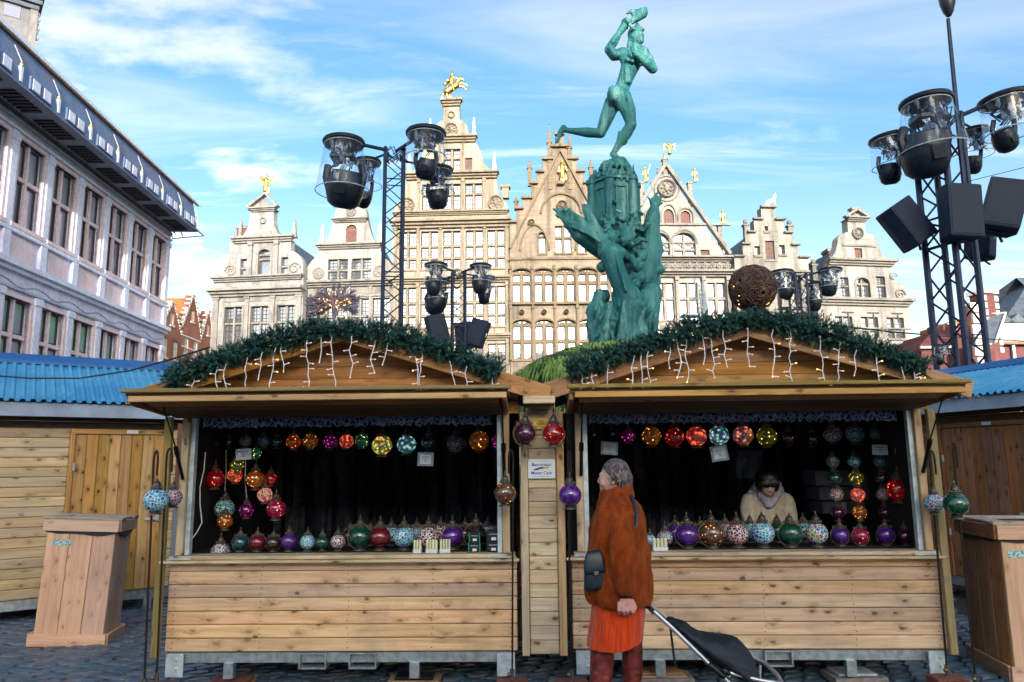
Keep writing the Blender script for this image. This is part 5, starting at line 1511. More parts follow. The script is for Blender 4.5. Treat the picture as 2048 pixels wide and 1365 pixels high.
LM = {
 'purple': (glass_globe('purple', (.07, .015, .20)), 'purple glass'),
 'plum': (glass_globe('plum', (.05, .008, .03)), 'plum glass'),
 'smoke': (glass_globe('smoke', (.035, .022, .018)), 'smoky brown glass'),
 'dark': (glass_globe('dark', (.03, .022, .04)), 'near-black glass'),
 'darkteal': (glass_globe('darkteal', (.008, .06, .07)), 'dark teal glass'),
 'green': (glass_globe('green', (.004, .06, .035)), 'green glass'),
 'red': (glass_globe('red', (.14, .006, .015)), 'red glass'),
 'redlit': (glass_globe('redlit', (.16, .004, .01), (.5, .006, .006), (1.0, .16, .04)), 'glowing red glass'),
 'pinklit': (glass_globe('pinklit', (.22, .01, .05), (.45, .01, .05), (1.0, .3, .2)), 'glowing pink glass'),
 'magenta': (glass_globe('magenta', (.05, .002, .03), (.25, .0, .16), (.9, .06, .5)), 'dim glowing magenta glass'),
 'amber': (glass_globe('amber', (.2, .05, .008), (.55, .14, .012), (1.0, .55, .12)), 'glowing amber glass'),
 'orange': (glass_globe('orange', (.2, .03, .005), (.65, .07, .004), (1.0, .34, .04)), 'glowing red-orange glass'),
 'brownlit': (glass_globe('brownlit', (.09, .045, .03), (.1, .03, .01), (1.0, .4, .06)), 'brown glass'),
 'greenlit': (glass_globe('greenlit', (.01, .09, .05), (.02, .2, .08), (.7, .9, .4)), 'glowing green glass'),
 'yellowlit': (glass_globe('yellowlit', (.06, .08, .01), (.2, .18, .01), (1.0, .7, .1)), 'glowing yellow-green glass'),
 'mwhite': (mosaic_globe('white', [(.35, .02, .05), K_, (.12, .02, .05), (.05, .02, .06)], (.78, .74, .76)), 'white-grouted plum mosaic'),
 'mblue': (mosaic_globe('blue', [(.01, .16, .38), (.02, .3, .45), (.01, .08, .3), (.03, .35, .42)], (.62, .72, .78)), 'blue mosaic'),
 'mteal': (mosaic_globe('teal', [(.0, .16, .18), (.01, .28, .28), (.0, .08, .14)], (.5, .64, .66)), 'teal mosaic'),
 'mmulti': (mosaic_globe('multi', [(.02, .3, .3), (.25, .08, .2), (.3, .25, .05), (.05, .1, .35)], (.72, .76, .76), scale=3.2), 'multicoloured pale mosaic'),
 'mdark': (mosaic_globe('dark', [(.28, .01, .04), (.01, .15, .2), (.2, .02, .1), (.02, .05, .15)], (.55, .55, .6)), 'dark multicoloured mosaic'),
 'mred': (mosaic_globe('redlit', [(.5, .01, .02), (.6, .05, .01), (.3, .0, .04)], (.6, .5, .5), 1.3, (1., .25, .03)), 'glowing red mosaic'),
 'myellow': (mosaic_globe('yellowlit', [(.5, .3, .02), (.1, .3, .05), (.4, .05, .05), (.3, .3, .2)], (.5, .5, .4), 1.2, (1., .55, .05)), 'glowing yellow mosaic'),
 'mbluelit': (mosaic_globe('bluelit', [(.01, .2, .4), (.03, .3, .3), (.05, .1, .4)], (.45, .55, .6), .7, (.7, .9, .5)), 'glowing blue mosaic'),
 'mpink': (mosaic_globe('pinklit', [(.5, .03, .08), (.4, .2, .03), (.2, .02, .1)], (.7, .62, .62), .9, (1., .35, .1)), 'glowing pink mosaic'),
 'mdim': (mosaic_globe('dim', [(.05, .02, .03), (.09, .02, .05), (.02, .05, .06)], (.55, .48, .52)), 'dim grey mosaic'),
 'mdimteal': (mosaic_globe('dimteal', [(.0, .06, .08), (.0, .10, .10), (.01, .04, .08)], (.30, .44, .50)), 'dim teal mosaic'),
}
_glob = {}
def globe_mesh(key):
    if key not in _glob:
        m = MB(); m.ell((0, 0, 0), 1, 1, .97, 28, 18); me = m.mesh('globe'); smooth(me, R(80)); me.materials.append(LM[key][0]); _glob[key] = me
    return _glob[key]
m = MB(); m.lathe([(.46, .84), (.5, .9), (.44, .96), (.48, 1.02), (.40, 1.1), (.42, 1.16), (.34, 1.24), (.28, 1.38), (.30, 1.44), (.17, 1.56), (.1, 1.62), (.13, 1.70), (.05, 1.78), (.03, 2.0)], 14)
for k in range(10):
    a = 2 * math.pi * k / 10; m.ell((.47 * math.cos(a), .47 * math.sin(a), 1.06), .07, nu=6, nv=4)
CAP = smooth(m.mesh('cap')); CAP.materials.append(M_PEWTER)
m = MB(); m.lathe([(.30, -.92), (.44, -.94), (.40, -1.0), (.5, -1.05), (.60, -1.12), (.62, -1.17), (.0, -1.17)], 16)
BASE = smooth(m.mesh('base')); BASE.materials.append(M_PEWTER)
m = MB(); pts = []
for k in range(26):
    t_ = k / 25; a = -1.15 + 2.1 * t_; pts.append((1.13 * math.cos(a) - (.1 if t_ > .8 else 0) * (t_ - .8) * 5, 0, 1.13 * math.sin(a)))
ex, ez = pts[-1][0], pts[-1][2]
for k in range(12): a = .4 + k * .5; r_ = .18 * (1 - k / 16); pts.append((ex + .16 + r_ * math.cos(a + 2.4), 0, ez + .12 + r_ * math.sin(a + 2.4)))
m.tube(pts, .035, 5)
SCR = smooth(m.mesh('scroll_arm')); SCR.materials.append(M_PEWTER)
m = MB(); m.tube([(0, 0, 1.95), (.1, 0, 2.06), (0, 0, 2.18), (-.1, 0, 2.06), (0, 0, 1.95)], .025, 5)
RING = smooth(m.mesh('hanging_ring')); RING.materials.append(M_IRON)
def lantern(px, py, r, key, label, Y=None, z=None, scroll=False, hang=True, group=None, rz=None, flip=False):
    if z is not None:
        P = atz(px, py + 1.17 * r, z); 
        if Y: P.y = Y
        d = ray(px, py); P = EYE + d * (P.y / d.y)
        s = (P - EYE).dot(FW) / F * r
        P.z = z + 1.17 * s
    else:
        P = at(px, py, Y); s = (P - EYE).dot(FW) / F * r
    M = Matrix.Translation(P) @ Matrix.Rotation(random.uniform(-.4, .4) if rz is None else rz, 4, 'Z') @ Matrix.Scale(s, 4)
    t = thing('mosaic_lantern' if key[0] == 'm' and key != 'magenta' else 'glass_lantern', label, 'lantern', M=M, group=group)
    obj('globe', globe_mesh(key), None, t); obj('cap', CAP, None, t); obj('base', BASE, None, t)
    if hang: obj('hanging_ring', RING, None, t)
    if scroll:
        obj('scroll_arm', SCR, None, t); obj('scroll_arm', SCR, None, t, Matrix.Rotation(math.pi, 4, 'Z'))
    return t
ORD = ['first', 'second', 'third', 'fourth', 'fifth', 'sixth', 'seventh', 'eighth', 'ninth', 'tenth', 'eleventh', 'twelfth', 'thirteenth', 'fourteenth', 'fifteenth', 'sixteenth', 'seventeenth', 'eighteenth']
G_ = 'lanterns of the two stalls'
row = [(392, 885, 9, 'dark'), (427, 886, 10, 'darkteal'), (457, 885, 10, 'dark'), (491, 882, 13, 'mdim'), (527, 883, 13, 'mdimteal'), (553, 884, 12, 'darkteal'), (587, 884, 15, 'orange'), (621, 883, 15, 'amber'), (661, 885, 14, 'magenta'), (693, 883, 14, 'mred'), (724, 882, 14, 'greenlit'), (764, 891, 20, 'myellow'), (813, 889, 19, 'mbluelit'), (858, 886, 16, 'darkteal'), (913, 887, 20, 'mdim'), (958, 882, 20, 'amber'), (997, 884, 14, 'magenta')]
for i, (a, b, r_, k) in enumerate(row): lantern(a, b, r_, k, f'{LM[k][1]} lantern, {ORD[i]} from left in left stall\'s top hanging row', Y=6.35, group=G_)
row = [(1185, 870, 10, 'dark'), (1222, 868, 10, 'dark'), (1257, 873, 14, 'magenta'), (1303, 873, 19, 'amber'), (1349, 874, 19, 'redlit'), (1393, 873, 20, 'mred'), (1438, 871, 20, 'mbluelit'), (1486, 871, 20, 'mpink'), (1534, 873, 20, 'yellowlit'), (1578, 876, 14, 'plum'), (1625, 878, 14, 'dark'), (1665, 868, 19, 'mwhite'), (1710, 868, 19, 'mteal'), (1752, 868, 14, 'mdimteal'), (1795, 868, 17, 'mdimteal')]
for i, (a, b, r_, k) in enumerate(row): lantern(a, b, r_, k, f'{LM[k][1]} lantern, {ORD[i]} from left in right stall\'s top hanging row', Y=6.35, group=G_)
for (a, b, r_, k, Y, d) in ((430, 958, 18, 'redlit', 6.2, 'leftmost of left stall\'s hanging cluster'), (474, 931, 14, 'yellowlit', 6.25, 'just below left stall\'s first price card'), (470, 951, 15, 'mred', 6.4, 'tucked behind yellow-green one in left stall'),
    (511, 908, 12, 'greenlit', 6.3, 'beside left stall\'s first price card'), (511, 959, 18, 'amber', 6.2, 'centre of left stall\'s hanging cluster'), (541, 958, 13, 'redlit', 6.35, 'right of amber one in left stall\'s cluster'),
    (530, 990, 15, 'mpink', 6.2, 'below amber one in left stall\'s cluster'), (449, 1018, 20, 'mteal', 6.25, 'low in left stall\'s hanging cluster'), (493, 1021, 14, 'magenta', 6.2, 'on a chain low in left stall\'s cluster'),
    (552, 1018, 19, 'pinklit', 6.2, 'lowest right of left stall\'s hanging cluster'), (450, 1043, 15, 'amber', 6.05, 'in front of teal mosaic one in left stall')):
    lantern(a, b, r_, k, f'{LM[k][1]} lantern {d}', Y=Y, group=G_)
for i, px in enumerate((1666, 1709, 1761)):
    nm = ('left', 'middle', 'right')[i]
    for (py, r_, ks) in ((924, 13, ('mdimteal', 'mteal', 'mdimteal')), (957, 14, ('darkteal', 'yellowlit', 'dark')), (990, 14, ('mwhite', 'mred', 'mwhite')), (1026, 14, ('plum', 'amber', 'plum'))):
        lv_ = {924: 'top', 957: 'second', 990: 'third', 1026: 'fourth'}[py]
        lantern(px + (py - 924) * .1, py, r_, ks[i], f'{LM[ks[i]][1]} lantern, {lv_} down in {nm} column at right stall\'s right side', Y=6.3, hang=False, group=G_)
lantern(1797, 979, 23, 'redlit', 'large glowing red glass lantern hanging on a cord at right stall\'s right jamb', Y=6.05, group=G_)
lantern(1822, 1036, 15, 'redlit', 'small glowing red lantern lowest beside right stall\'s right jamb', Y=6.1, group=G_)
# on the counters
cl = [(441, 1100, 19, 'mmulti', 0), (481, 1077, 15, 'darkteal', 1), (515, 1081, 15, 'red', 1), (547, 1083, 14, 'smoke', 1), (578, 1083, 16, 'purple', 0), (615, 1085, 15, 'mblue', 0), (645, 1083, 14, 'green', 0), (676, 1084, 15, 'mwhite', 0), (720, 1075, 22, 'green', 1), (760, 1080, 21, 'red', 0), (808, 1072, 21, 'mblue', 0), (857, 1067, 21, 'mwhite', 1), (905, 1068, 21, 'purple', 1), (952, 1062, 22, 'smoke', 1), (1000, 1060, 19, 'plum', 1)]
for i, (a, b, r_, k, s_) in enumerate(cl):
    lantern(a, b, r_, k, f'{LM[k][1]} lantern, {ORD[i]} from left along left stall\'s counter', z=.962 if i else .87, Y=5.96 if r_ < 18 else 5.99, scroll=bool(s_), hang=False, group=G_, rz=0 if s_ else None)
for i, (a, r_, k) in enumerate(((700, 15, 'smoke'), (742, 15, 'plum'), (783, 17, 'mteal'), (834, 17, 'mteal'), (882, 18, 'mwhite'), (930, 17, 'smoke'), (975, 17, 'mblue'))):
    lantern(a, 1058, r_, k, f'{LM[k][1]} lantern, {ORD[i]} from left in left counter\'s back row', z=.962, Y=6.32, scroll=True, hang=False, group=G_, rz=0)
cr_ = [(1300, 1072, 12, 'mblue', 0), (1330, 1070, 16, 'mdark', 0), (1374, 1063, 22, 'purple', 1), (1423, 1063, 23, 'brownlit', 1), (1474, 1062, 22, 'mwhite', 0), (1525, 1060, 23, 'mblue', 0), (1580, 1060, 22, 'green', 1), (1633, 1062, 22, 'mmulti', 0), (1680, 1068, 17, 'purple', 1), (1721, 1070, 16, 'pinklit', 1), (1771, 1068, 17, 'purple', 1), (1810, 1069, 15, 'plum', 0)]
for i, (a, b, r_, k, s_) in enumerate(cr_):
    lantern(a, b, r_, k, f'{LM[k][1]} lantern, {ORD[i]} from left along right stall\'s counter', z=.962, Y=5.93 if r_ > 18 else 5.97, scroll=bool(s_), hang=False, group=G_, rz=0 if s_ else None)
for i, (a, r_, k) in enumerate(((1350, 17, 'purple'), (1400, 16, 'smoke'), (1450, 18, 'mdark'), (1500, 18, 'mteal'), (1554, 18, 'green'), (1607, 18, 'mteal'))):
    lantern(a, 1052, r_, k, f'{LM[k][1]} lantern, {ORD[i]} from left in right counter\'s back row', z=.962, Y=6.28, scroll=True, hang=False, group=G_, rz=0)
# hanging cords and chains inside
for (t, nm, lst, lb) in ((stall_l, 'hanging_rail', [(385, 862), (1005, 860)], 'dark rail carrying left stall\'s top row of lanterns'), (stall_r, 'hanging_rail', [(1175, 846), (1815, 842)], 'dark rail carrying right stall\'s top row of lanterns')):
    a, b = at(lst[0][0], lst[0][1] - 14, 6.35), at(lst[1][0], lst[1][1] - 14, 6.35)
    m = MB(); m.tube([a, b], .008, 6); tag(obj(nm, m, M_IRON), lb, 'rail')
def cord(name, label, cat, pts, r_, mat=M_IRON, grp=None):
    m = MB(); m.tube(pts, r_, 5); return tag(obj(name, m, mat, smooth_on=True), label, cat, grp)
cord('chain', 'thin chain holding the magenta lantern in the left stall', 'chain', [at(491, 905, 6.2), at(490, 960, 6.2), at(493, 996, 6.2)], .006, M_PEWTER)
cord('chain', 'thin chain above the teal mosaic lantern in the left stall', 'chain', [at(452, 900, 6.25), at(452, 950, 6.25), at(449, 982, 6.25)], .005, M_PEWTER)
cord('cord', 'white electric cord hanging inside the left stall\'s left jamb', 'cord', [at(411, 905, 6.0), at(408, 940, 6.0), at(400, 975, 6.0), at(400, 1010, 6.0), at(404, 1045, 6.0), at(394, 1065, 5.95), at(376, 1088, 5.9), at(369, 1112, 5.87)], .005, M_WHITE)
cord('cord', 'cord from the ceiling to the large red lantern in the right stall', 'cord', [at(1790, 845, 6.05), at(1791, 900, 6.05), at(1796, 940, 6.05)], .005, M_WHITE)

# ---------------------------------------------------------------- iron garden hooks with lanterns, standing on bricks
def hook(label, px_b, py_b, px_t, py_t, drop_px, brick_lb, lant, loops, Y=None):
    B = atz(px_b, py_b, 0.07)
    if Y: 
        d = ray(px_b, py_b); B = EYE + d * (Y / d.y)
    Y_ = B.y
    T = at(px_t, py_t, Y_)
    t = thing('iron_hook', label, 'garden hook', (B.x, B.y, 0), 0, 'iron hooks beside the stalls')
    m = MB(); b = L(t, B); tp = L(t, T); dx = (at(px_t + drop_px, py_t, Y_) - T).x
    pts = [(b.x, 0, .09), ((b.x + tp.x) / 2, 0, tp.z / 2), (tp.x, 0, tp.z - .06)]
    for k in range(1, 9): a = math.pi * k / 9; pts.append((tp.x + dx / 2 - dx / 2 * math.cos(a), 0, tp.z - .06 + .07 * math.sin(a)))
    pts.append((tp.x + dx, 0, tp.z - .10)); pts.append((tp.x + dx, 0, tp.z - .16))
    m.tube(pts, .0075, 6); obj('rod', m, M_IRON, t, smooth_on=True)
    m = MB(); m.tube([(b.x, 0, .06), (b.x, 0, .2)], .016, 8); m.ell((b.x - .02, -.02, .17), .016, nu=8, nv=6)
    obj('spike_socket', m, M_PEWTER, t, smooth_on=True)
    bk = MB(); bk.chamfer(b.x - .11, b.x + .11, -.08, .08, .012, .125, .006); obj('brick', bk, M_BRICKRED, t)
    if lant:
        lx, ly, lr, lk, ll = lant
        lantern(lx, ly, lr, lk, ll, Y=Y_, group=G_)
    return t
hook('thin iron hook on a brick, farther left of the two at the left stall', 290, 1352, 309, 905, 8, '', (312, 1001, 24, 'mblue', 'bright blue mosaic lantern on the leftmost iron hook'), 0, Y=5.38)
hook('iron hook on a red brick beside the left stall\'s corner post', 315, 1335, 334, 900, 12, '', (346, 995, 18, 'mdark', 'dark multicoloured mosaic lantern hanging before left stall\'s left jamb'), 0, Y=5.52)
hook('iron hook on a brick at the left stall\'s right end', 1024, 1335, 1026, 903, -9, '', (1010, 987, 22, 'brownlit', 'brown glass lantern with a flame, hanging before left stall\'s right jamb'), 0, Y=5.52)
hook('iron hook on a brick at the right stall\'s left end', 1143, 1345, 1135, 905, 6, '', (1140, 991, 23, 'purple', 'deep purple glass lantern hanging between the panel and the woman'), 0, Y=5.5)
hook('iron hook beside the right stall\'s outer post', 1893, 1333, 1858, 905, 10, '', (1868, 1006, 19, 'mmulti', 'pale multicoloured mosaic lantern before right stall\'s outer post'), 0, Y=5.52)
hook('iron hook standing nearest the orange wooden bin', 1950, 1350, 1905, 890, 6, '', (1912, 1009, 24, 'green', 'green glass lantern hanging in front of the brown shed door'), 0, Y=5.3)
for (px, k, lb) in ((1050, 'plum', 'dark plum glass lantern under the bracket, nearer the left stall'), (1107, 'redlit', 'glowing red glass lantern under the bracket, nearer the right stall')):
    lantern(px, 868, 22, k, lb, Y=5.53, group=G_, scroll=True, rz=.3)
    cord('lantern_wire', f'wire holding the {"plum" if k == "plum" else "red"} lantern to the bracket', 'wire', [at(px, 803, 5.53), at(px, 828, 5.53)], .004)

# ---------------------------------------------------------------- signs, cards, boxes
def text(body, size, M, mat, parent, name='lettering', ext=.0004, align='CENTER'):
    cu = bpy.data.curves.new(name, 'FONT'); cu.body = body; cu.size = size; cu.align_x = align; cu.align_y = 'CENTER'; cu.extrude = ext; cu.offset = size * .012
    o = bpy.data.objects.new(name, cu); COL.objects.link(o)
    dg = bpy.context.evaluated_depsgraph_get(); me = bpy.data.meshes.new_from_object(o.evaluated_get(dg)); bpy.data.objects.remove(o)
    return obj(name, me, mat, parent, M)
M_INKBLUE = plain('blue_ink', (.012, .05, .26), .5); M_YELLOW = plain('yellow_ink', (.72, .42, .02), .5); M_INK = plain('black_ink', (.012, .012, .015), .5); M_YELPL = plain('yellow_plastic', (.62, .40, .03), .45); M_GREYINK = plain('grey_ink', (.18, .2, .25), .5)
FACE = Matrix.Rotation(R(90), 4, 'X')
def card(name, label, cat, px, py, wpx, hpx, Y, tilt=0, mat=M_PAPER, grp=None):
    P = at(px, py, Y); k = (P - EYE).dot(FW) / F
    t = thing(name, label, cat, M=Matrix.Translation(P) @ Matrix.Rotation(tilt, 4, 'Y'), group=grp)
    obj('card', MB().box(-wpx * k / 2, wpx * k / 2, 0, .002, -hpx * k / 2, hpx * k / 2), mat, t)
    return t, k
t, k = card('payment_sign', 'white payment card sign with blue lettering pinned on the boarded panel', 'sign', 1083, 938, 54, 38, 5.695)
text('Bancontact', 8.6 * k, Matrix.Translation((0, -.002, 8 * k)) @ FACE, M_INKBLUE, t)
text('Mister Cash', 8.6 * k, Matrix.Translation((0, -.002, -8.5 * k)) @ FACE, M_INKBLUE, t)
def wave(y0, amp, x0, x1, th, mat, nm):
    m = MB(); n = 16; pts = []
    for i in range(n + 1):
        u = i / n; x = x0 + (x1 - x0) * u; z = y0 + amp * math.sin((u - .5) * math.pi); h2 = th * (.35 + .65 * math.sin(math.pi * u))
        m.v += [(x * k, -.003, (z - h2) * k), (x * k, -.003, (z + h2) * k)]
    for i in range(n): m.f.append((2 * i, 2 * i + 2, 2 * i + 3, 2 * i + 1))
    obj(nm, m, mat, t)
wave(0.3, 2.2, -16, 5, 2.0, M_INKBLUE, 'blue_wave'); wave(1.2, 1.2, -6, 16, 1.8, M_YELLOW, 'yellow_wave')
for i in range(3): obj('pin', MB().ell(((-24, 24, 0)[i] * k, -.003, (17, 18, -17)[i] * k), .005, nu=8, nv=5), M_STEELP, t)
obj('small_print', MB().box(-16 * k, 16 * k, -.0015, -.0005, -15.3 * k, -14.6 * k), M_GREYINK, t)
t, k = card('yellow_sign', 'small yellow sign half hidden between the two bracket lanterns', 'sign', 1079, 848, 36, 21, 5.70, 0, M_YELPL)
text('ALL', 6.2 * k, Matrix.Translation((4 * k, -.002, 5 * k)) @ FACE, M_INK, t); text('EVENTS', 6.2 * k, Matrix.Translation((7.5 * k, -.002, -.6 * k)) @ FACE, M_INK, t)
m = MB(); m.add([(-14 * k, -.002, -2 * k), (-7 * k, -.002, -2 * k), (-10 * k, -.002, 5 * k)], [(0, 1, 2)]); m.tube([(-13 * k, -.002, 5 * k), (-15 * k, -.002, 7 * k), (-16.5 * k, -.002, 4.5 * k), (-14 * k, -.002, 3.5 * k)], .6 * k, 5); obj('logo', m, M_PAPER, t)
obj('small_print', MB().box(-8 * k, 12 * k, -.002, -.0005, -6.6 * k, -5.6 * k), M_INK, t)
GC = 'price cards in the stalls'
for (px, py, w_, h_, tl, mount, lb) in ((487, 909, 31, 22, R(-3), 0, 'white price card among hanging lanterns at left stall\'s left side'), (851, 919, 22, 19, R(2), 1, 'white price card on dark mount below left stall\'s hanging row'), (1219, 897, 24, 18, R(4), 1, 'small price card above the woman\'s head in the right stall'), (1439, 907, 24, 23, R(-9), 1, 'tilted price card hanging in the middle of the right stall'), (1760, 900, 31, 20, R(2), 0, 'white price card above the lantern columns in the right stall')):
    t, k = card('price_card', lb, 'price card', px, py, w_, h_, 6.1, tl, M_PAPER, GC)
    if mount: obj('mount', MB().box(-(w_ / 2 + 5) * k, (w_ / 2 + 5) * k, .003, .006, -(h_ / 2 + 4) * k, (h_ / 2 + 4) * k), M_FASCIA, t)
    for i, ww in enumerate((.62, .3, .22)): obj('printed_line', MB().box(-w_ * ww / 2 * k, w_ * ww / 2 * k, -.002, -.0005, (4.0 - 4.5 * i) * k, (5.2 - 4.5 * i) * k), M_GREYINK, t)
M_CLEARBOX = plain('clear_candle_pack', (.62, .68, .74), .25, 0, .1); M_WAX = plain('cream_wax', (.72, .72, .48), .5)
def pack(label, px, py_b, wpx, hpx, n, stall_):
    P = atz(px, py_b, .962); P.y = max(P.y, 5.75); k = (P - EYE).dot(FW) / F
    t = thing('candle_pack', label, 'candle pack', (P.x, P.y, .961), R(random.uniform(-8, 8)), 'candle packs on the counters')
    w_, h_ = wpx * k, hpx * k
    obj('tray', MB().chamfer(-w_ / 2, w_ / 2, -.012, .03, 0, h_ * .3, .003), M_CLEARBOX, t)
    for i in range(n):
        x = -w_ / 2 + w_ * (i + .5) / n; m = MB(); m.lathe([(w_ / n * .42, h_ * .305), (w_ / n * .42, h_ * .95), (w_ / n * .2, h_)], 8, Matrix.Translation((x, .008, 0))); obj('candle', m, M_WAX, t, smooth_on=True)
pack('white candle pack before the blue mosaic lantern, leftmost of three', 832, 1109, 17, 26, 3, stall_l); pack('cream candle pack, middle of three on the left counter', 861, 1109, 24, 26, 4, stall_l); pack('cream candle pack, rightmost of three on the left counter', 888, 1109, 22, 27, 4, stall_l)
pack('white candle pack beside the woman on the right counter', 1321, 1102, 30, 25, 4, stall_r)
M_BOXG = plain('green_edge_box', (.01, .10, .055), .35); M_BOXK = plain('dark_printed_box', (.008, .014, .018), .35)
def carton(label, px, py_b, wpx, hpx, mat, band):
    P = atz(px, 1106, .962); k = (P - EYE).dot(FW) / F; P.y = max(P.y, 5.8)
    z = .961 + (1106 - py_b) * k
    t = thing('carton', label, 'box', (P.x, P.y, z), R(random.uniform(-6, 6)), 'small boxes on the left counter')
    w_, h_ = wpx * k, hpx * k - .001
    obj('box', MB().chamfer(-w_ / 2, w_ / 2, -.03, .05, 0, h_, .002), mat, t)
    obj('label', MB().box(-w_ * .15, w_ * .2, -.0315, -.0303, h_ * .12, h_ * .38), M_PAPER, t); obj('label', MB().box(-w_ * .3, w_ * .3, -.0315, -.0303, h_ * .62, h_ * .7), M_FASCIA, t)
    if band:
        for a, b in ((-w_ / 2, -w_ * .44), (w_ * .44, w_ / 2)): obj('edge', MB().box(a, b, -.0318, -.0302, 0, h_), M_BOXG2, t)
M_BOXG2 = plain('bright_green_print', (.01, .36, .16), .4)
carton('lower green-edged small box on the left counter', 948, 1106, 24, 20, M_BOXK, True); carton('upper green-edged small box on the left counter', 949, 1086, 22, 19, M_BOXK, True)
carton('lower black small box at the left counter\'s right end', 987, 1105, 27, 20, M_BOXK, False); carton('upper black small box at the left counter\'s right end', 987, 1085, 28, 22, M_BOXK, False)
# grey stacked cartons behind the lantern columns of the right stall
M_GREYBOX = plain('slate_grey_carton', (.035, .05, .065), .7, 0, .2, 10)
for (x0, y0, w_, h_, lb) in ((1632, 940, 78, 32, 'upper grey carton behind the lantern columns'), (1640, 973, 80, 28, 'middle grey carton behind the lantern columns'), (1646, 1002, 84, 26, 'lower grey carton behind the lantern columns'), (1712, 940, 66, 60, 'grey carton at the right of the stacked cartons')):
    a, b = at(x0, y0 + h_, 6.6), at(x0 + w_, y0, 6.6)
    t = thing('grey_carton', lb, 'carton', ((a.x + b.x) / 2, 6.6, a.z), 0, 'grey cartons in the right stall'); w2 = (b.x - a.x) / 2
    obj('box', MB().chamfer(-w2, w2, 0, .3, 0, b.z - a.z - .004, .004), M_GREYBOX, t); obj('tape', MB().box(-.02, .02, -.002, -.0005, 0, b.z - a.z - .01), M_FASCIA, t)
# ---------------------------------------------------------------- fir garlands, icicle lights
q = NT('fir_needles')
p = q.pos((1, 1, 1)); n1 = q.noise(p, 14, 3, .6); n2 = q.noise(p, 60, 2, .6)
col = q.mix(q.ramp(n1, .35, .65), (0.008, 0.045, 0.038), (0.035, 0.125, 0.10))
col = q.mix(q.ramp(n2, .55, .8, 0, .5), col, (0.10, 0.20, 0.15))
q.set(base=col, rough=.55, spec=.3)
M_FIR = q.m
def sprig(mb, base, d, ln, nn, nl, wd, droop=0.0, rnd=random):
    d = V(d).normalized()
    ref = V((0, 0, 1)) if abs(d.z) < .9 else V((1, 0, 0))
    u = d.cross(ref).normalized(); w = d.cross(u)
    tip = base + d * ln
    mb.add([base - u * .0025, base + u * .0025, tip], [(0, 1, 2)])
    for k in range(nn):
        t = (k + 1) / nn
        p = base + d * ln * t + V((0, 0, -droop * t * t))
        a = rnd.uniform(0, 2 * math.pi)
        o = (u * math.cos(a) + w * math.sin(a)) * .85 + d * .75
        e = p + o.normalized() * nl * rnd.uniform(.75, 1.15)
        s = d.cross(o).normalized() * wd
        mb.add([p - s, p + s, e], [(0, 1, 2)])
def garland(t, label, pts, n, seed):
    rnd = random.Random(seed)
    P = [loc(t, a, b, -0.235) for a, b in pts]
    seg = [(P[i + 1] - P[i]).length for i in range(len(P) - 1)]; tot = sum(seg)
    mb = MB()
    for k in range(n):
        s = rnd.uniform(0, tot); i = 0
        while i < len(seg) - 1 and s > seg[i]: s -= seg[i]; i += 1
        c = P[i].lerp(P[i + 1], min(1, s / seg[i])); ax = (P[i + 1] - P[i]).normalized()
        a = rnd.uniform(0, 2 * math.pi); o = V((0, -1, 0)) * math.cos(a) + ax.cross(V((0, -1, 0))) * math.sin(a)
        rr = rnd.uniform(.0, .052) * (1 + .5 * math.sin(s * 13 + i * 1.7))
        if math.sin(s * 29 + i * 2.3) < -.8 and rnd.random() < .6: continue
        d = o + ax * rnd.uniform(-.9, .9) + V((0, -.15, .15))
        sprig(mb, c + o * rr, d, rnd.uniform(.035, .085), 18, .027, .0034, 0, rnd)
    w = thing('fir_garland', label, 'garland', M=FRAME[t.name].copy(), group='fir garlands on the stall gables')
    obj('sprigs', mb, M_FIR, w)
    st = MB(); st.tube([p + V((0, .02, 0)) for p in P], .02, 6); obj('core', st, M_IRON, w)
    return w
GL = [(335, 762), (380, 745), (430, 723), (500, 698), (560, 678), (620, 662), (690, 657), (750, 664), (820, 682), (880, 700), (940, 720), (1000, 748)]
GR = [(1138, 745), (1190, 726), (1250, 702), (1310, 685), (1380, 662), (1440, 647), (1510, 640), (1580, 649), (1650, 666), (1720, 690), (1790, 714), (1852, 742)]
garland(stall_l, 'dark fir garland along the left stall\'s gable', GL, 3100, 3)
garland(stall_r, 'dark fir garland along the right stall\'s gable', GR, 3300, 4)
q = NT('warm_bulb'); q.set(base=(.9, .6, .3), emit=(1.0, .40, .08), es=2.0); M_BULB = q.m
q = NT('dull_bulb'); q.set(base=(.8, .66, .62), rough=.3, emit=(1.0, .55, .3), es=.25); M_BULBD = q.m  # duller bulbs still carry a faint warm glow of their own
M_LEAD = plain('white_light_lead', (.80, .79, .82), .5)
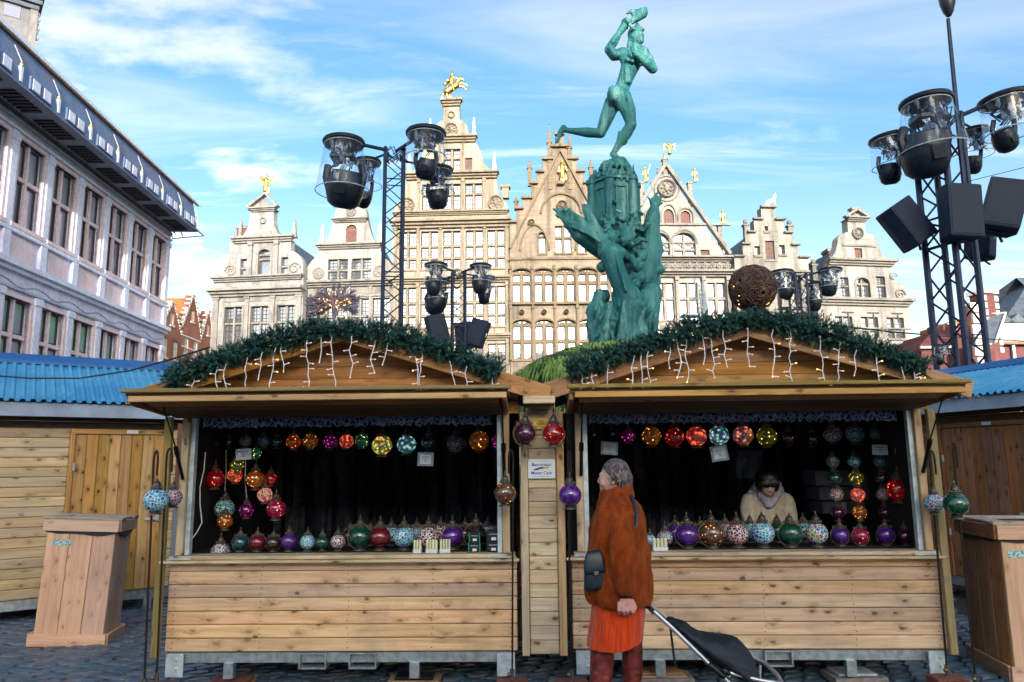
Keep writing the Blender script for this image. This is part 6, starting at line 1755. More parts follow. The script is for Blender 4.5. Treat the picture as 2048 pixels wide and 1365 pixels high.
def icicles(t, label, path, seed, xr):
    rnd = random.Random(seed)
    w = thing('icicle_lights', label, 'string lights', M=FRAME[t.name].copy(), group='icicle lights on the stalls')
    def gy(px):
        for (a, b), (c, d) in zip(path, path[1:]):
            if a <= px <= c: return b + (d - b) * (px - a) / (c - a)
        return path[-1][1]
    px = xr[0]; k = 0
    while px < xr[1]:
        y0 = gy(px) + 14; bot = min(779, y0 + rnd.choice((55, 75, 95, 110)) * rnd.uniform(.8, 1.1))
        bot = max(bot, y0 + 18)
        bot = min(bot, 779 - (px - 1100) * .02 if px > 1100 else 779)
        n = max(3, int((bot - y0) / 12)); pts = []; x = px
        m = MB(); bl = MB(); bd = MB()
        for i in range(n + 1):
            y = y0 + (bot - y0) * i / n; x += rnd.uniform(-5, 5)
            p = loc(t, x, y, -0.275 + rnd.uniform(-.01, .01)); pts.append(p)
            if i and rnd.random() < .62:
                sd = rnd.choice((-1, 1)); e = p + V((sd * .032, -.004, rnd.uniform(-.012, .016)))
                m.tube([p, e], .0038, 5); (bl if rnd.random() < .2 else bd).ell(e + V((sd * .006, 0, 0)), .0065, .005, .005, 7, 5)
        (bl if rnd.random() < .3 else bd).ell(pts[-1], .005, .005, .007, 7, 5)
        m.tube(pts, .0036, 5)
        s_ = obj('strand', m, M_LEAD, w, smooth_on=True)
        if bl.v: obj('lit_bulbs', bl, M_BULB, s_, smooth_on=True)
        if bd.v: obj('faint_bulbs', bd, M_BULBD, s_, smooth_on=True)
        px += rnd.choice((16, 24, 32, 40, 54)); k += 1
    return w
icicles(stall_l, 'white icicle string lights hanging on the left stall\'s gable', GL, 11, (385, 1000))
icicles(stall_r, 'white icicle string lights hanging on the right stall\'s gable', GR, 12, (1165, 1850))

# ---------------------------------------------------------------- twig star and wicker ball on the ridges
M_FROST = plain('frosted_twig', (.30, .27, .33), .7, 0, .3, 30)
P = at(668, 612, 5.75); k = (P - EYE).dot(FW) / F
ts = thing('twig_star', 'frosted twig star with warm lights on the left stall\'s ridge', 'decoration', P)
rnd = random.Random(5)
for i in range(54):
    a = rnd.uniform(0, 2 * math.pi); el = rnd.uniform(-.5, 1.1)
    d = V((math.cos(a) * math.cos(el), math.sin(a) * math.cos(el) * .8, math.sin(el))); Ln = rnd.uniform(36, 54) * k
    if i < 18: d = V((rnd.choice((-1, 1)) * rnd.uniform(.7, 1), rnd.uniform(-.3, .3), rnd.uniform(-.5, .5)))
    d.normalize()
    m = MB(); m.tube([V((0, 0, 0)), d * Ln], [.007, .0045], 5)
    for j in range(13):
        t_ = rnd.uniform(.3, 1); p = d * Ln * t_; o = (d + V((rnd.uniform(-1, 1), rnd.uniform(-1, 1), rnd.uniform(-1, 1))) * .8).normalized(); m.tube([p, p + o * .045], [.005, .0035], 4)
    b = obj('twig', m, M_FROST, ts)
    bl = MB()
    for j in range(2): p = d * Ln * rnd.uniform(.08, .75) + V((rnd.uniform(-1, 1), rnd.uniform(-1, 1), rnd.uniform(-1, 1))) * .012; bl.ell(p, .0055, nu=6, nv=4)
    obj('bulbs', bl, M_BULB, b)
m = MB(); m.tube([(0, 0, 0), (0, .02, -.16)], .012, 6); obj('stem', m, M_FROST, ts)
M_WICK = plain('brown_wicker', (.10, .058, .042), .7, 0, .4, 20)
P = at(1505, 577, 5.85); k = (P - EYE).dot(FW) / F; r0_ = 47 * k
wb = thing('wicker_ball', 'brown wicker ball with small lights on the right stall\'s ridge', 'decoration', P)
m = MB()
for i in range(95):
    ax = V((rnd.gauss(0, 1), rnd.gauss(0, 1), rnd.gauss(0, 1))).normalized(); u = ax.orthogonal().normalized(); w = ax.cross(u); off = rnd.uniform(-.75, .75); rr = math.sqrt(1 - off * off) * rnd.uniform(.93, 1.0)
    m.tube([(ax * off + (u * math.cos(2 * math.pi * j / 26) + w * math.sin(2 * math.pi * j / 26)) * rr * (1 + .02 * math.sin(j * 1.7 + i))) * r0_ for j in range(27)], .0042, 4, False)
obj('wicker_shell', m, M_WICK, wb)
obj('inner_shade', MB().ell((0, 0, 0), r0_ * .78, nu=20, nv=14), plain('wicker_inner_dark', (.02, .012, .01), .9), wb, smooth_on=True)  # near-black ball stands in for the shade inside the weave
bl = MB()
for i in range(46):
    d = V((rnd.gauss(0, 1), rnd.gauss(0, 1), rnd.gauss(0, 1))).normalized(); bl.ell(d * r0_ * .93, .006, nu=6, nv=4)
obj('bulbs', bl, M_BULB, wb)
m = MB(); m.lathe([(.12, -.03), (.10, 0), (.07, .03)], 14, Matrix.Translation((0.02, 0, -r0_ - .01))); obj('stand', m, M_BLACKMETAL, wb)

# bough-covered kiosk roof behind, weeping green sprays
q = NT('green_boughs'); p = q.pos((1, 1, 1)); n1 = q.noise(p, 5, 4, .6)
q.set(base=q.mix(q.ramp(n1, .28, .58), (0.06, 0.15, 0.03), (0.26, 0.40, 0.10)), rough=.6, spec=.2); M_BOUGH = q.m
C = at(1235, 745, 10.2)
kr = thing('bough_roof', 'round kiosk roof covered in hanging green conifer boughs between the gables', 'kiosk roof', (C.x, C.y, 0))
RR = at(1235, 700, 10.2).x - at(1028, 745, 10.2).x; zt_ = at(1180, 694, 10.2).z; z0_ = at(1028, 760, 10.2).z
m = MB(); m.lathe([(RR * 1.0, z0_ - .9), (RR, z0_), (RR * .8, z0_ + (zt_ - z0_) * .55), (RR * .5, z0_ + (zt_ - z0_) * .85), (.05, zt_)], 28); obj('roof_shell', m, plain('kiosk_shell', (.03, .05, .02), .9), kr, smooth_on=True)
m = MB(); m.lathe([(RR * .9, 0), (RR * .9, z0_ - .9)], 28); obj('kiosk_wall', m, M_GABLE, kr)
bm_ = MB(); rnd = random.Random(9)
for i in range(9000):
    a = rnd.uniform(math.pi * .9, 2.1 * math.pi); t_ = rnd.random() ** .6
    rr = RR * (.25 + .75 * t_); zz_ = z0_ + (zt_ - z0_) * (1 - ((rr / RR) ** 2)) + rnd.uniform(-.02, .06)
    if t_ > .8 and rnd.random() < .5: zz_ -= rnd.uniform(0, .7)
    p = V((math.cos(a) * rr, math.sin(a) * rr, zz_)); o = V((math.cos(a), math.sin(a), 0))
    ln = rnd.uniform(.10, .26); wd = rnd.uniform(.006, .014); s = V((-math.sin(a), math.cos(a), 0)) * wd
    q0 = p + o * .05; q1 = p + o * (.09 + rnd.uniform(0, .05)) + V((rnd.uniform(-.03, .03), 0, -ln))
    bm_.add([p - s, p + s, q0 + s, q0 - s, q1], [(0, 1, 2, 3), (3, 2, 4)])
ob_ = obj('boughs', bm_, M_BOUGH, kr)

# ---------------------------------------------------------------- lighting towers
M_TRUSS = plain('dark_truss', (.012, .024, .06), .45, .4, .25, 8)
M_BODY = plain('black_fixture', (.010, .015, .026), .38, .15, .4, 12, .1)
q = NT('clear_plastic')
tr = q.n('ShaderNodeBsdfTransparent'); tr.inputs[0].default_value = (.93, .96, .98, 1); gl = q.n('ShaderNodeBsdfGlossy'); gl.inputs['Roughness'].default_value = .05
lw = q.n('ShaderNodeLayerWeight'); lw.inputs['Blend'].default_value = .35
n1 = q.noise(q.coord('Object', (9, 9, 3)), 1, 3, .6); f = q.math('ADD', q.math('MULTIPLY', q.math('POWER', lw.outputs['Facing'], 2.0), .5), q.ramp(n1, .54, .68, .02, .26), clamp=True)
mx = q.n('ShaderNodeMixShader'); q.put(mx.inputs[0], f); q.t.links.new(tr.outputs[0], mx.inputs[1]); q.t.links.new(gl.outputs[0], mx.inputs[2]); q.t.links.new(mx.outputs[0], q.out.inputs[0])
bp = q.n('ShaderNodeBump'); bp.inputs['Strength'].default_value = .4; q.put(bp.inputs['Height'], n1); q.t.links.new(bp.outputs[0], gl.inputs['Normal'])
M_CLEAR = q.m
M_FOIL = plain('crinkled_foil', (.16, .20, .28), .2, .85, .8, 30, 1.0)
def truss(label, px, py_top, Y, w, yaw, py_base=740):
    B = at(px, py_base, Y); T = at(px, py_top, Y)
    zt_ = T.z
    t = thing('truss_tower', label, 'truss tower', (B.x, Y, 0), yaw, 'lighting towers')
    c = [(-w / 2, -w / 2), (w / 2, -w / 2), (w / 2, w / 2), (-w / 2, w / 2)]
    for x, y in c: m = MB(); m.tube([(x, y, 0), (x, y, zt_)], w * .10, 8); obj('chord', m, M_TRUSS, t, smooth_on=True)
    n = int(zt_ / (w * .85))
    for i in range(4):
        (x0, y0), (x1, y1) = c[i], c[(i + 1) % 4]; m = MB(); pts = []
        for j in range(n + 1):
            z = zt_ * j / n; a = (x0, y0, z) if j % 2 else (x1, y1, z); pts.append(a)
        for a, b in zip(pts, pts[1:]): m.tube([a, b], w * .035, 5)
        for j in range(0, n + 1, 6): m.tube([(x0, y0, zt_ * j / n), (x1, y1, zt_ * j / n)], w * .04, 5)
        obj('lacing', m, M_TRUSS, t)
    b = MB()
    for x, y in c: b.ell((x, y, zt_), w * .12, nu=8, nv=6)
    for j in range(10): a = j * 1.1; b.tube([(w * .4 * math.cos(a), w * .4 * math.sin(a), zt_ - w * .3 * (j % 3)), (w * .6 * math.cos(a + 1), w * .6 * math.sin(a + 1), zt_ + w * .1 * (j % 2)), (w * .3 * math.cos(a + 2), w * .3 * math.sin(a + 2), zt_ - w * .5)], w * .03, 5)
    obj('clamps_and_cables', b, M_BODY, t)
    obj('base_plate', MB().box(-w * 1.4, w * 1.4, -w * 1.4, w * 1.4, .01, .04), M_TRUSS, t)
    return t, zt_
def stage_light(label, px, py, D, hx, hy, hw, Y, cone=1.12, depth=.8, tilt=0.0, arm=None, roll=0.0):
    P = at(px, py, Y); k = (P - EYE).dot(FW) / F; d = D * k; r_ = d / 2
    t = thing('stage_light', label, 'stage light', M=Matrix.Translation(P) @ Matrix.Rotation(roll, 4, 'Y'), group='moving lights under clear domes')
    m = MB(); m.lathe([(0, .14 * r_), (r_ * .6, .13 * r_), (r_ * .96, .10 * r_), (r_, .02 * r_), (r_ * .98, -.06 * r_), (0, -.07 * r_)], 28); m.tube([(r_ * .3, 0, .1 * r_), (r_ * .3, 0, .34 * r_)], r_ * .05, 6); m.tube([(r_ * .12, 0, .32 * r_), (r_ * .48, 0, .32 * r_)], r_ * .05, 6); m.tube([(-r_ * .3, 0, .1 * r_), (-r_ * .3, 0, .3 * r_)], r_ * .06, 6)
    obj('lid', m, M_BODY, t, smooth_on=True)
    h_ = depth * d
    m = MB(); m.lathe([(r_ * .9, -.05 * r_), (r_ * .9, -.15 * r_), (r_ * (.9 + cone) / 2, -h_ * .5), (r_ * cone, -h_)], 28, cap=False); obj('dome', m, M_CLEAR, t, smooth_on=True)
    m = MB(); m.tube([(r_ * cone * math.cos(2 * math.pi * j / 28), r_ * cone * math.sin(2 * math.pi * j / 28), -h_) for j in range(29)], r_ * .025, 5, False); obj('rim', m, M_STEELP, t, smooth_on=True); m = MB(); m.tube([(r_ * .91 * math.cos(2 * math.pi * j / 28), r_ * .91 * math.sin(2 * math.pi * j / 28), -.14 * r_) for j in range(29)], r_ * .025, 5, False); obj('rim', m, M_STEELP, t, smooth_on=True)
    H = L(t, at(hx, hy, Y)); hr = hw * k / 2
    m = MB(); m.chamfer(-hr * .62, hr * .62, -hr * .5, hr * .5, H.z * .40, H.z * .40 + .3 * hr, hr * .08); m.tube([(0, 0, -.06 * r_), (0, 0, H.z * .4)], hr * .14, 8)
    for j in range(16): a = random.uniform(0, 6.28); m.tube([(r_ * .3 * math.cos(a), r_ * .3 * math.sin(a), -.1 * r_), (r_ * .6 * math.cos(a + 1), r_ * .5 * math.sin(a + 1), -.45 * r_), (r_ * .4 * math.cos(a + 2), r_ * .4 * math.sin(a + 2), H.z * .55)], r_ * .025, 4)
    obj('base_box', m, M_BODY, t)
    m = MB(); pz = abs(H.z) * .62; gn = 7
    for gi in range(gn + 1):
        for gj in range(5): a = -2.6 + 2.1 * gi / gn; rr_ = r_ * random.uniform(.42, .70); m.v.append((rr_ * math.cos(a), rr_ * math.sin(a), -.1 * r_ - (pz - .1 * r_) * gj / 4 + random.uniform(-.06, .06) * r_))
    for gi in range(gn):
        for gj in range(4):
            if (gi * 3 + gj) % 4: m.f.append((gi * 5 + gj, gi * 5 + gj + 5, gi * 5 + gj + 6, gi * 5 + gj + 1))
    obj('foil_wrap', m, M_FOIL, t)
    m = MB()
    for s_ in (-1, 1): m.tube([(H.x * .6 + s_ * hr * .85, 0, H.z * .5), (H.x + s_ * hr * .95, -hr * .1, H.z * .75), (H.x + s_ * hr * .8, 0, H.z)], hr * .2, 8)
    obj('yoke', m, M_BODY, t, smooth_on=True)
    m = MB(); Mh = Matrix.Translation(H) @ Matrix.Rotation(tilt, 4, 'Y') @ Matrix.Rotation(R(18), 4, 'X'); m.lathe([(0, .95 * hr), (hr * .7, .9 * hr), (hr * .92, .4 * hr), (hr * .95, -.2 * hr), (hr * .8, -.75 * hr), (hr * .55, -.95 * hr), (0, -.95 * hr)], 20, Mh); m.chamfer(-hr * .3, hr * .3, -hr * 1.0, -hr * .8, -hr * .3, hr * .3, hr * .05, Mh)
    obj('head', m, M_BODY, t, smooth_on=True)
    m = MB(); m.lathe([(hr * .5, -1.0 * hr), (hr * .45, -.96 * hr)], 16, Mh); obj('lens', m, M_DKGLASS, t, smooth_on=True)
    if arm:
        A = L(t, at(arm[0], arm[1], Y)); m = MB(); m.tube([(0, 0, .1 * r_), (A.x, .02, A.z)], r_ * .09, 8); obj('arm', m, M_TRUSS, t, smooth_on=True)
    return t
M_SPK = plain('speaker_cover', (.007, .018, .042), .75, 0, .3, 9, .2); M_GRL = plain('speaker_grille', (.006, .015, .034), .7, 0, .3, 60, .5)
def speaker(label, px, py, wpx, hpx, Y, tilt, yaw=0.0, pitch=0.0):
    P = at(px, py, Y); k = (P - EYE).dot(FW) / F; w, h_, d = wpx * k / 2, hpx * k / 2, wpx * k * .8
    t = thing('loudspeaker', label, 'loudspeaker', M=Matrix.Translation(P) @ Matrix.Rotation(tilt, 4, 'Y') @ Matrix.Rotation(pitch, 4, 'X') @ Matrix.Rotation(yaw, 4, 'Z'), group='loudspeakers on the towers')
    m = MB(); P8 = [(-w, -d * .5), (w, -d * .5), (w, d * .1), (w * .6, d * .5), (-w * .6, d * .5), (-w, d * .1)]
    m.rings([[(x * s_, y * s_, z) for x, y in P8] for z, s_ in ((-h_, .94), (-h_ * .95, 1), (h_ * .95, 1), (h_, .94))]); obj('cabinet', m, M_SPK, t)
    obj('grille', MB().chamfer(-w * .9, w * .9, -d * .52, -d * .501, -h_ * .9, h_ * .9, .004), M_GRL, t)
    m = MB(); m.tube([(w * 1.01, -.05, -h_ * .15), (w * 1.08, -.05, 0), (w * 1.01, -.05, h_ * .15)], w * .06, 6); obj('handle', m, M_STEELP, t)
    m = MB(); m.tube([(0, 0, -h_), (w * .4, d * .3, -h_ * 1.25)], w * .08, 6); m.box(-w * .5, w * .5, -d * .1, d * .1, -h_ * 1.03, -h_ * .99); obj('bracket', m, M_TRUSS, t)
    return t
truss('dark truss tower between the cream house and the golden house', 783, 305, 11.5, .29, R(11), 660)
stage_light('large stage light at the far left of the nearest left tower', 688, 286, 85, 690, 378, 78, 11.3, 1.25, 1.2, R(10), (775, 300))
stage_light('small stage light half hidden behind the tower\'s left arm', 735, 325, 56, 726, 398, 36, 11.9, 1.05, .9, R(25), (778, 305))
stage_light('stage light on the upper right arm of the left tower', 852, 268, 82, 852, 338, 44, 11.3, 1.0, .62, R(15), (790, 303))
stage_light('stage light lower right of the left tower, before the gridded windows', 876, 341, 62, 875, 398, 42, 11.8, 1.08, .75, R(-5), (800, 320))
truss('slim truss tower before the golden house with three loudspeakers', 917, 545, 21, .36, R(8), 690)
stage_light('stage light on the slim tower\'s upper left arm', 872, 531, 48, 867, 577, 30, 21, 1.0, .75, 0, (912, 545))
stage_light('stage light tilted below the slim tower\'s left arm', 880, 563, 44, 872, 610, 42, 21.3, 1.2, .85, R(35), (912, 550))
stage_light('stage light on the slim tower\'s right arm', 961, 533, 46, 960, 573, 30, 20.8, 1.0, .7, 0, (922, 545))
stage_light('small stage light lower right on the slim tower', 974, 556, 34, 968, 597, 24, 21.3, 1.05, .85, 0, (926, 548))
speaker('loudspeaker leaning left of the slim tower', 872, 660, 38, 56, 21, R(-14), R(30)); speaker('loudspeaker directly behind the slim tower', 930, 672, 34, 52, 21.4, R(-6), R(-10)); speaker('loudspeaker leaning right of the slim tower', 958, 668, 36, 54, 21, R(20), R(-25))
truss('small truss tower just right of the wicker ball', 1602, 550, 21, .36, R(12), 660)
stage_light('stage light half hidden by the wicker ball', 1564, 545, 46, 1572, 585, 30, 21, 1.0, .8, R(20), (1598, 553)); stage_light('stage light low on the right of the small tower', 1630, 570, 42, 1628, 608, 30, 21.2, 1.0, .8, 0, (1606, 553)); stage_light('stage light highest on the right of the small tower', 1660, 541, 48, 1658, 577, 32, 20.9, 1.0, .72, 0, (1606, 553))
t4, z4 = truss('big truss tower with four loudspeakers at the right', 1925, 235, 12.6, .54, R(26), 735)
stage_light('largest stage light, on the right tower\'s left side', 1851, 205, 100, 1850, 308, 96, 12.32, 1.3, 1.05, R(-8), (1905, 235), R(-3))
stage_light('stage light low at the far left of the right tower', 1774, 278, 72, 1780, 347, 44, 13.02, 1.1, .78, 0, (1895, 235), R(-8))
stage_light('stage light high at the right picture edge', 2008, 200, 98, 2010, 280, 48, 12.46, 1.0, .72, R(-28), (1912, 235), R(-6))
stage_light('small stage light behind the right tower', 1951, 262, 52, 1944, 330, 38, 13.30, 1.1, .95, 0, (1915, 240))
speaker('loudspeaker tilted out at the left of the right tower', 1809, 452, 66, 92, 12.46, R(-34), R(20)); speaker('upright loudspeaker on the front of the right tower', 1914, 428, 70, 108, 11.97, R(2), R(5)); speaker('loudspeaker tilted out at the right picture edge', 2006, 416, 70, 104, 12.46, R(20), R(-25)); speaker('loudspeaker on the back of the right tower', 1965, 478, 50, 84, 13.3, R(8), R(-60))
m = MB()
for a, b in (((1855, 500), (1905, 485)), ((1945, 480), (1988, 468))): m.tube([at(*a, 12.5), at(*b, 12.5)], .028, 6)
tag(obj('speaker_bracket', m, M_TRUSS), 'horizontal brackets carrying the right tower\'s outer loudspeakers', 'bracket')
pl_ = thing('mast', 'tall thin mast with a lamp rising from the right tower', 'mast', at(1921, 300, 12.2))
m = MB(); a, b = L(pl_, at(1921, 300, 12.2)), L(pl_, at(1896, 38, 12.2)); m.tube([a - V((0, 0, 1.2)), a, b], [.042, .042, .031], 8); obj('pole', m, M_TRUSS, pl_, smooth_on=True)
m = MB(); c = L(pl_, at(1895, 8, 12.2)); m.lathe([(.04, -.24), (.08, -.17), (.105, -.08), (.126, 0), (.14, .17), (.08, .28)], 14, Matrix.Translation(c)); obj('lamp_head', m, M_BODY, pl_, smooth_on=True)
# cables
cord('cable', 'black cable with a ring crossing the canvas facade to the left garland', 'cable', [at(-10, 752, 7.6), at(60, 757, 7.4), at(160, 757, 7), at(260, 742, 6.4), at(340, 720, 6.0), at(420, 695, 5.9)], .008, M_RUBBER)
cord('cable', 'black cable running from the right garland to the right picture edge', 'cable', [at(1640, 648, 6.5), at(1780, 664, 7), at(1900, 674, 11.4), at(2060, 684, 11.5)], .008, M_RUBBER)
cord('cable', 'thin guy wire from the right tower to the picture edge', 'cable', [at(1925, 366, 12.4), at(2070, 330, 12.4)], .006, M_RUBBER)
# aluminium ladder lift behind
ld = thing('ladder', 'aluminium ladder of a hoist standing before the traceried house', 'ladder', at(1400, 640, 18))
k = (at(1400, 640, 18) - EYE).dot(FW) / F
for (dx, lean, wd, hh) in ((0, .05, 24, 86), (18, -.12, 14, 60)):
    for s_ in (-1, 1): m = MB(); m.tube([((dx + s_ * wd / 2) * k, 0, -60 * k), ((dx + s_ * wd * .36 + lean * 80) * k, .1, (hh) * k)], 1.6 * k, 6); obj('stile', m, M_STEELP, ld)
    for j in range(11): z = -20 + (hh + 15) * j / 11; u = (z + 60) / (hh + 60); x = dx + lean * 80 * u; w_ = wd / 2 * (1 - .28 * u); m = MB(); m.tube([((x - w_) * k, .1 * u, z * k), ((x + w_) * k, .1 * u, z * k)], 1.0 * k, 5); obj('rung', m, M_STEELP, ld)
m = MB(); m.box(-34 * k, 0, -.1, .3, 8 * k, 12 * k); m.box(-32 * k, -29 * k, -.05, 0, -60 * k, 8 * k); m.box(-5 * k, -2 * k, -.05, 0, -60 * k, 8 * k); m.box(-34 * k, 0, -.1, .3, -4 * k, -1 * k); obj('platform', m, M_STEELP, ld)
fl = stage_light('white domed floodlight beyond the right stall\'s roof end', 1883, 692, 30, 1880, 722, 16, 12, 1.0, .6, 0)
# bare young tree in front of the limestone house
bt_ = thing('bare_tree', 'small leafless tree top before the limestone house', 'tree', at(1712, 700, 24).xy.to_3d())
rnd = random.Random(21); zt_ = at(1712, 700, 24).z; m = MB(); m.tube([(0, 0, 0), (0, 0, zt_ - .6)], [.09, .05], 7); obj('trunk', m, plain('grey_bark', (.10, .075, .065), .9), bt_)
m = MB()
def branch(p, d, ln, r_, lv):
    e = p + d * ln; m.tube([p, (p + e) / 2 + V((rnd.uniform(-.03, .03), 0, 0)), e], [r_, r_ * .8, r_ * .6], 4)
    if lv:
        for _ in range(3): branch(p + d * ln * rnd.uniform(.5, 1), (d + V((rnd.uniform(-.8, .8), rnd.uniform(-.6, .6), rnd.uniform(-.1, .5)))).normalized(), ln * .68, r_ * .6, lv - 1)
for i in range(6): a = i * 1.05; branch(V((0, 0, zt_ - .9 + .1 * i)), V((math.cos(a) * .9, math.sin(a) * .7, .55)).normalized(), .75, .022, 3)
obj('branches', m, plain('twig_bark', (.12, .08, .07), .9), bt_)
# ---------------------------------------------------------------- bronze fountain statue
q = NT('verdigris_bronze')
p = q.pos((1, 1, 1)); n1 = q.noise(p, 1.3, 5, .6); n2 = q.noise(q.pos((5.5, 5.5, .7)), 1.0, 6, .65); n3 = q.noise(p, 16, 4, .65); n4 = q.noise(q.pos((7, 7, 1.0)), 1.0, 5, .6, 1.0)
col = q.mix(q.ramp(n1, .35, .65), (0.010, 0.115, 0.128), (0.045, 0.225, 0.215))
col = q.mix(q.ramp(n2, .50, .70, 0, .85), col, (0.19, 0.40, 0.36))
col = q.mix(q.ramp(n4, .54, .70, 0, .85), col, (0.004, 0.045, 0.06))
col = q.mix(q.ramp(n3, .56, .74, 0, .75), col, (0.003, 0.035, 0.05))
q.set(base=col, rough=.55, spec=.35, metal=.0); q.bump(q.math('ADD', n3, n2), .6, .03)
M_VERD = q.m
YS = 14.0
SP = at(1240, 690, YS); SP.z = 0
fo = thing('bronze_fountain', 'green bronze fountain with running man above a small tower and sea figures', 'statue', SP)
SK = (at(1240, 400, YS) - EYE).dot(FW) / F
def sp(px, py, dy=0.0):
    p = at(px, py, YS); p = p + V((0, dy, 0)); return L(fo, p)
def caps(mb, pts, rad):
    for (a, b), (ra, rb) in zip(zip(pts, pts[1:]), zip(rad, rad[1:])): mb.capsule(a, b, ra * SK, rb * SK, 12)
# running man
m = MB()
hip = sp(1238, 190)
caps(m, [sp(1239, 192), sp(1246, 170), sp(1255, 148), sp(1264, 124)], [17, 14.5, 17, 21])       # trunk
m.ell(sp(1262, 122, -.05), 25 * SK, 16 * SK, 18 * SK); m.ell(sp(1252, 158, -.03), 14.5 * SK, 12 * SK, 22 * SK)
m.ell(sp(1231, 194, -.06), 19 * SK, 20 * SK, 19 * SK); m.ell(sp(1240, 200, .12), 17 * SK, 16 * SK, 17 * SK)
caps(m, [sp(1265, 108), sp(1270, 96)], [10, 9])                                                   # neck
m.ell(sp(1271, 74), 14.5 * SK, 16 * SK, 19 * SK); m.ell(sp(1270, 66, .03), 15 * SK, 17 * SK, 14 * SK); m.ell(sp(1280, 84, -.06), 8 * SK, 9 * SK, 9 * SK)
m.capsule(sp(1281, 73, -.12), sp(1284, 79, -.15), 2.6 * SK, 3.2 * SK); m.ell(sp(1281, 66, -.1), 8 * SK, 7 * SK, 3.2 * SK)
for i in range(14): a = i * 2.4; m.ell(sp(1268 + 12 * math.cos(a), 60 + 8 * math.sin(a), -.08 + .16 * math.sin(a * 1.7)), 4.2 * SK, nu=8, nv=6)
for i in range(7): m.ell(sp(1259 + 1.5 * math.sin(i), 68 + 5 * i, .02), 4.5 * SK, 8 * SK, 4.5 * SK, 8, 6)
caps(m, [sp(1243, 108), sp(1228, 112), sp(1217, 100), sp(1228, 84), sp(1240, 64)], [12.5, 11, 9.2, 9.4, 5.8])  # raised arm
m.ell(sp(1245, 110, -.03), 15 * SK, 13 * SK, 14 * SK)
caps(m, [sp(1240, 64), sp(1249, 52)], [7.5, 9])
for i in range(4): caps(m, [sp(1243 + 3 * i, 46 + 1.2 * i, -.06), sp(1250 + 3.4 * i, 44 + 2 * i, -.13), sp(1254 + 3 * i, 52 + .6 * i, -.12)], [2.6, 2.7, 2.3])
caps(m, [sp(1284, 108), sp(1294, 122), sp(1303, 144, -.12)], [16, 13, 10.5])                        # bent arm
caps(m, [sp(1303, 145, -.14), sp(1288, 140, -.28), sp(1274, 132, -.34)], [10.5, 10, 6])
caps(m, [sp(1274, 132, -.34), sp(1264, 126, -.36)], [6.5, 7])
for i in range(4): caps(m, [sp(1263 - .5 * i, 129 - 3 * i, -.38), sp(1257 - .5 * i, 125 - 3 * i, -.42), sp(1258, 121 - 3 * i, -.38)], [2.4, 2.4, 2])
caps(m, [sp(1243, 200, -.1), sp(1254, 226, -.12), sp(1261, 254, -.1)], [19, 16, 10.5])               # standing leg
caps(m, [sp(1261, 254, -.1), sp(1250, 272, -.05), sp(1236, 292, 0), sp(1229, 303, 0)], [11.5, 12, 7.5, 6.2]); m.ell(sp(1247, 275, .06), 11 * SK, 11 * SK, 15 * SK)
caps(m, [sp(1226, 308, .03), sp(1232, 314), sp(1238, 321, -.03)], [6.5, 6, 4.5])
caps(m, [sp(1227, 200, .12), sp(1214, 232, .14), sp(1203, 262, .12)], [17.5, 14.5, 10])                  # trailing leg
caps(m, [sp(1203, 262, .12), sp(1175, 259, .14), sp(1148, 256, .15), sp(1132, 254, .15)], [10, 10.5, 6.8, 5.5])
caps(m, [sp(1128, 250, .15), sp(1120, 262, .14), sp(1115, 280, .12)], [7, 5.5, 3.5])
for a, b, r0_, r1_ in (((1252, 130, -.2), (1262, 136, -.24), 5, 4), ((1266, 128, -.22), (1276, 134, -.22), 6, 5), ((1250, 146, -.2), (1250, 172, -.16), 5, 4), ((1260, 148, -.2), (1256, 172, -.16), 4.5, 4), ((1244, 150, -.12), (1240, 176, -.1), 4, 5), ((1252, 210, -.28), (1262, 246, -.2), 6, 4), ((1238, 270, -.1), (1232, 296, -.05), 4, 3), ((1220, 104, -.12), (1228, 116, -.12), 7, 8), ((1224, 90, -.1), (1232, 76, -.06), 5, 3.5), ((1296, 126, -.2), (1301, 140, -.22), 7, 6), ((1222, 190, -.2), (1226, 206, -.2), 9, 8)): m.capsule(sp(*a), sp(*b), r0_ * SK, r1_ * SK)
body = remesh(m, .022, 2, .006, .06, name='running_man')
obj('running_man', body, M_VERD, fo)
# the thrown hand
m = MB(); caps(m, [sp(1262, 48, -.06), sp(1272, 40, -.06), sp(1284, 30, -.06)], [6, 9, 12]); m.ell(sp(1276, 34, -.06), 15 * SK, 7 * SK, 11 * SK)
for i in range(3): caps(m, [sp(1268 + 3 * i, 30 - 2 * i, -.06), sp(1258 + 2 * i, 29 - 1.5 * i, -.08), sp(1252 + 4 * i, 33 - 2 * i, -.08)], [4, 3.6, 2.6])
caps(m, [sp(1284, 28, -.06), sp(1290, 22, -.06), sp(1288, 36, -.06)], [6, 5, 4])
obj('thrown_hand', remesh(m, .028, 2, name='thrown_hand'), M_VERD, fo)
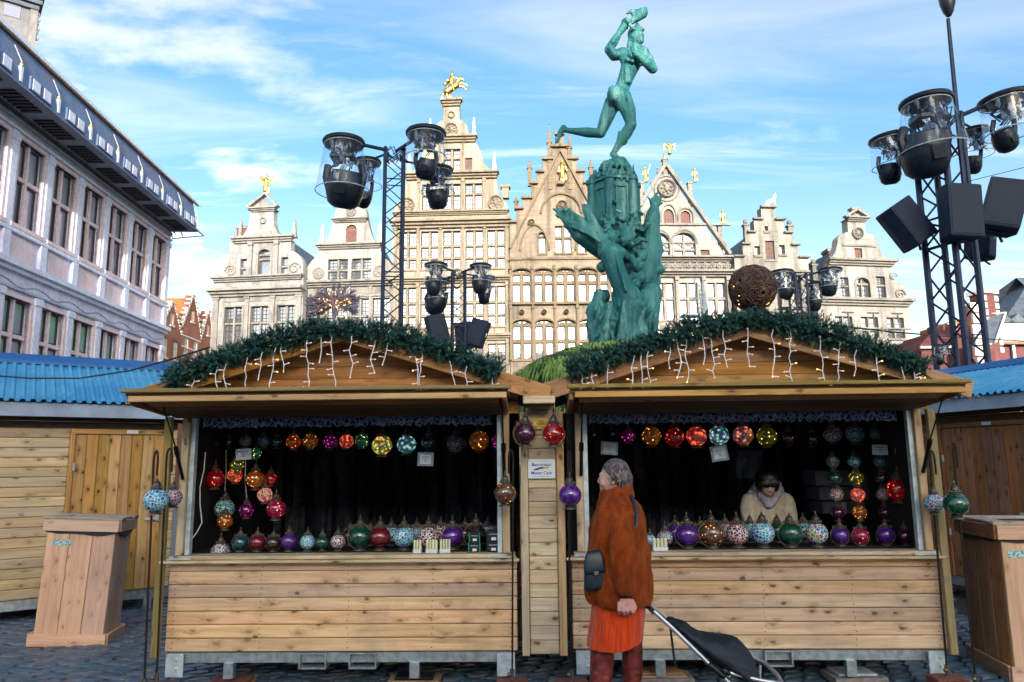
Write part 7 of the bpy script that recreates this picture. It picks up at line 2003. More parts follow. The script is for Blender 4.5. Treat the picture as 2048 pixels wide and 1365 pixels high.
# little tower
m = MB(); c0 = sp(1232, 470, .1)
for (py0, py1, r0_, r1_) in ((470, 368, 48, 46), (368, 362, 52, 52), (362, 352, 44, 44), (340, 326, 30, 22), (326, 318, 26, 10)):
    z0_, z1_ = sp(1232, py0).z, sp(1232, py1).z
    m.lathe([(r0_ * SK, z0_), (r1_ * SK, z1_)], 6 if py0 > 345 else 14, Matrix.Translation((c0.x, c0.y, 0)) @ Matrix.Rotation(R(12), 4, 'Z'))
for i in range(6):
    a = R(12) + i * math.pi / 3; x, y = c0.x + 47 * SK * math.cos(a), c0.y + 47 * SK * math.sin(a)
    m.lathe([(9 * SK, sp(1232, 462).z), (8.5 * SK, sp(1232, 372).z), (11 * SK, sp(1232, 370).z), (11 * SK, sp(1232, 362).z)], 12, Matrix.Translation((x, y, 0)))
    m.lathe([(6 * SK, sp(1232, 362).z), (4 * SK, sp(1232, 340).z)], 8, Matrix.Translation((x * .82 + c0.x * .18, y * .82 + c0.y * .18, 0)))
for i in range(6):
    a = R(42) + i * math.pi / 3; Mt = Matrix.Translation((c0.x, c0.y, 0)) @ Matrix.Rotation(a + math.pi / 2, 4, 'Z'); zt_, zb_ = sp(1232, 378).z, sp(1232, 455).z
    m.box(-13 * SK, 13 * SK, -43.5 * SK, -40 * SK, zt_ - .06, zt_, Mt); m.box(-13 * SK, 13 * SK, -43 * SK, -40 * SK, zb_, zb_ + .07, Mt)
    for x in (-12, 10): m.box(x * SK, (x + 2.5) * SK, -43 * SK, -40 * SK, zb_, zt_, Mt)
    for x in (-16, 0, 16): m.box((x - 5) * SK, (x + 5) * SK, -47 * SK, -41 * SK, sp(1232, 362).z, sp(1232, 352).z, Mt)
obj('tower', m, M_VERD, fo, smooth_on=True)
m = MB(); rnd = random.Random(31)
for i in range(26): a = i * .9; m.ell(sp(1234 + 28 * math.cos(a), 350 - 6 * rnd.random() - 12 * abs(math.sin(a * .5)), .1 + .3 * math.sin(a)), (7 + 4 * rnd.random()) * SK, 8 * SK, (7 + 5 * rnd.random()) * SK, 8, 6)
for i in range(6): m.capsule(sp(1206 + 11 * i, 372, -.3), sp(1208 + 11 * i, 342 - 4 * (i % 2), -.25), 3.2 * SK, 2.2 * SK)
m.ell(sp(1232, 332, .05), 30 * SK, 30 * SK, 14 * SK); m.ell(sp(1236, 324, 0), 20 * SK, 20 * SK, 9 * SK)
obj('mound', remesh(m, .026, 2, .025, .08, name='mound'), M_VERD, fo)
# fish
m = MB(); caps(m, [sp(1128, 446, -.45), sp(1142, 462, -.5), sp(1162, 478, -.45), sp(1190, 492, -.3), sp(1215, 505, -.1)], [12, 19, 25, 27, 24])
caps(m, [sp(1124, 443, -.45), sp(1112, 438, -.47), sp(1101, 433, -.48)], [8, 4.6, 1.6]); caps(m, [sp(1122, 450, -.45), sp(1112, 448, -.47), sp(1106, 446, -.48)], [5, 3.4, 1.5]); m.ell(sp(1127, 440, -.58), 7 * SK); m.ell(sp(1150, 486, -.5), 10 * SK, 5 * SK, 14 * SK); m.ell(sp(1121, 455, -.5), 4 * SK)
for i in range(5): caps(m, [sp(1134 + 1 * i, 440 + 9 * i, -.66), sp(1150 + 4 * i, 458 + 8 * i, -.74), sp(1176 + 5 * i, 474 + 8 * i, -.62)], [2, 2.6, 2])
obj('fish', remesh(m, .026, 1, .015, .05, name='fish'), M_VERD, fo)
# left sea maiden, seen from behind
m = MB(); caps(m, [sp(1215, 522, -.5), sp(1222, 552, -.55), sp(1236, 585, -.55), sp(1250, 612, -.5)], [21, 19, 20, 26]); m.ell(sp(1206, 520, -.5), 18 * SK, 15 * SK, 13 * SK); m.ell(sp(1228, 520, -.48), 18 * SK, 15 * SK, 13 * SK); m.ell(sp(1198, 546, -.42), 10 * SK, 11 * SK, 11 * SK)
caps(m, [sp(1203, 516, -.5), sp(1190, 486, -.55), sp(1176, 462, -.6), sp(1168, 446, -.6)], [13, 11.5, 10.5, 7.5]); m.ell(sp(1166, 440, -.6), 8 * SK, 6 * SK, 9 * SK)
for i in range(4): m.capsule(sp(1160 + 5 * i, 438, -.62), sp(1158 + 6 * i, 428 + abs(i - 1.5) * 2, -.6), 2.4 * SK, 1.8 * SK)
m.capsule(sp(1218, 508, -.45), sp(1219, 500, -.45), 8 * SK, 8 * SK); m.ell(sp(1216, 490, -.5), 13 * SK, 14 * SK, 16 * SK); m.capsule(sp(1206, 490, -.58), sp(1203, 494, -.6), 3 * SK, 3 * SK)
caps(m, [sp(1248, 608, -.5), sp(1258, 640, -.45), sp(1262, 672, -.35), sp(1258, 705, -.2)], [27, 24, 18, 14])
caps(m, [sp(1240, 612, -.45), sp(1226, 650, -.5), sp(1216, 690, -.4)], [22, 17, 16])
caps(m, [sp(1222, 524, -.72), sp(1228, 560, -.78), sp(1240, 600, -.78)], [3, 2.6, 3])
for i in range(7): caps(m, [sp(1236 + 7 * i, 622 + 3 * (i % 2), -.72), sp(1232 + 8 * i, 660, -.78 + .04 * i), sp(1226 + 9 * i, 705, -.7)], [4, 5, 6])
obj('sea_maiden', remesh(m, .024, 2, .008, .08, name='sea_maiden'), M_VERD, fo)
m = MB(); rnd = random.Random(8)                                                              # hair and seaweed
for i in range(130):
    a = rnd.uniform(0, 6.28); x, y = 1240 + rnd.gauss(0, 24), 478 + rnd.gauss(0, 18); m.capsule(sp(x, y, -.35 + rnd.uniform(-.25, .2)), sp(x + 12 * math.cos(a), y + 10 * math.sin(a), -.4 + rnd.uniform(-.25, .2)), 4.2 * SK, 2 * SK)
for i in range(60):
    x, y = 1264 + rnd.gauss(0, 11), 530 + rnd.uniform(-30, 110); m.ell(sp(x, y, -.2 + rnd.uniform(-.2, .1)), (6 + 6 * rnd.random()) * SK, 8 * SK, (6 + 8 * rnd.random()) * SK, 8, 6)
m.ell(sp(1240, 474, .12), 50 * SK, 42 * SK, 28 * SK); m.ell(sp(1262, 500, .05), 38 * SK, 34 * SK, 34 * SK); m.ell(sp(1246, 492, -.52), 13 * SK, 13 * SK, 16 * SK); m.ell(sp(1246, 480, -.48), 15 * SK, 14 * SK, 11 * SK)
for i in range(26):
    x = 1176 + rnd.random() * 130; y = 610 + rnd.random() * 90; a = rnd.uniform(-1, 1); caps(m, [sp(x, y, -.62), sp(x + 10 * a, y + 14, -.70), sp(x + 16 * a, y + 30, -.6)], [5, 4, 2.5])
obj('hair_and_weed', remesh(m, .024, 1, .02, .05, name='hair_and_weed'), M_VERD, fo)
m = MB(); caps(m, [sp(1290, 560, -.1), sp(1296, 520, -.12), sp(1298, 480, -.15), sp(1302, 440, -.2), sp(1306, 420, -.2)], [27, 24, 18, 15, 9])         # right figure, arm thrown up
m.ell(sp(1310, 540, -.1), 16 * SK, 16 * SK, 15 * SK); m.ell(sp(1300, 565, -.1), 20 * SK, 20 * SK, 26 * SK); m.ell(sp(1306, 412, -.2), 11 * SK, 8 * SK, 11 * SK)
for a, b in (((1308, 408), (1322, 396)), ((1312, 412), (1320, 404)), ((1303, 404), (1312, 392)), ((1298, 410), (1290, 402)), ((1312, 418), (1322, 414))): m.capsule(sp(*a, -.22), sp(*b, -.24), 3.4 * SK, 1.8 * SK)
m.ell(sp(1283, 500, -.2), 12 * SK, 13 * SK, 15 * SK); m.capsule(sp(1285, 512, -.15), sp(1288, 524, -.12), 8 * SK, 9 * SK); m.ell(sp(1316, 546, -.22), 10 * SK, 9 * SK, 9 * SK); caps(m, [sp(1280, 528, -.2), sp(1266, 548, -.42), sp(1254, 530, -.55)], [10, 8, 6]); caps(m, [sp(1298, 590, -.12), sp(1296, 640, -.1), sp(1290, 705, 0)], [24, 20, 20]); caps(m, [sp(1284, 600, -.25), sp(1278, 650, -.32), sp(1276, 705, -.25)], [14, 12, 13]); caps(m, [sp(1314, 470, .1), sp(1318, 500, .1), sp(1308, 520, .05)], [11, 12, 10])
for i in range(16): a = i * .8; m.ell(sp(1312 + 8 * math.cos(a), 480 + 14 * math.sin(a), .05), 6 * SK, 7 * SK, 6 * SK, 8, 6)
for i in range(5): caps(m, [sp(1278 + 6 * i, 590, -.32), sp(1274 + 6 * i, 650, -.36), sp(1278 + 5 * i, 705, -.3)], [3.2, 3.8, 3])
obj('draped_figure', remesh(m, .024, 2, .010, .08, name='draped_figure'), M_VERD, fo)
m = MB(); caps(m, [sp(1248, 470, .35), sp(1262, 540, .45), sp(1258, 620, .42), sp(1245, 720, .3)], [34, 28, 32, 52]); z_ = sp(1240, 720).z      # rock core
caps(m, [sp(1196, 602, -.25), sp(1188, 630, -.3), sp(1186, 665, -.3), sp(1192, 690, -.25)], [13, 19, 15, 17]); m.ell(sp(1200, 598, -.25), 18 * SK, 18 * SK, 14 * SK); caps(m, [sp(1180, 620, -.35), sp(1178, 650, -.35)], [6, 7])
for i in range(14): m.ell(sp(1205 + 7 * i, 690 + 10 * math.sin(i), -.45 + .05 * (i % 3)), (14 + 6 * math.sin(i * 2)) * SK, 18 * SK, 22 * SK, 8, 6)
caps(m, [sp(1212, 622, -.5), sp(1206, 660, -.55), sp(1190, 705, -.5)], [10, 14, 20])
m.lathe([(1.35, 0), (1.25, z_ * .6), (.75, z_ + .3)], 16, Matrix.Translation((c0.x, c0.y + .1, 0)))
obj('rock_base', remesh(m, .036, 2, .08, .18, name='rock_base'), M_VERD, fo)

# ---------------------------------------------------------------- people
def ring(c, rx, ry, n=28, pw=2.0, rot=0.0, wob=None):
    out = []
    for i in range(n):
        a = 2 * math.pi * i / n; ca, sa_ = math.cos(a), math.sin(a)
        x = math.copysign(abs(ca) ** (2 / pw), ca) * rx; y = math.copysign(abs(sa_) ** (2 / pw), sa_) * ry
        if wob: f = 1 + wob(a); x *= f; y *= f
        out.append(V(c) + V((x * math.cos(rot) - y * math.sin(rot), x * math.sin(rot) + y * math.cos(rot), 0)))
    return out
def drape(me, amp, k, sz, fur=.0022):
    """long soft folds and a nap, pushed along the normals"""
    nn = [v.normal.copy() for v in me.vertices]
    for v, n_ in zip(me.vertices, nn):
        c = v.co; w = noise.noise(V((c.x * 3, c.y * 3, c.z * 2.2))) * 1.6
        f = noise.noise(V((c.x * k + w, c.y * k - w, c.z * sz + w))); g = noise.noise(V((c.x * k * 2.3 - w, c.y * k * 2.3, c.z * sz * 2 + 7)))
        v.co = c + n_ * (amp * (1 - (f * f / (abs(f) + .12)) * 2.6) + amp * .5 * g + fur * noise.noise(c * 75))
    me.update(); return me
def fine(mb, levels=2, disp=0.0, dscale=.1, name='cloth', seed=0):
    me0 = mb.mesh(name); o = bpy.data.objects.new('tmp', me0); COL.objects.link(o)
    s = o.modifiers.new('s', 'SUBSURF'); s.levels = levels; s.render_levels = levels
    if disp:
        tx = bpy.data.textures.new('t', 'CLOUDS'); tx.noise_scale = dscale; tx.noise_depth = 2
        d = o.modifiers.new('d', 'DISPLACE'); d.texture = tx; d.strength = disp; d.mid_level = .5
    me = bpy.data.meshes.new_from_object(o.evaluated_get(bpy.context.evaluated_depsgraph_get()))
    bpy.data.objects.remove(o); bpy.data.meshes.remove(me0); me.name = name; me.materials.clear()
    me.polygons.foreach_set('use_smooth', [True] * len(me.polygons)); return me
q = NT('rust_plush'); p = q.coord('Object'); n1 = q.noise(q.coord('Object', (13, 13, 6)), 1, 5, .65); n2 = q.noise(q.coord('Object', (60, 60, 30)), 1, 4, .7)
q.set(base=q.mix(q.ramp(n1, .35, .68), (0.16, 0.024, 0.004), (0.31, 0.058, 0.010)), rough=.9, sheen=.22, sheenr=.5, spec=.08); q.b.inputs['Sheen Tint'].default_value = (.9, .42, .18, 1); q.bump(q.math('ADD', n2, n1), .9, .018); M_PLUSH = q.m
q = NT('orange_cord_skirt'); p = q.coord('Object', (90, 90, 4)); n1 = q.noise(p, 1, 2, .5)
q.set(base=q.mix(q.ramp(n1, .3, .7), (0.42, 0.030, 0.003), (0.62, 0.065, 0.008)), rough=.8, sheen=.3, spec=.1); q.bump(n1, .3, .004); M_SKIRT = q.m
M_BOOT = plain('oxblood_leather', (.15, .026, .024), .3, 0, .45, 14, .9)
M_SKIN = plain('pale_skin', (.56, .34, .29), .5, 0, .08, 12, .05); M_SKINRED = plain('ruddy_hand_skin', (.50, .25, .22), .5, 0, .12, 16, .1)
q = NT('grey_brown_hair'); n1 = q.noise(q.coord('Object', (95, 95, 11)), 1, 4, .65); q.set(base=q.mix(q.ramp(n1, .36, .66), (.012, .009, .009), (.20, .17, .165)), rough=.45, spec=.4); q.bump(n1, .7, .006); M_HAIR = q.m
M_BAG = plain('navy_leather', (.004, .016, .030), .42, 0, .3, 10, .3)
M_DARKLEATHER = plain('black_leather', (.008, .009, .011), .45, 0, .3, 20, .2)
YW = 4.6
W0 = at(1236, 1365, YW); W0.z = 0.0
wm = thing('person', 'person in rust plush coat, orange skirt and oxblood boots pulling a trolley', 'person', W0)
WK = (at(1236, 1100, YW) - EYE).dot(FW) / F
def wp(px, py, dy=0.0): p = at(px, py, YW); return L(wm, p + V((0, dy, 0)))
# the body under the clothes: head, neck, trunk, legs, hand in one skin
HC = wp(1229, 957, .065)
hd = R(163)                                    # looking to the left and a little away
fx = V((math.cos(hd), math.sin(hd), 0)); sx_ = V((-fx.y, fx.x, 0))
m = MB(); HSC = .90
def hp(f, s, u): return HC + (fx * f + sx_ * s + V((0, 0, u))) * HSC
m.ell(hp(-.012, 0, .03), .080, .074, .084, 18, 12); m.ell(hp(.026, 0, -.012), .064, .060, .078, 16, 10)
m.ell(hp(.048, 0, -.075), .038, .040, .034, 12, 8); m.capsule(hp(.084, 0, .008), hp(.098, 0, -.022), .009, .012, 10); m.ell(hp(.092, 0, -.026), .012, .015, .010)
m.ell(hp(.080, 0, -.058), .014, .022, .008); m.ell(hp(.078, 0, -.072), .013, .020, .008); m.ell(hp(.072, 0, -.098), .020, .022, .017)
for s_ in (-1, 1):
    m.ell(hp(.074, s_ * .030, .026), .014, .020, .009); m.ell(hp(.058, s_ * .040, -.03), .024, .022, .028); m.ell(hp(-.008, s_ * .073, -.012), .016, .009, .030); m.ell(hp(-.014, s_ * .080, 0), .010, .005, .018)
m.capsule(hp(-.025, 0, -.07), hp(-.04, 0, -.2), .048, .05, 14)
m.capsule(hp(-.05, 0, -.25), wp(1240, 1180, .07), .06, .09, 14)
for a, b, c in (((1212, 1225, .05), (1205, 1300, .02), (1201, 1420, .02)), ((1264, 1225, .1), (1271, 1300, .12), (1271, 1420, .12))):
    m.capsule(wp(*a), wp(*b), .06, .045); m.capsule(wp(*b), wp(*c), .043, .032)
sk = remesh(m, .0055, 2, name='body'); obj('body', sk, M_SKIN, wm)
for s_ in (-1, 1): mm = MB(); mm.ell(hp(.074, s_ * .030, .010), .011, nu=10, nv=8); obj('eye', mm, M_WHITE, wm, smooth_on=True); mm = MB(); mm.ell(hp(.0835, s_ * .030, .010), .005, nu=8, nv=6); obj('iris', mm, M_INK, wm, smooth_on=True)
# hair: cap with layered ends
m = MB()
m.ell(hp(-.022, 0, .045), .084, .080, .080, 18, 12); m.ell(hp(-.062, 0, -.02), .05, .066, .07, 16, 10)
for i in range(170):
    a = math.pi + random.uniform(-1.75, 1.75); el = random.uniform(.0, 1.2)
    st = hp(-.022 + .086 * math.cos(a) * math.cos(el), .082 * math.sin(a) * math.cos(el), .045 + .084 * math.sin(el))
    lnx = random.uniform(.07, .125) if abs(a - math.pi) < 1.25 else random.uniform(.02, .06)
    e = hp(-.022 + .098 * math.cos(a), .088 * math.sin(a), .03 - lnx + random.uniform(-.012, .012)); md = (st + e) / 2 + (st - hp(-.03, 0, st.z - HC.z)).normalized() * .012
    m.tube([st, md, e], [.007, .008, .003], 5)
hr_ = remesh(m, .0035, 1, .003, .015, name='hair'); obj('hair', hr_, M_HAIR, wm)
# coat
def fold(k, a, ph): return lambda t_: a * math.sin(k * t_ + ph) + a * .6 * math.sin((k * 2 + 1) * t_ + ph * 2)
m = MB(); rs = []
for (py, xl, xr_, dep, fl_) in ((1206, 1181, 1302, .235, .03), (1196, 1175, 1305, .245, .035), (1170, 1172, 1305, .245, .03), (1130, 1176, 1303, .24, .03), (1090, 1181, 1299, .23, .025), (1050, 1187, 1293, .21, .02), (1026, 1193, 1287, .185, .015), (1010, 1200, 1279, .155, .01), (1000, 1208, 1270, .125, .0), (994, 1214, 1264, .11, 0), (989, 1219, 1260, .09, 0)):
    a, b = wp(xl, py), wp(xr_, py); c = (a + b) / 2; c.y += .07
    rs.append(ring(c, (b.x - a.x) / 2, dep, 36, 2.3, R(-6), fold(5, fl_, py * .013)))
m.rings(rs, False)
me = drape(fine(m, 3, 0, .09, 'coat'), .011, 11, 2.6); obj('coat', me, M_PLUSH, wm)
m = MB(); rs = []
for (px, py, rx, ry) in ((1234, 1006, .112, .115), (1233, 992, .108, .108), (1235, 978, .094, .092), (1237, 972, .088, .086), (1237, 976, .078, .076), (1236, 990, .076, .074)):
    c = wp(px, py, .07); r_ = ring(c, rx, ry, 26, 2.1, 0, fold(3, .02, py))
    rs.append([p_ + V((0, 0, .26 * (p_.x - c.x))) for p_ in r_])
m.rings(rs, False); obj('collar', drape(fine(m, 2, 0, .05, 'collar'), .008, 16, 14), M_PLUSH, wm)
# near sleeve with elbow folds
m = MB(); rs = []
sl_pts = [(1250, 1004, .03, .04, .0), (1248, 1020, .066, .08, -.05), (1243, 1040, .080, .09, -.10), (1238, 1066, .084, .09, -.14), (1236, 1094, .084, .092, -.165), (1237, 1122, .082, .092, -.18), (1240, 1148, .076, .086, -.185), (1241, 1168, .068, .076, -.18), (1242, 1180, .056, .064, -.175), (1242, 1183, .044, .05, -.175)]
for i, (px, py, rx, ry, dy) in enumerate(sl_pts): rs.append(ring(wp(px, py, dy), rx, ry, 24, 2.1, 0, fold(3, .05 if 1 < i < 7 else .02, i * .9)))
m.rings(rs, True); obj('sleeve', drape(fine(m, 3, 0, .07, 'sleeve'), .011, 10, 8), M_PLUSH, wm)
# far sleeve, hidden side
m = MB(); m.rings([ring(wp(*p_, dy), r_, r_, 16) for p_, dy, r_ in (((1212, 1024), .16, .06), ((1206, 1062), .17, .075), ((1202, 1100), .14, .07), ((1204, 1132), .08, .06))], True); obj('sleeve', fine(m, 1, .02, .07, 'sleeve'), M_PLUSH, wm)
# skirt with pleats
m = MB(); rs = []
for (py, xl, xr_, dep, amp) in ((1190, 1188, 1294, .19, .02), (1215, 1186, 1294, .20, .03), (1250, 1182, 1291, .205, .045), (1280, 1178, 1290, .21, .055), (1294, 1176, 1289, .212, .06)):
    a, b = wp(xl, py), wp(xr_, py); c = (a + b) / 2; c.y += .07; r_ = ring(c, (b.x - a.x) / 2, dep, 72, 2.3, R(-6), lambda t_, am=amp: am * (abs(math.sin(7 * t_)) - .5))
    for i, p_ in enumerate(r_): r_[i] = p_ + V((0, 0, .045 * max(0, (p_.x - c.x) / .17) if py > 1275 else 0))
    rs.append(r_)
m.rings(rs, False); obj('skirt', fine(m, 1, .006, .08, 'skirt'), M_SKIRT, wm)
# tall boots
for nm, pts in (('boot', [((1205, 1285), .02, .078), ((1205, 1320), .02, .074), ((1203, 1360), .02, .070), ((1201, 1410), .02, .058), ((1200, 1450), .02, .05)]), ('boot', [((1270, 1278), .12, .068), ((1271, 1320), .12, .066), ((1271, 1360), .12, .063), ((1271, 1410), .12, .052), ((1271, 1450), .12, .046)])):
    m = MB(); m.rings([ring(wp(*p_, dy), r_ * .92, r_, 20, 2, 0, fold(2, .02, p_[1])) for p_, dy, r_ in pts], True)
    e = wp(*pts[-1][0], pts[-1][1]); f0 = V((e.x, e.y, .0)); d = V((-.8, .5, 0)).normalized()
    m.capsule(f0 + V((0, 0, .045)) - d * .02, f0 + d * .15 + V((0, 0, .035)), .045, .032, 12); m.capsule(V((e.x, e.y, .05)), e, .045, .05, 14); m.cbox((f0.x - d.x * .04, f0.y - d.y * .04, .015), .05, .05, .03)
    obj(nm, remesh(m, .008, 2, .010, .05, name='boot'), M_BOOT, wm)
# hand on the trolley grip
hb_ = wp(1243, 1197, -.17)
m = MB(); m.ell(hb_ + V((-.002, 0, .004)), .034, .030, .040, 12, 8); m.capsule(wp(1242, 1180, -.165), wp(1242, 1190, -.17), .026, .028)
for i in range(4):
    o = V((-.036 + .020 * i, -.026 + .004 * abs(i - 1), -.012 - .004 * (i in (1, 2))))
    m.capsule(hb_ + o + V((.002, .006, .016)), hb_ + o + V((-.002, -.006, -.012)), .0098, .0092); m.capsule(hb_ + o + V((-.002, -.006, -.012)), hb_ + o + V((.004, .012, -.030)), .0092, .0085); m.capsule(hb_ + o + V((.004, .012, -.030)), hb_ + o + V((.012, .028, -.022)), .0085, .0075)
m.capsule(hb_ + V((.030, -.012, .012)), hb_ + V((.040, -.024, -.014)), .0115, .0105); m.capsule(hb_ + V((.040, -.024, -.014)), hb_ + V((.028, -.030, -.034)), .0105, .009)
m.v = [tuple(hb_ + (V(p_) - hb_) * 1.18) for p_ in m.v]
obj('hand', remesh(m, .0034, 2, name='hand'), M_SKINRED, wm)
m = MB(); m.tube([hb_ + V((-.003 + .034 * math.cos(a), .030 * math.sin(a), .042)) for a in [2 * math.pi * j / 18 for j in range(19)]], .010, 6, False); obj('glove_cuff', m, M_DARKLEATHER, wm, smooth_on=True)
# shoulder bag
bgt = thing('shoulder_bag', 'small navy leather bag hanging at the person\'s front hip', 'bag', M=Matrix.Translation(at(1190, 1138, YW - .11)) @ Matrix.Rotation(R(-8), 4, 'Y') @ Matrix.Diagonal((1.18, 1, 1.0, 1)))
m = MB(); m.rings([ring((dx, 0, z), rx, ry, 24, 5.0) for z, rx, ry, dx in ((-.112, .056, .022, -.004), (-.108, .062, .030, -.004), (-.06, .060, .034, -.003), (0, .052, .032, 0), (.07, .040, .024, .004), (.098, .034, .016, .005), (.10, .028, .010, .005))], True)
obj('pouch', drape(fine(m, 1, 0, .05, 'pouch'), .003, 30, 20, .0008), M_BAG, bgt)
m = MB(); m.rings([ring((dx, -.006, z), rx, ry, 24, 5.0) for z, rx, ry, dx in ((-.026, .050, .024, -.002), (-.022, .058, .036, -.002), (.02, .052, .036, 0), (.075, .042, .027, .004), (.104, .033, .014, .005))], True)
obj('flap', drape(fine(m, 1, 0, .05, 'flap'), .002, 30, 20, .0008), M_BAG, bgt)
obj('clasp', MB().chamfer(-.012, .012, -.048, -.042, -.03, -.008, .002), M_PEWTER, bgt)
m = MB(); m.tube([L(bgt, wm_) for wm_ in (at(1190, 1106, YW - .08), at(1188, 1070, YW - .02), at(1200, 1035, YW - .02), at(1225, 1003, YW + .04))], .007, 5); m.tube([L(bgt, x_) for x_ in (at(1262, 992, YW - .02), at(1270, 1010, YW - .10), at(1274, 1030, YW - .135), at(1272, 1055, YW - .16), at(1262, 1085, YW - .15))], .009, 5); obj('strap', m, M_BAG, bgt)

# seller behind the right counter
YV = 6.75
S0 = at(1532, 1030, YV); S0.z = .25
sv = thing('person', 'person in cream jacket and lilac scarf bowing behind the right counter', 'person', S0)
def vp(px, py, dy=0.0): return L(sv, at(px, py, YV) + V((0, dy, 0)))
m = MB(); HS = vp(1524, 966, -.12)
m.ell(HS, .076, .088, .10, 16, 12); m.ell(HS + V((-.005, -.05, -.045)), .056, .05, .06, 12, 8); m.capsule(HS + V((-.006, -.092, -.03)), HS + V((-.008, -.108, -.062)), .010, .014); m.ell(HS + V((-.006, -.078, -.088)), .026, .02, .012)
m.capsule(HS + V((0, .03, -.06)), vp(1530, 1000), .055, .06); m.capsule(vp(1532, 1010, .03), V((0, .03, .55)), .075, .09); 
for s_ in (-1, 1): m.ell(HS + V((s_ * .074, 0, -.02)), .012, .018, .03); m.capsule(V((s_ * .09, 0, .55)), V((s_ * .1, 0, .08)), .085, .06)
obj('body', remesh(m, .007, 2, name='body'), M_SKIN, sv)
m = MB(); m.ell(HS + V((0, .012, .038)), .092, .098, .088, 16, 12); m.ell(HS + V((0, .05, -.02)), .088, .06, .09); m.ell(HS + V((0, -.060, .040)), .090, .066, .070); m.ell(HS + V((.03, -.098, .006)), .055, .03, .042); m.ell(HS + V((-.035, -.098, .004)), .055, .03, .042); m.ell(HS + V((0, .0, .07)), .085, .085, .075)
for s_ in (-1, 1): m.ell(HS + V((s_ * .07, -.02, -.01)), .03, .05, .065)
obj('hair', remesh(m, .006, 1, .006, .03, name='hair'), plain('dark_hair', (.006, .005, .005), .4, 0, .3, 40, .3), sv)
for s_ in (-1, 1): mm = MB(); mm.ell(HS + V((s_ * .028 - .004, -.092, -.022)), .012, .006, .0035, nu=8, nv=6); obj('eye', mm, M_INK, sv, smooth_on=True)
M_CREAM = plain('cream_fleece', (.50, .45, .36), .9, 0, .2, 14, .5); M_LILAC = plain('lilac_scarf', (.36, .32, .44), .9, 0, .3, 26, .4)
m = MB(); rs = []
for (py, hw_, dep) in ((1040, 47, .15), (1020, 48, .15), (1000, 45, .14), (985, 38, .12), (976, 28, .10), (970, 18, .08)):
    a, b = vp(1533 - hw_, py), vp(1533 + hw_, py); c = (a + b) / 2; c.y += .03; rs.append(ring(c, (b.x - a.x) / 2, dep, 32, 2.3, 0, fold(4, .015, py)))
rs.insert(0, ring((rs[0][0] * 0 + V((0, .03, .45))), .19, .14, 32)); m.rings(rs, False); obj('jacket', fine(m, 1, .02, .08, 'jacket'), M_CREAM, sv)
for s_ in (-1, 1):
    m = MB(); m.rings([ring(vp(1533 + s_ * x_, py, dy), r_, r_, 18, 2, 0, fold(3, .04, py)) for x_, py, dy, r_ in ((34, 984, 0, .05), (41, 1003, -.03, .058), (44, 1028, -.06, .058), (40, 1048, -.12, .05), (26, 1062, -.2, .042))], True); obj('sleeve', fine(m, 1, .014, .06, 'sleeve'), M_CREAM, sv)
    m = MB(); h_ = vp(1533 + s_ * 24, 1064, -.23); m.ell(h_, .03, .04, .024)
    for j in range(4): m.capsule(h_ + V((-.024 + .016 * j, -.03, 0)), h_ + V((-.024 + .016 * j, -.066 + .006 * abs(j - 1.5), -.016)), .0085, .0075)
    m.capsule(h_ + V((-s_ * .03, -.01, 0)), h_ + V((-s_ * .046, -.042, -.008)), .0095, .0085); obj('hand', remesh(m, .004, 2, name='hand'), M_SKIN, sv)
m = MB(); m.tube([vp(1533, 978, .0) + V((.105 * math.cos(a), .085 * math.sin(a) - .02, .012 * math.sin(2 * a))) for a in [2 * math.pi * j / 22 for j in range(23)]], .038, 10, False); m.tube([vp(1533, 972, .0) + V((.088 * math.cos(a), .075 * math.sin(a) - .03, .014 * math.sin(2 * a + 1))) for a in [2 * math.pi * j / 22 for j in range(23)]], .030, 10, False)
m.tube([vp(1512, 984, -.10), vp(1522, 1000, -.13), vp(1528, 1014, -.13)], [.04, .035, .02], 10); m.tube([vp(1548, 984, -.10), vp(1536, 1000, -.13), vp(1530, 1014, -.14)], [.04, .032, .02], 10)
obj('scarf', remesh(m, .008, 1, .022, .05, name='scarf'), M_LILAC, sv)
# grey cloth hanging behind the seller
m = MB()
for j in range(9):
    for i in range(7): m.v.append(tuple(at(1474 + 8 * i * (1 - .04 * j) + 2 * j * (i / 6), 902 + 7 * j, 6.85) + V((0, .02 * math.sin(i * 1.9 + j * .4), 0))))
for j in range(8):
    for i in range(6): a = j * 7 + i; m.f.append((a, a + 7, a + 8, a + 1))
tag(obj('hanging_cloth', m, plain('grey_green_cloth', (.07, .085, .10), .9, 0, .3, 18, .3), smooth_on=True), 'grey cloth hanging just behind the seller\'s head', 'cloth')

# ---------------------------------------------------------------- shopping trolley
YT = 4.72
T0 = at(1420, 1340, YT); T0.z = 0
tr_ = thing('shopping_trolley', 'black shopping trolley with aluminium frame pulled by the person in rust coat', 'shopping trolley', T0)
def tp(px, py, dy=0.0): return L(tr_, at(px, py, YT) + V((0, dy, 0)))
M_ALU = plain('aluminium_tube', (.68, .70, .74), .32, .75, .08, 10)
for nm, pts, r_ in (('frame_tube', [(1297, 1212, -.16), (1330, 1242, -.16), (1412, 1322, -.14), (1470, 1376, -.12)], .0125), ('frame_tube', [(1290, 1204, .0), (1335, 1240, .12), (1400, 1300, .16), (1475, 1372, .18)], .0125)):
    m = MB(); m.tube([tp(a, b, c) for a, b, c in pts], r_, 10); obj(nm, m, M_ALU, tr_, smooth_on=True)
m = MB(); m.tube([tp(1437, 1330, -.15), tp(1500, 1346, -.15), tp(1550, 1356, -.13), tp(1552, 1348, -.02), tp(1540, 1335, .1), tp(1518, 1328, .16)], .012, 10); obj('loop_tube', m, M_ALU, tr_, smooth_on=True)
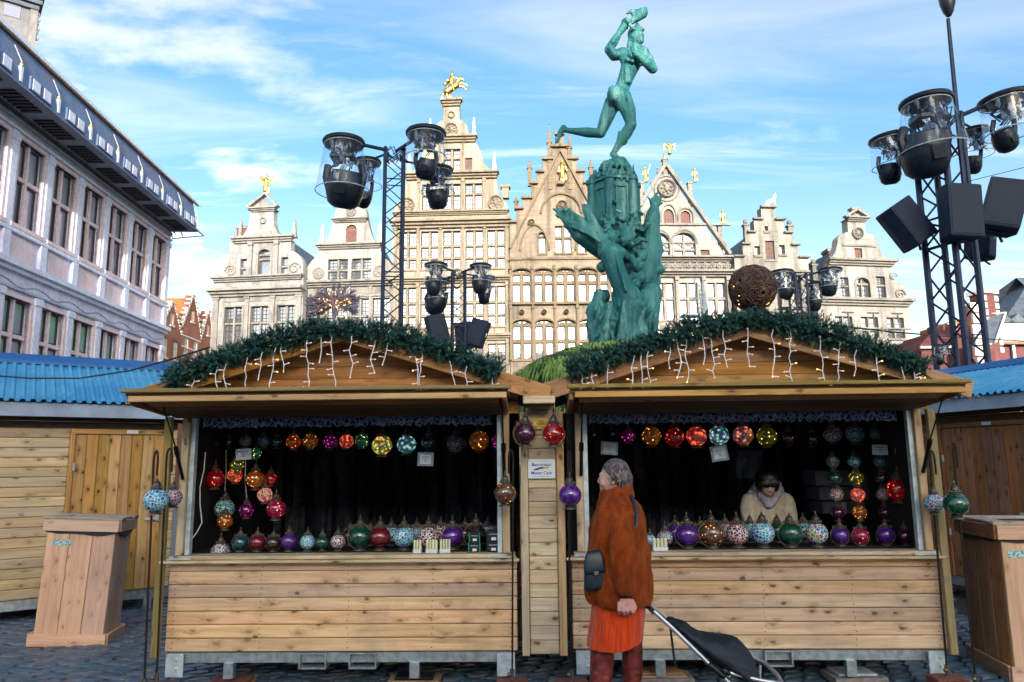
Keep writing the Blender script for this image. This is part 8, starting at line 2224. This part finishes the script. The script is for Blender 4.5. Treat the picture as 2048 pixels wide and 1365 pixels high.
m = MB(); m.tube([tp(1518, 1330, -.02), tp(1505, 1352, -.13), tp(1488, 1368, -.13)], .008, 8); obj('brace', m, M_ALU, tr_, smooth_on=True)
m = MB(); m.tube([tp(1262, 1196, -.20), tp(1278, 1200, -.17), tp(1290, 1206, -.14), tp(1298, 1216, -.16)], .014, 8); m.tube([tp(1240, 1206, -.205), tp(1262, 1196, -.20)], .013, 8); m.tube([tp(1285, 1200, -.1), tp(1292, 1206, .0)], .013, 8); obj('grip', m, M_DARKLEATHER, tr_, smooth_on=True)
for a, b in (((1408, 1318, -.15), (1432, 1338, -.15)), ((1434, 1328, -.155), (1442, 1332, -.15))): m = MB(); m.capsule(tp(*a), tp(*b), .017, .017); obj('joint', m, M_DARKLEATHER, tr_, smooth_on=True)
m = MB(); m.tube([tp(1334, 1250, -.1), tp(1340, 1300, -.1), tp(1344, 1322, -.1)], .007, 6); obj('prop_leg', m, M_DARKLEATHER, tr_, smooth_on=True)
# bag: sagging black cloth lofted along the frame
m = MB(); rs = []
ax0, ax1 = tp(1336, 1240), tp(1480, 1362)
for (px, py, hh, wd) in ((1334, 1239, 4, .03), (1350, 1250, 13, .11), (1370, 1264, 16, .13), (1390, 1280, 15, .145), (1408, 1292, 25, .155), (1426, 1304, 43, .165), (1446, 1318, 50, .165), (1468, 1334, 44, .165), (1490, 1350, 30, .16), (1504, 1362, 14, .14)):
    c = tp(px, py, 0); d = (ax1 - ax0).normalized(); up_ = V((-d.z, 0, d.x)); up_ = up_ if up_.z > 0 else -up_; r_ = []
    for i in range(20):
        a = 2 * math.pi * i / 20; r_.append(c + V((0, wd * math.cos(a), 0)) + up_ * (hh * WK * (math.sin(a) if math.sin(a) > 0 else .35 * math.sin(a))))
    rs.append(r_)
m.rings(rs, True); obj('bag', drape(fine(m, 2, .02, .12, 'bag'), .010, 9, 12, .0005), plain('black_nylon', (.006, .013, .022), .7, 0, .3, 10, .4), tr_)
ax_ = [tp(1480, 1385, -.2), tp(1480, 1385, .22)]
for c in ax_:
    c = V((c.x, c.y, .085)); m = MB(); m.lathe([(.085, -.014), (.085, .014)], 24, Matrix.Translation(c) @ Matrix.Rotation(R(90), 4, 'X')); w_ = obj('wheel', m, M_RUBBER, tr_, smooth_on=True); mm = MB(); mm.lathe([(.055, -.018), (.055, .018)], 20, Matrix.Translation(c) @ Matrix.Rotation(R(90), 4, 'X')); obj('rim', mm, M_ALU, w_)
m = MB(); m.tube([V((ax_[0].x, ax_[0].y, .085)), V((ax_[1].x, ax_[1].y, .085))], .008, 8); m.tube([V((ax_[0].x, 0, .085)), tp(1470, 1376, -.12)], .01, 6); obj('axle', m, M_ALU, tr_)
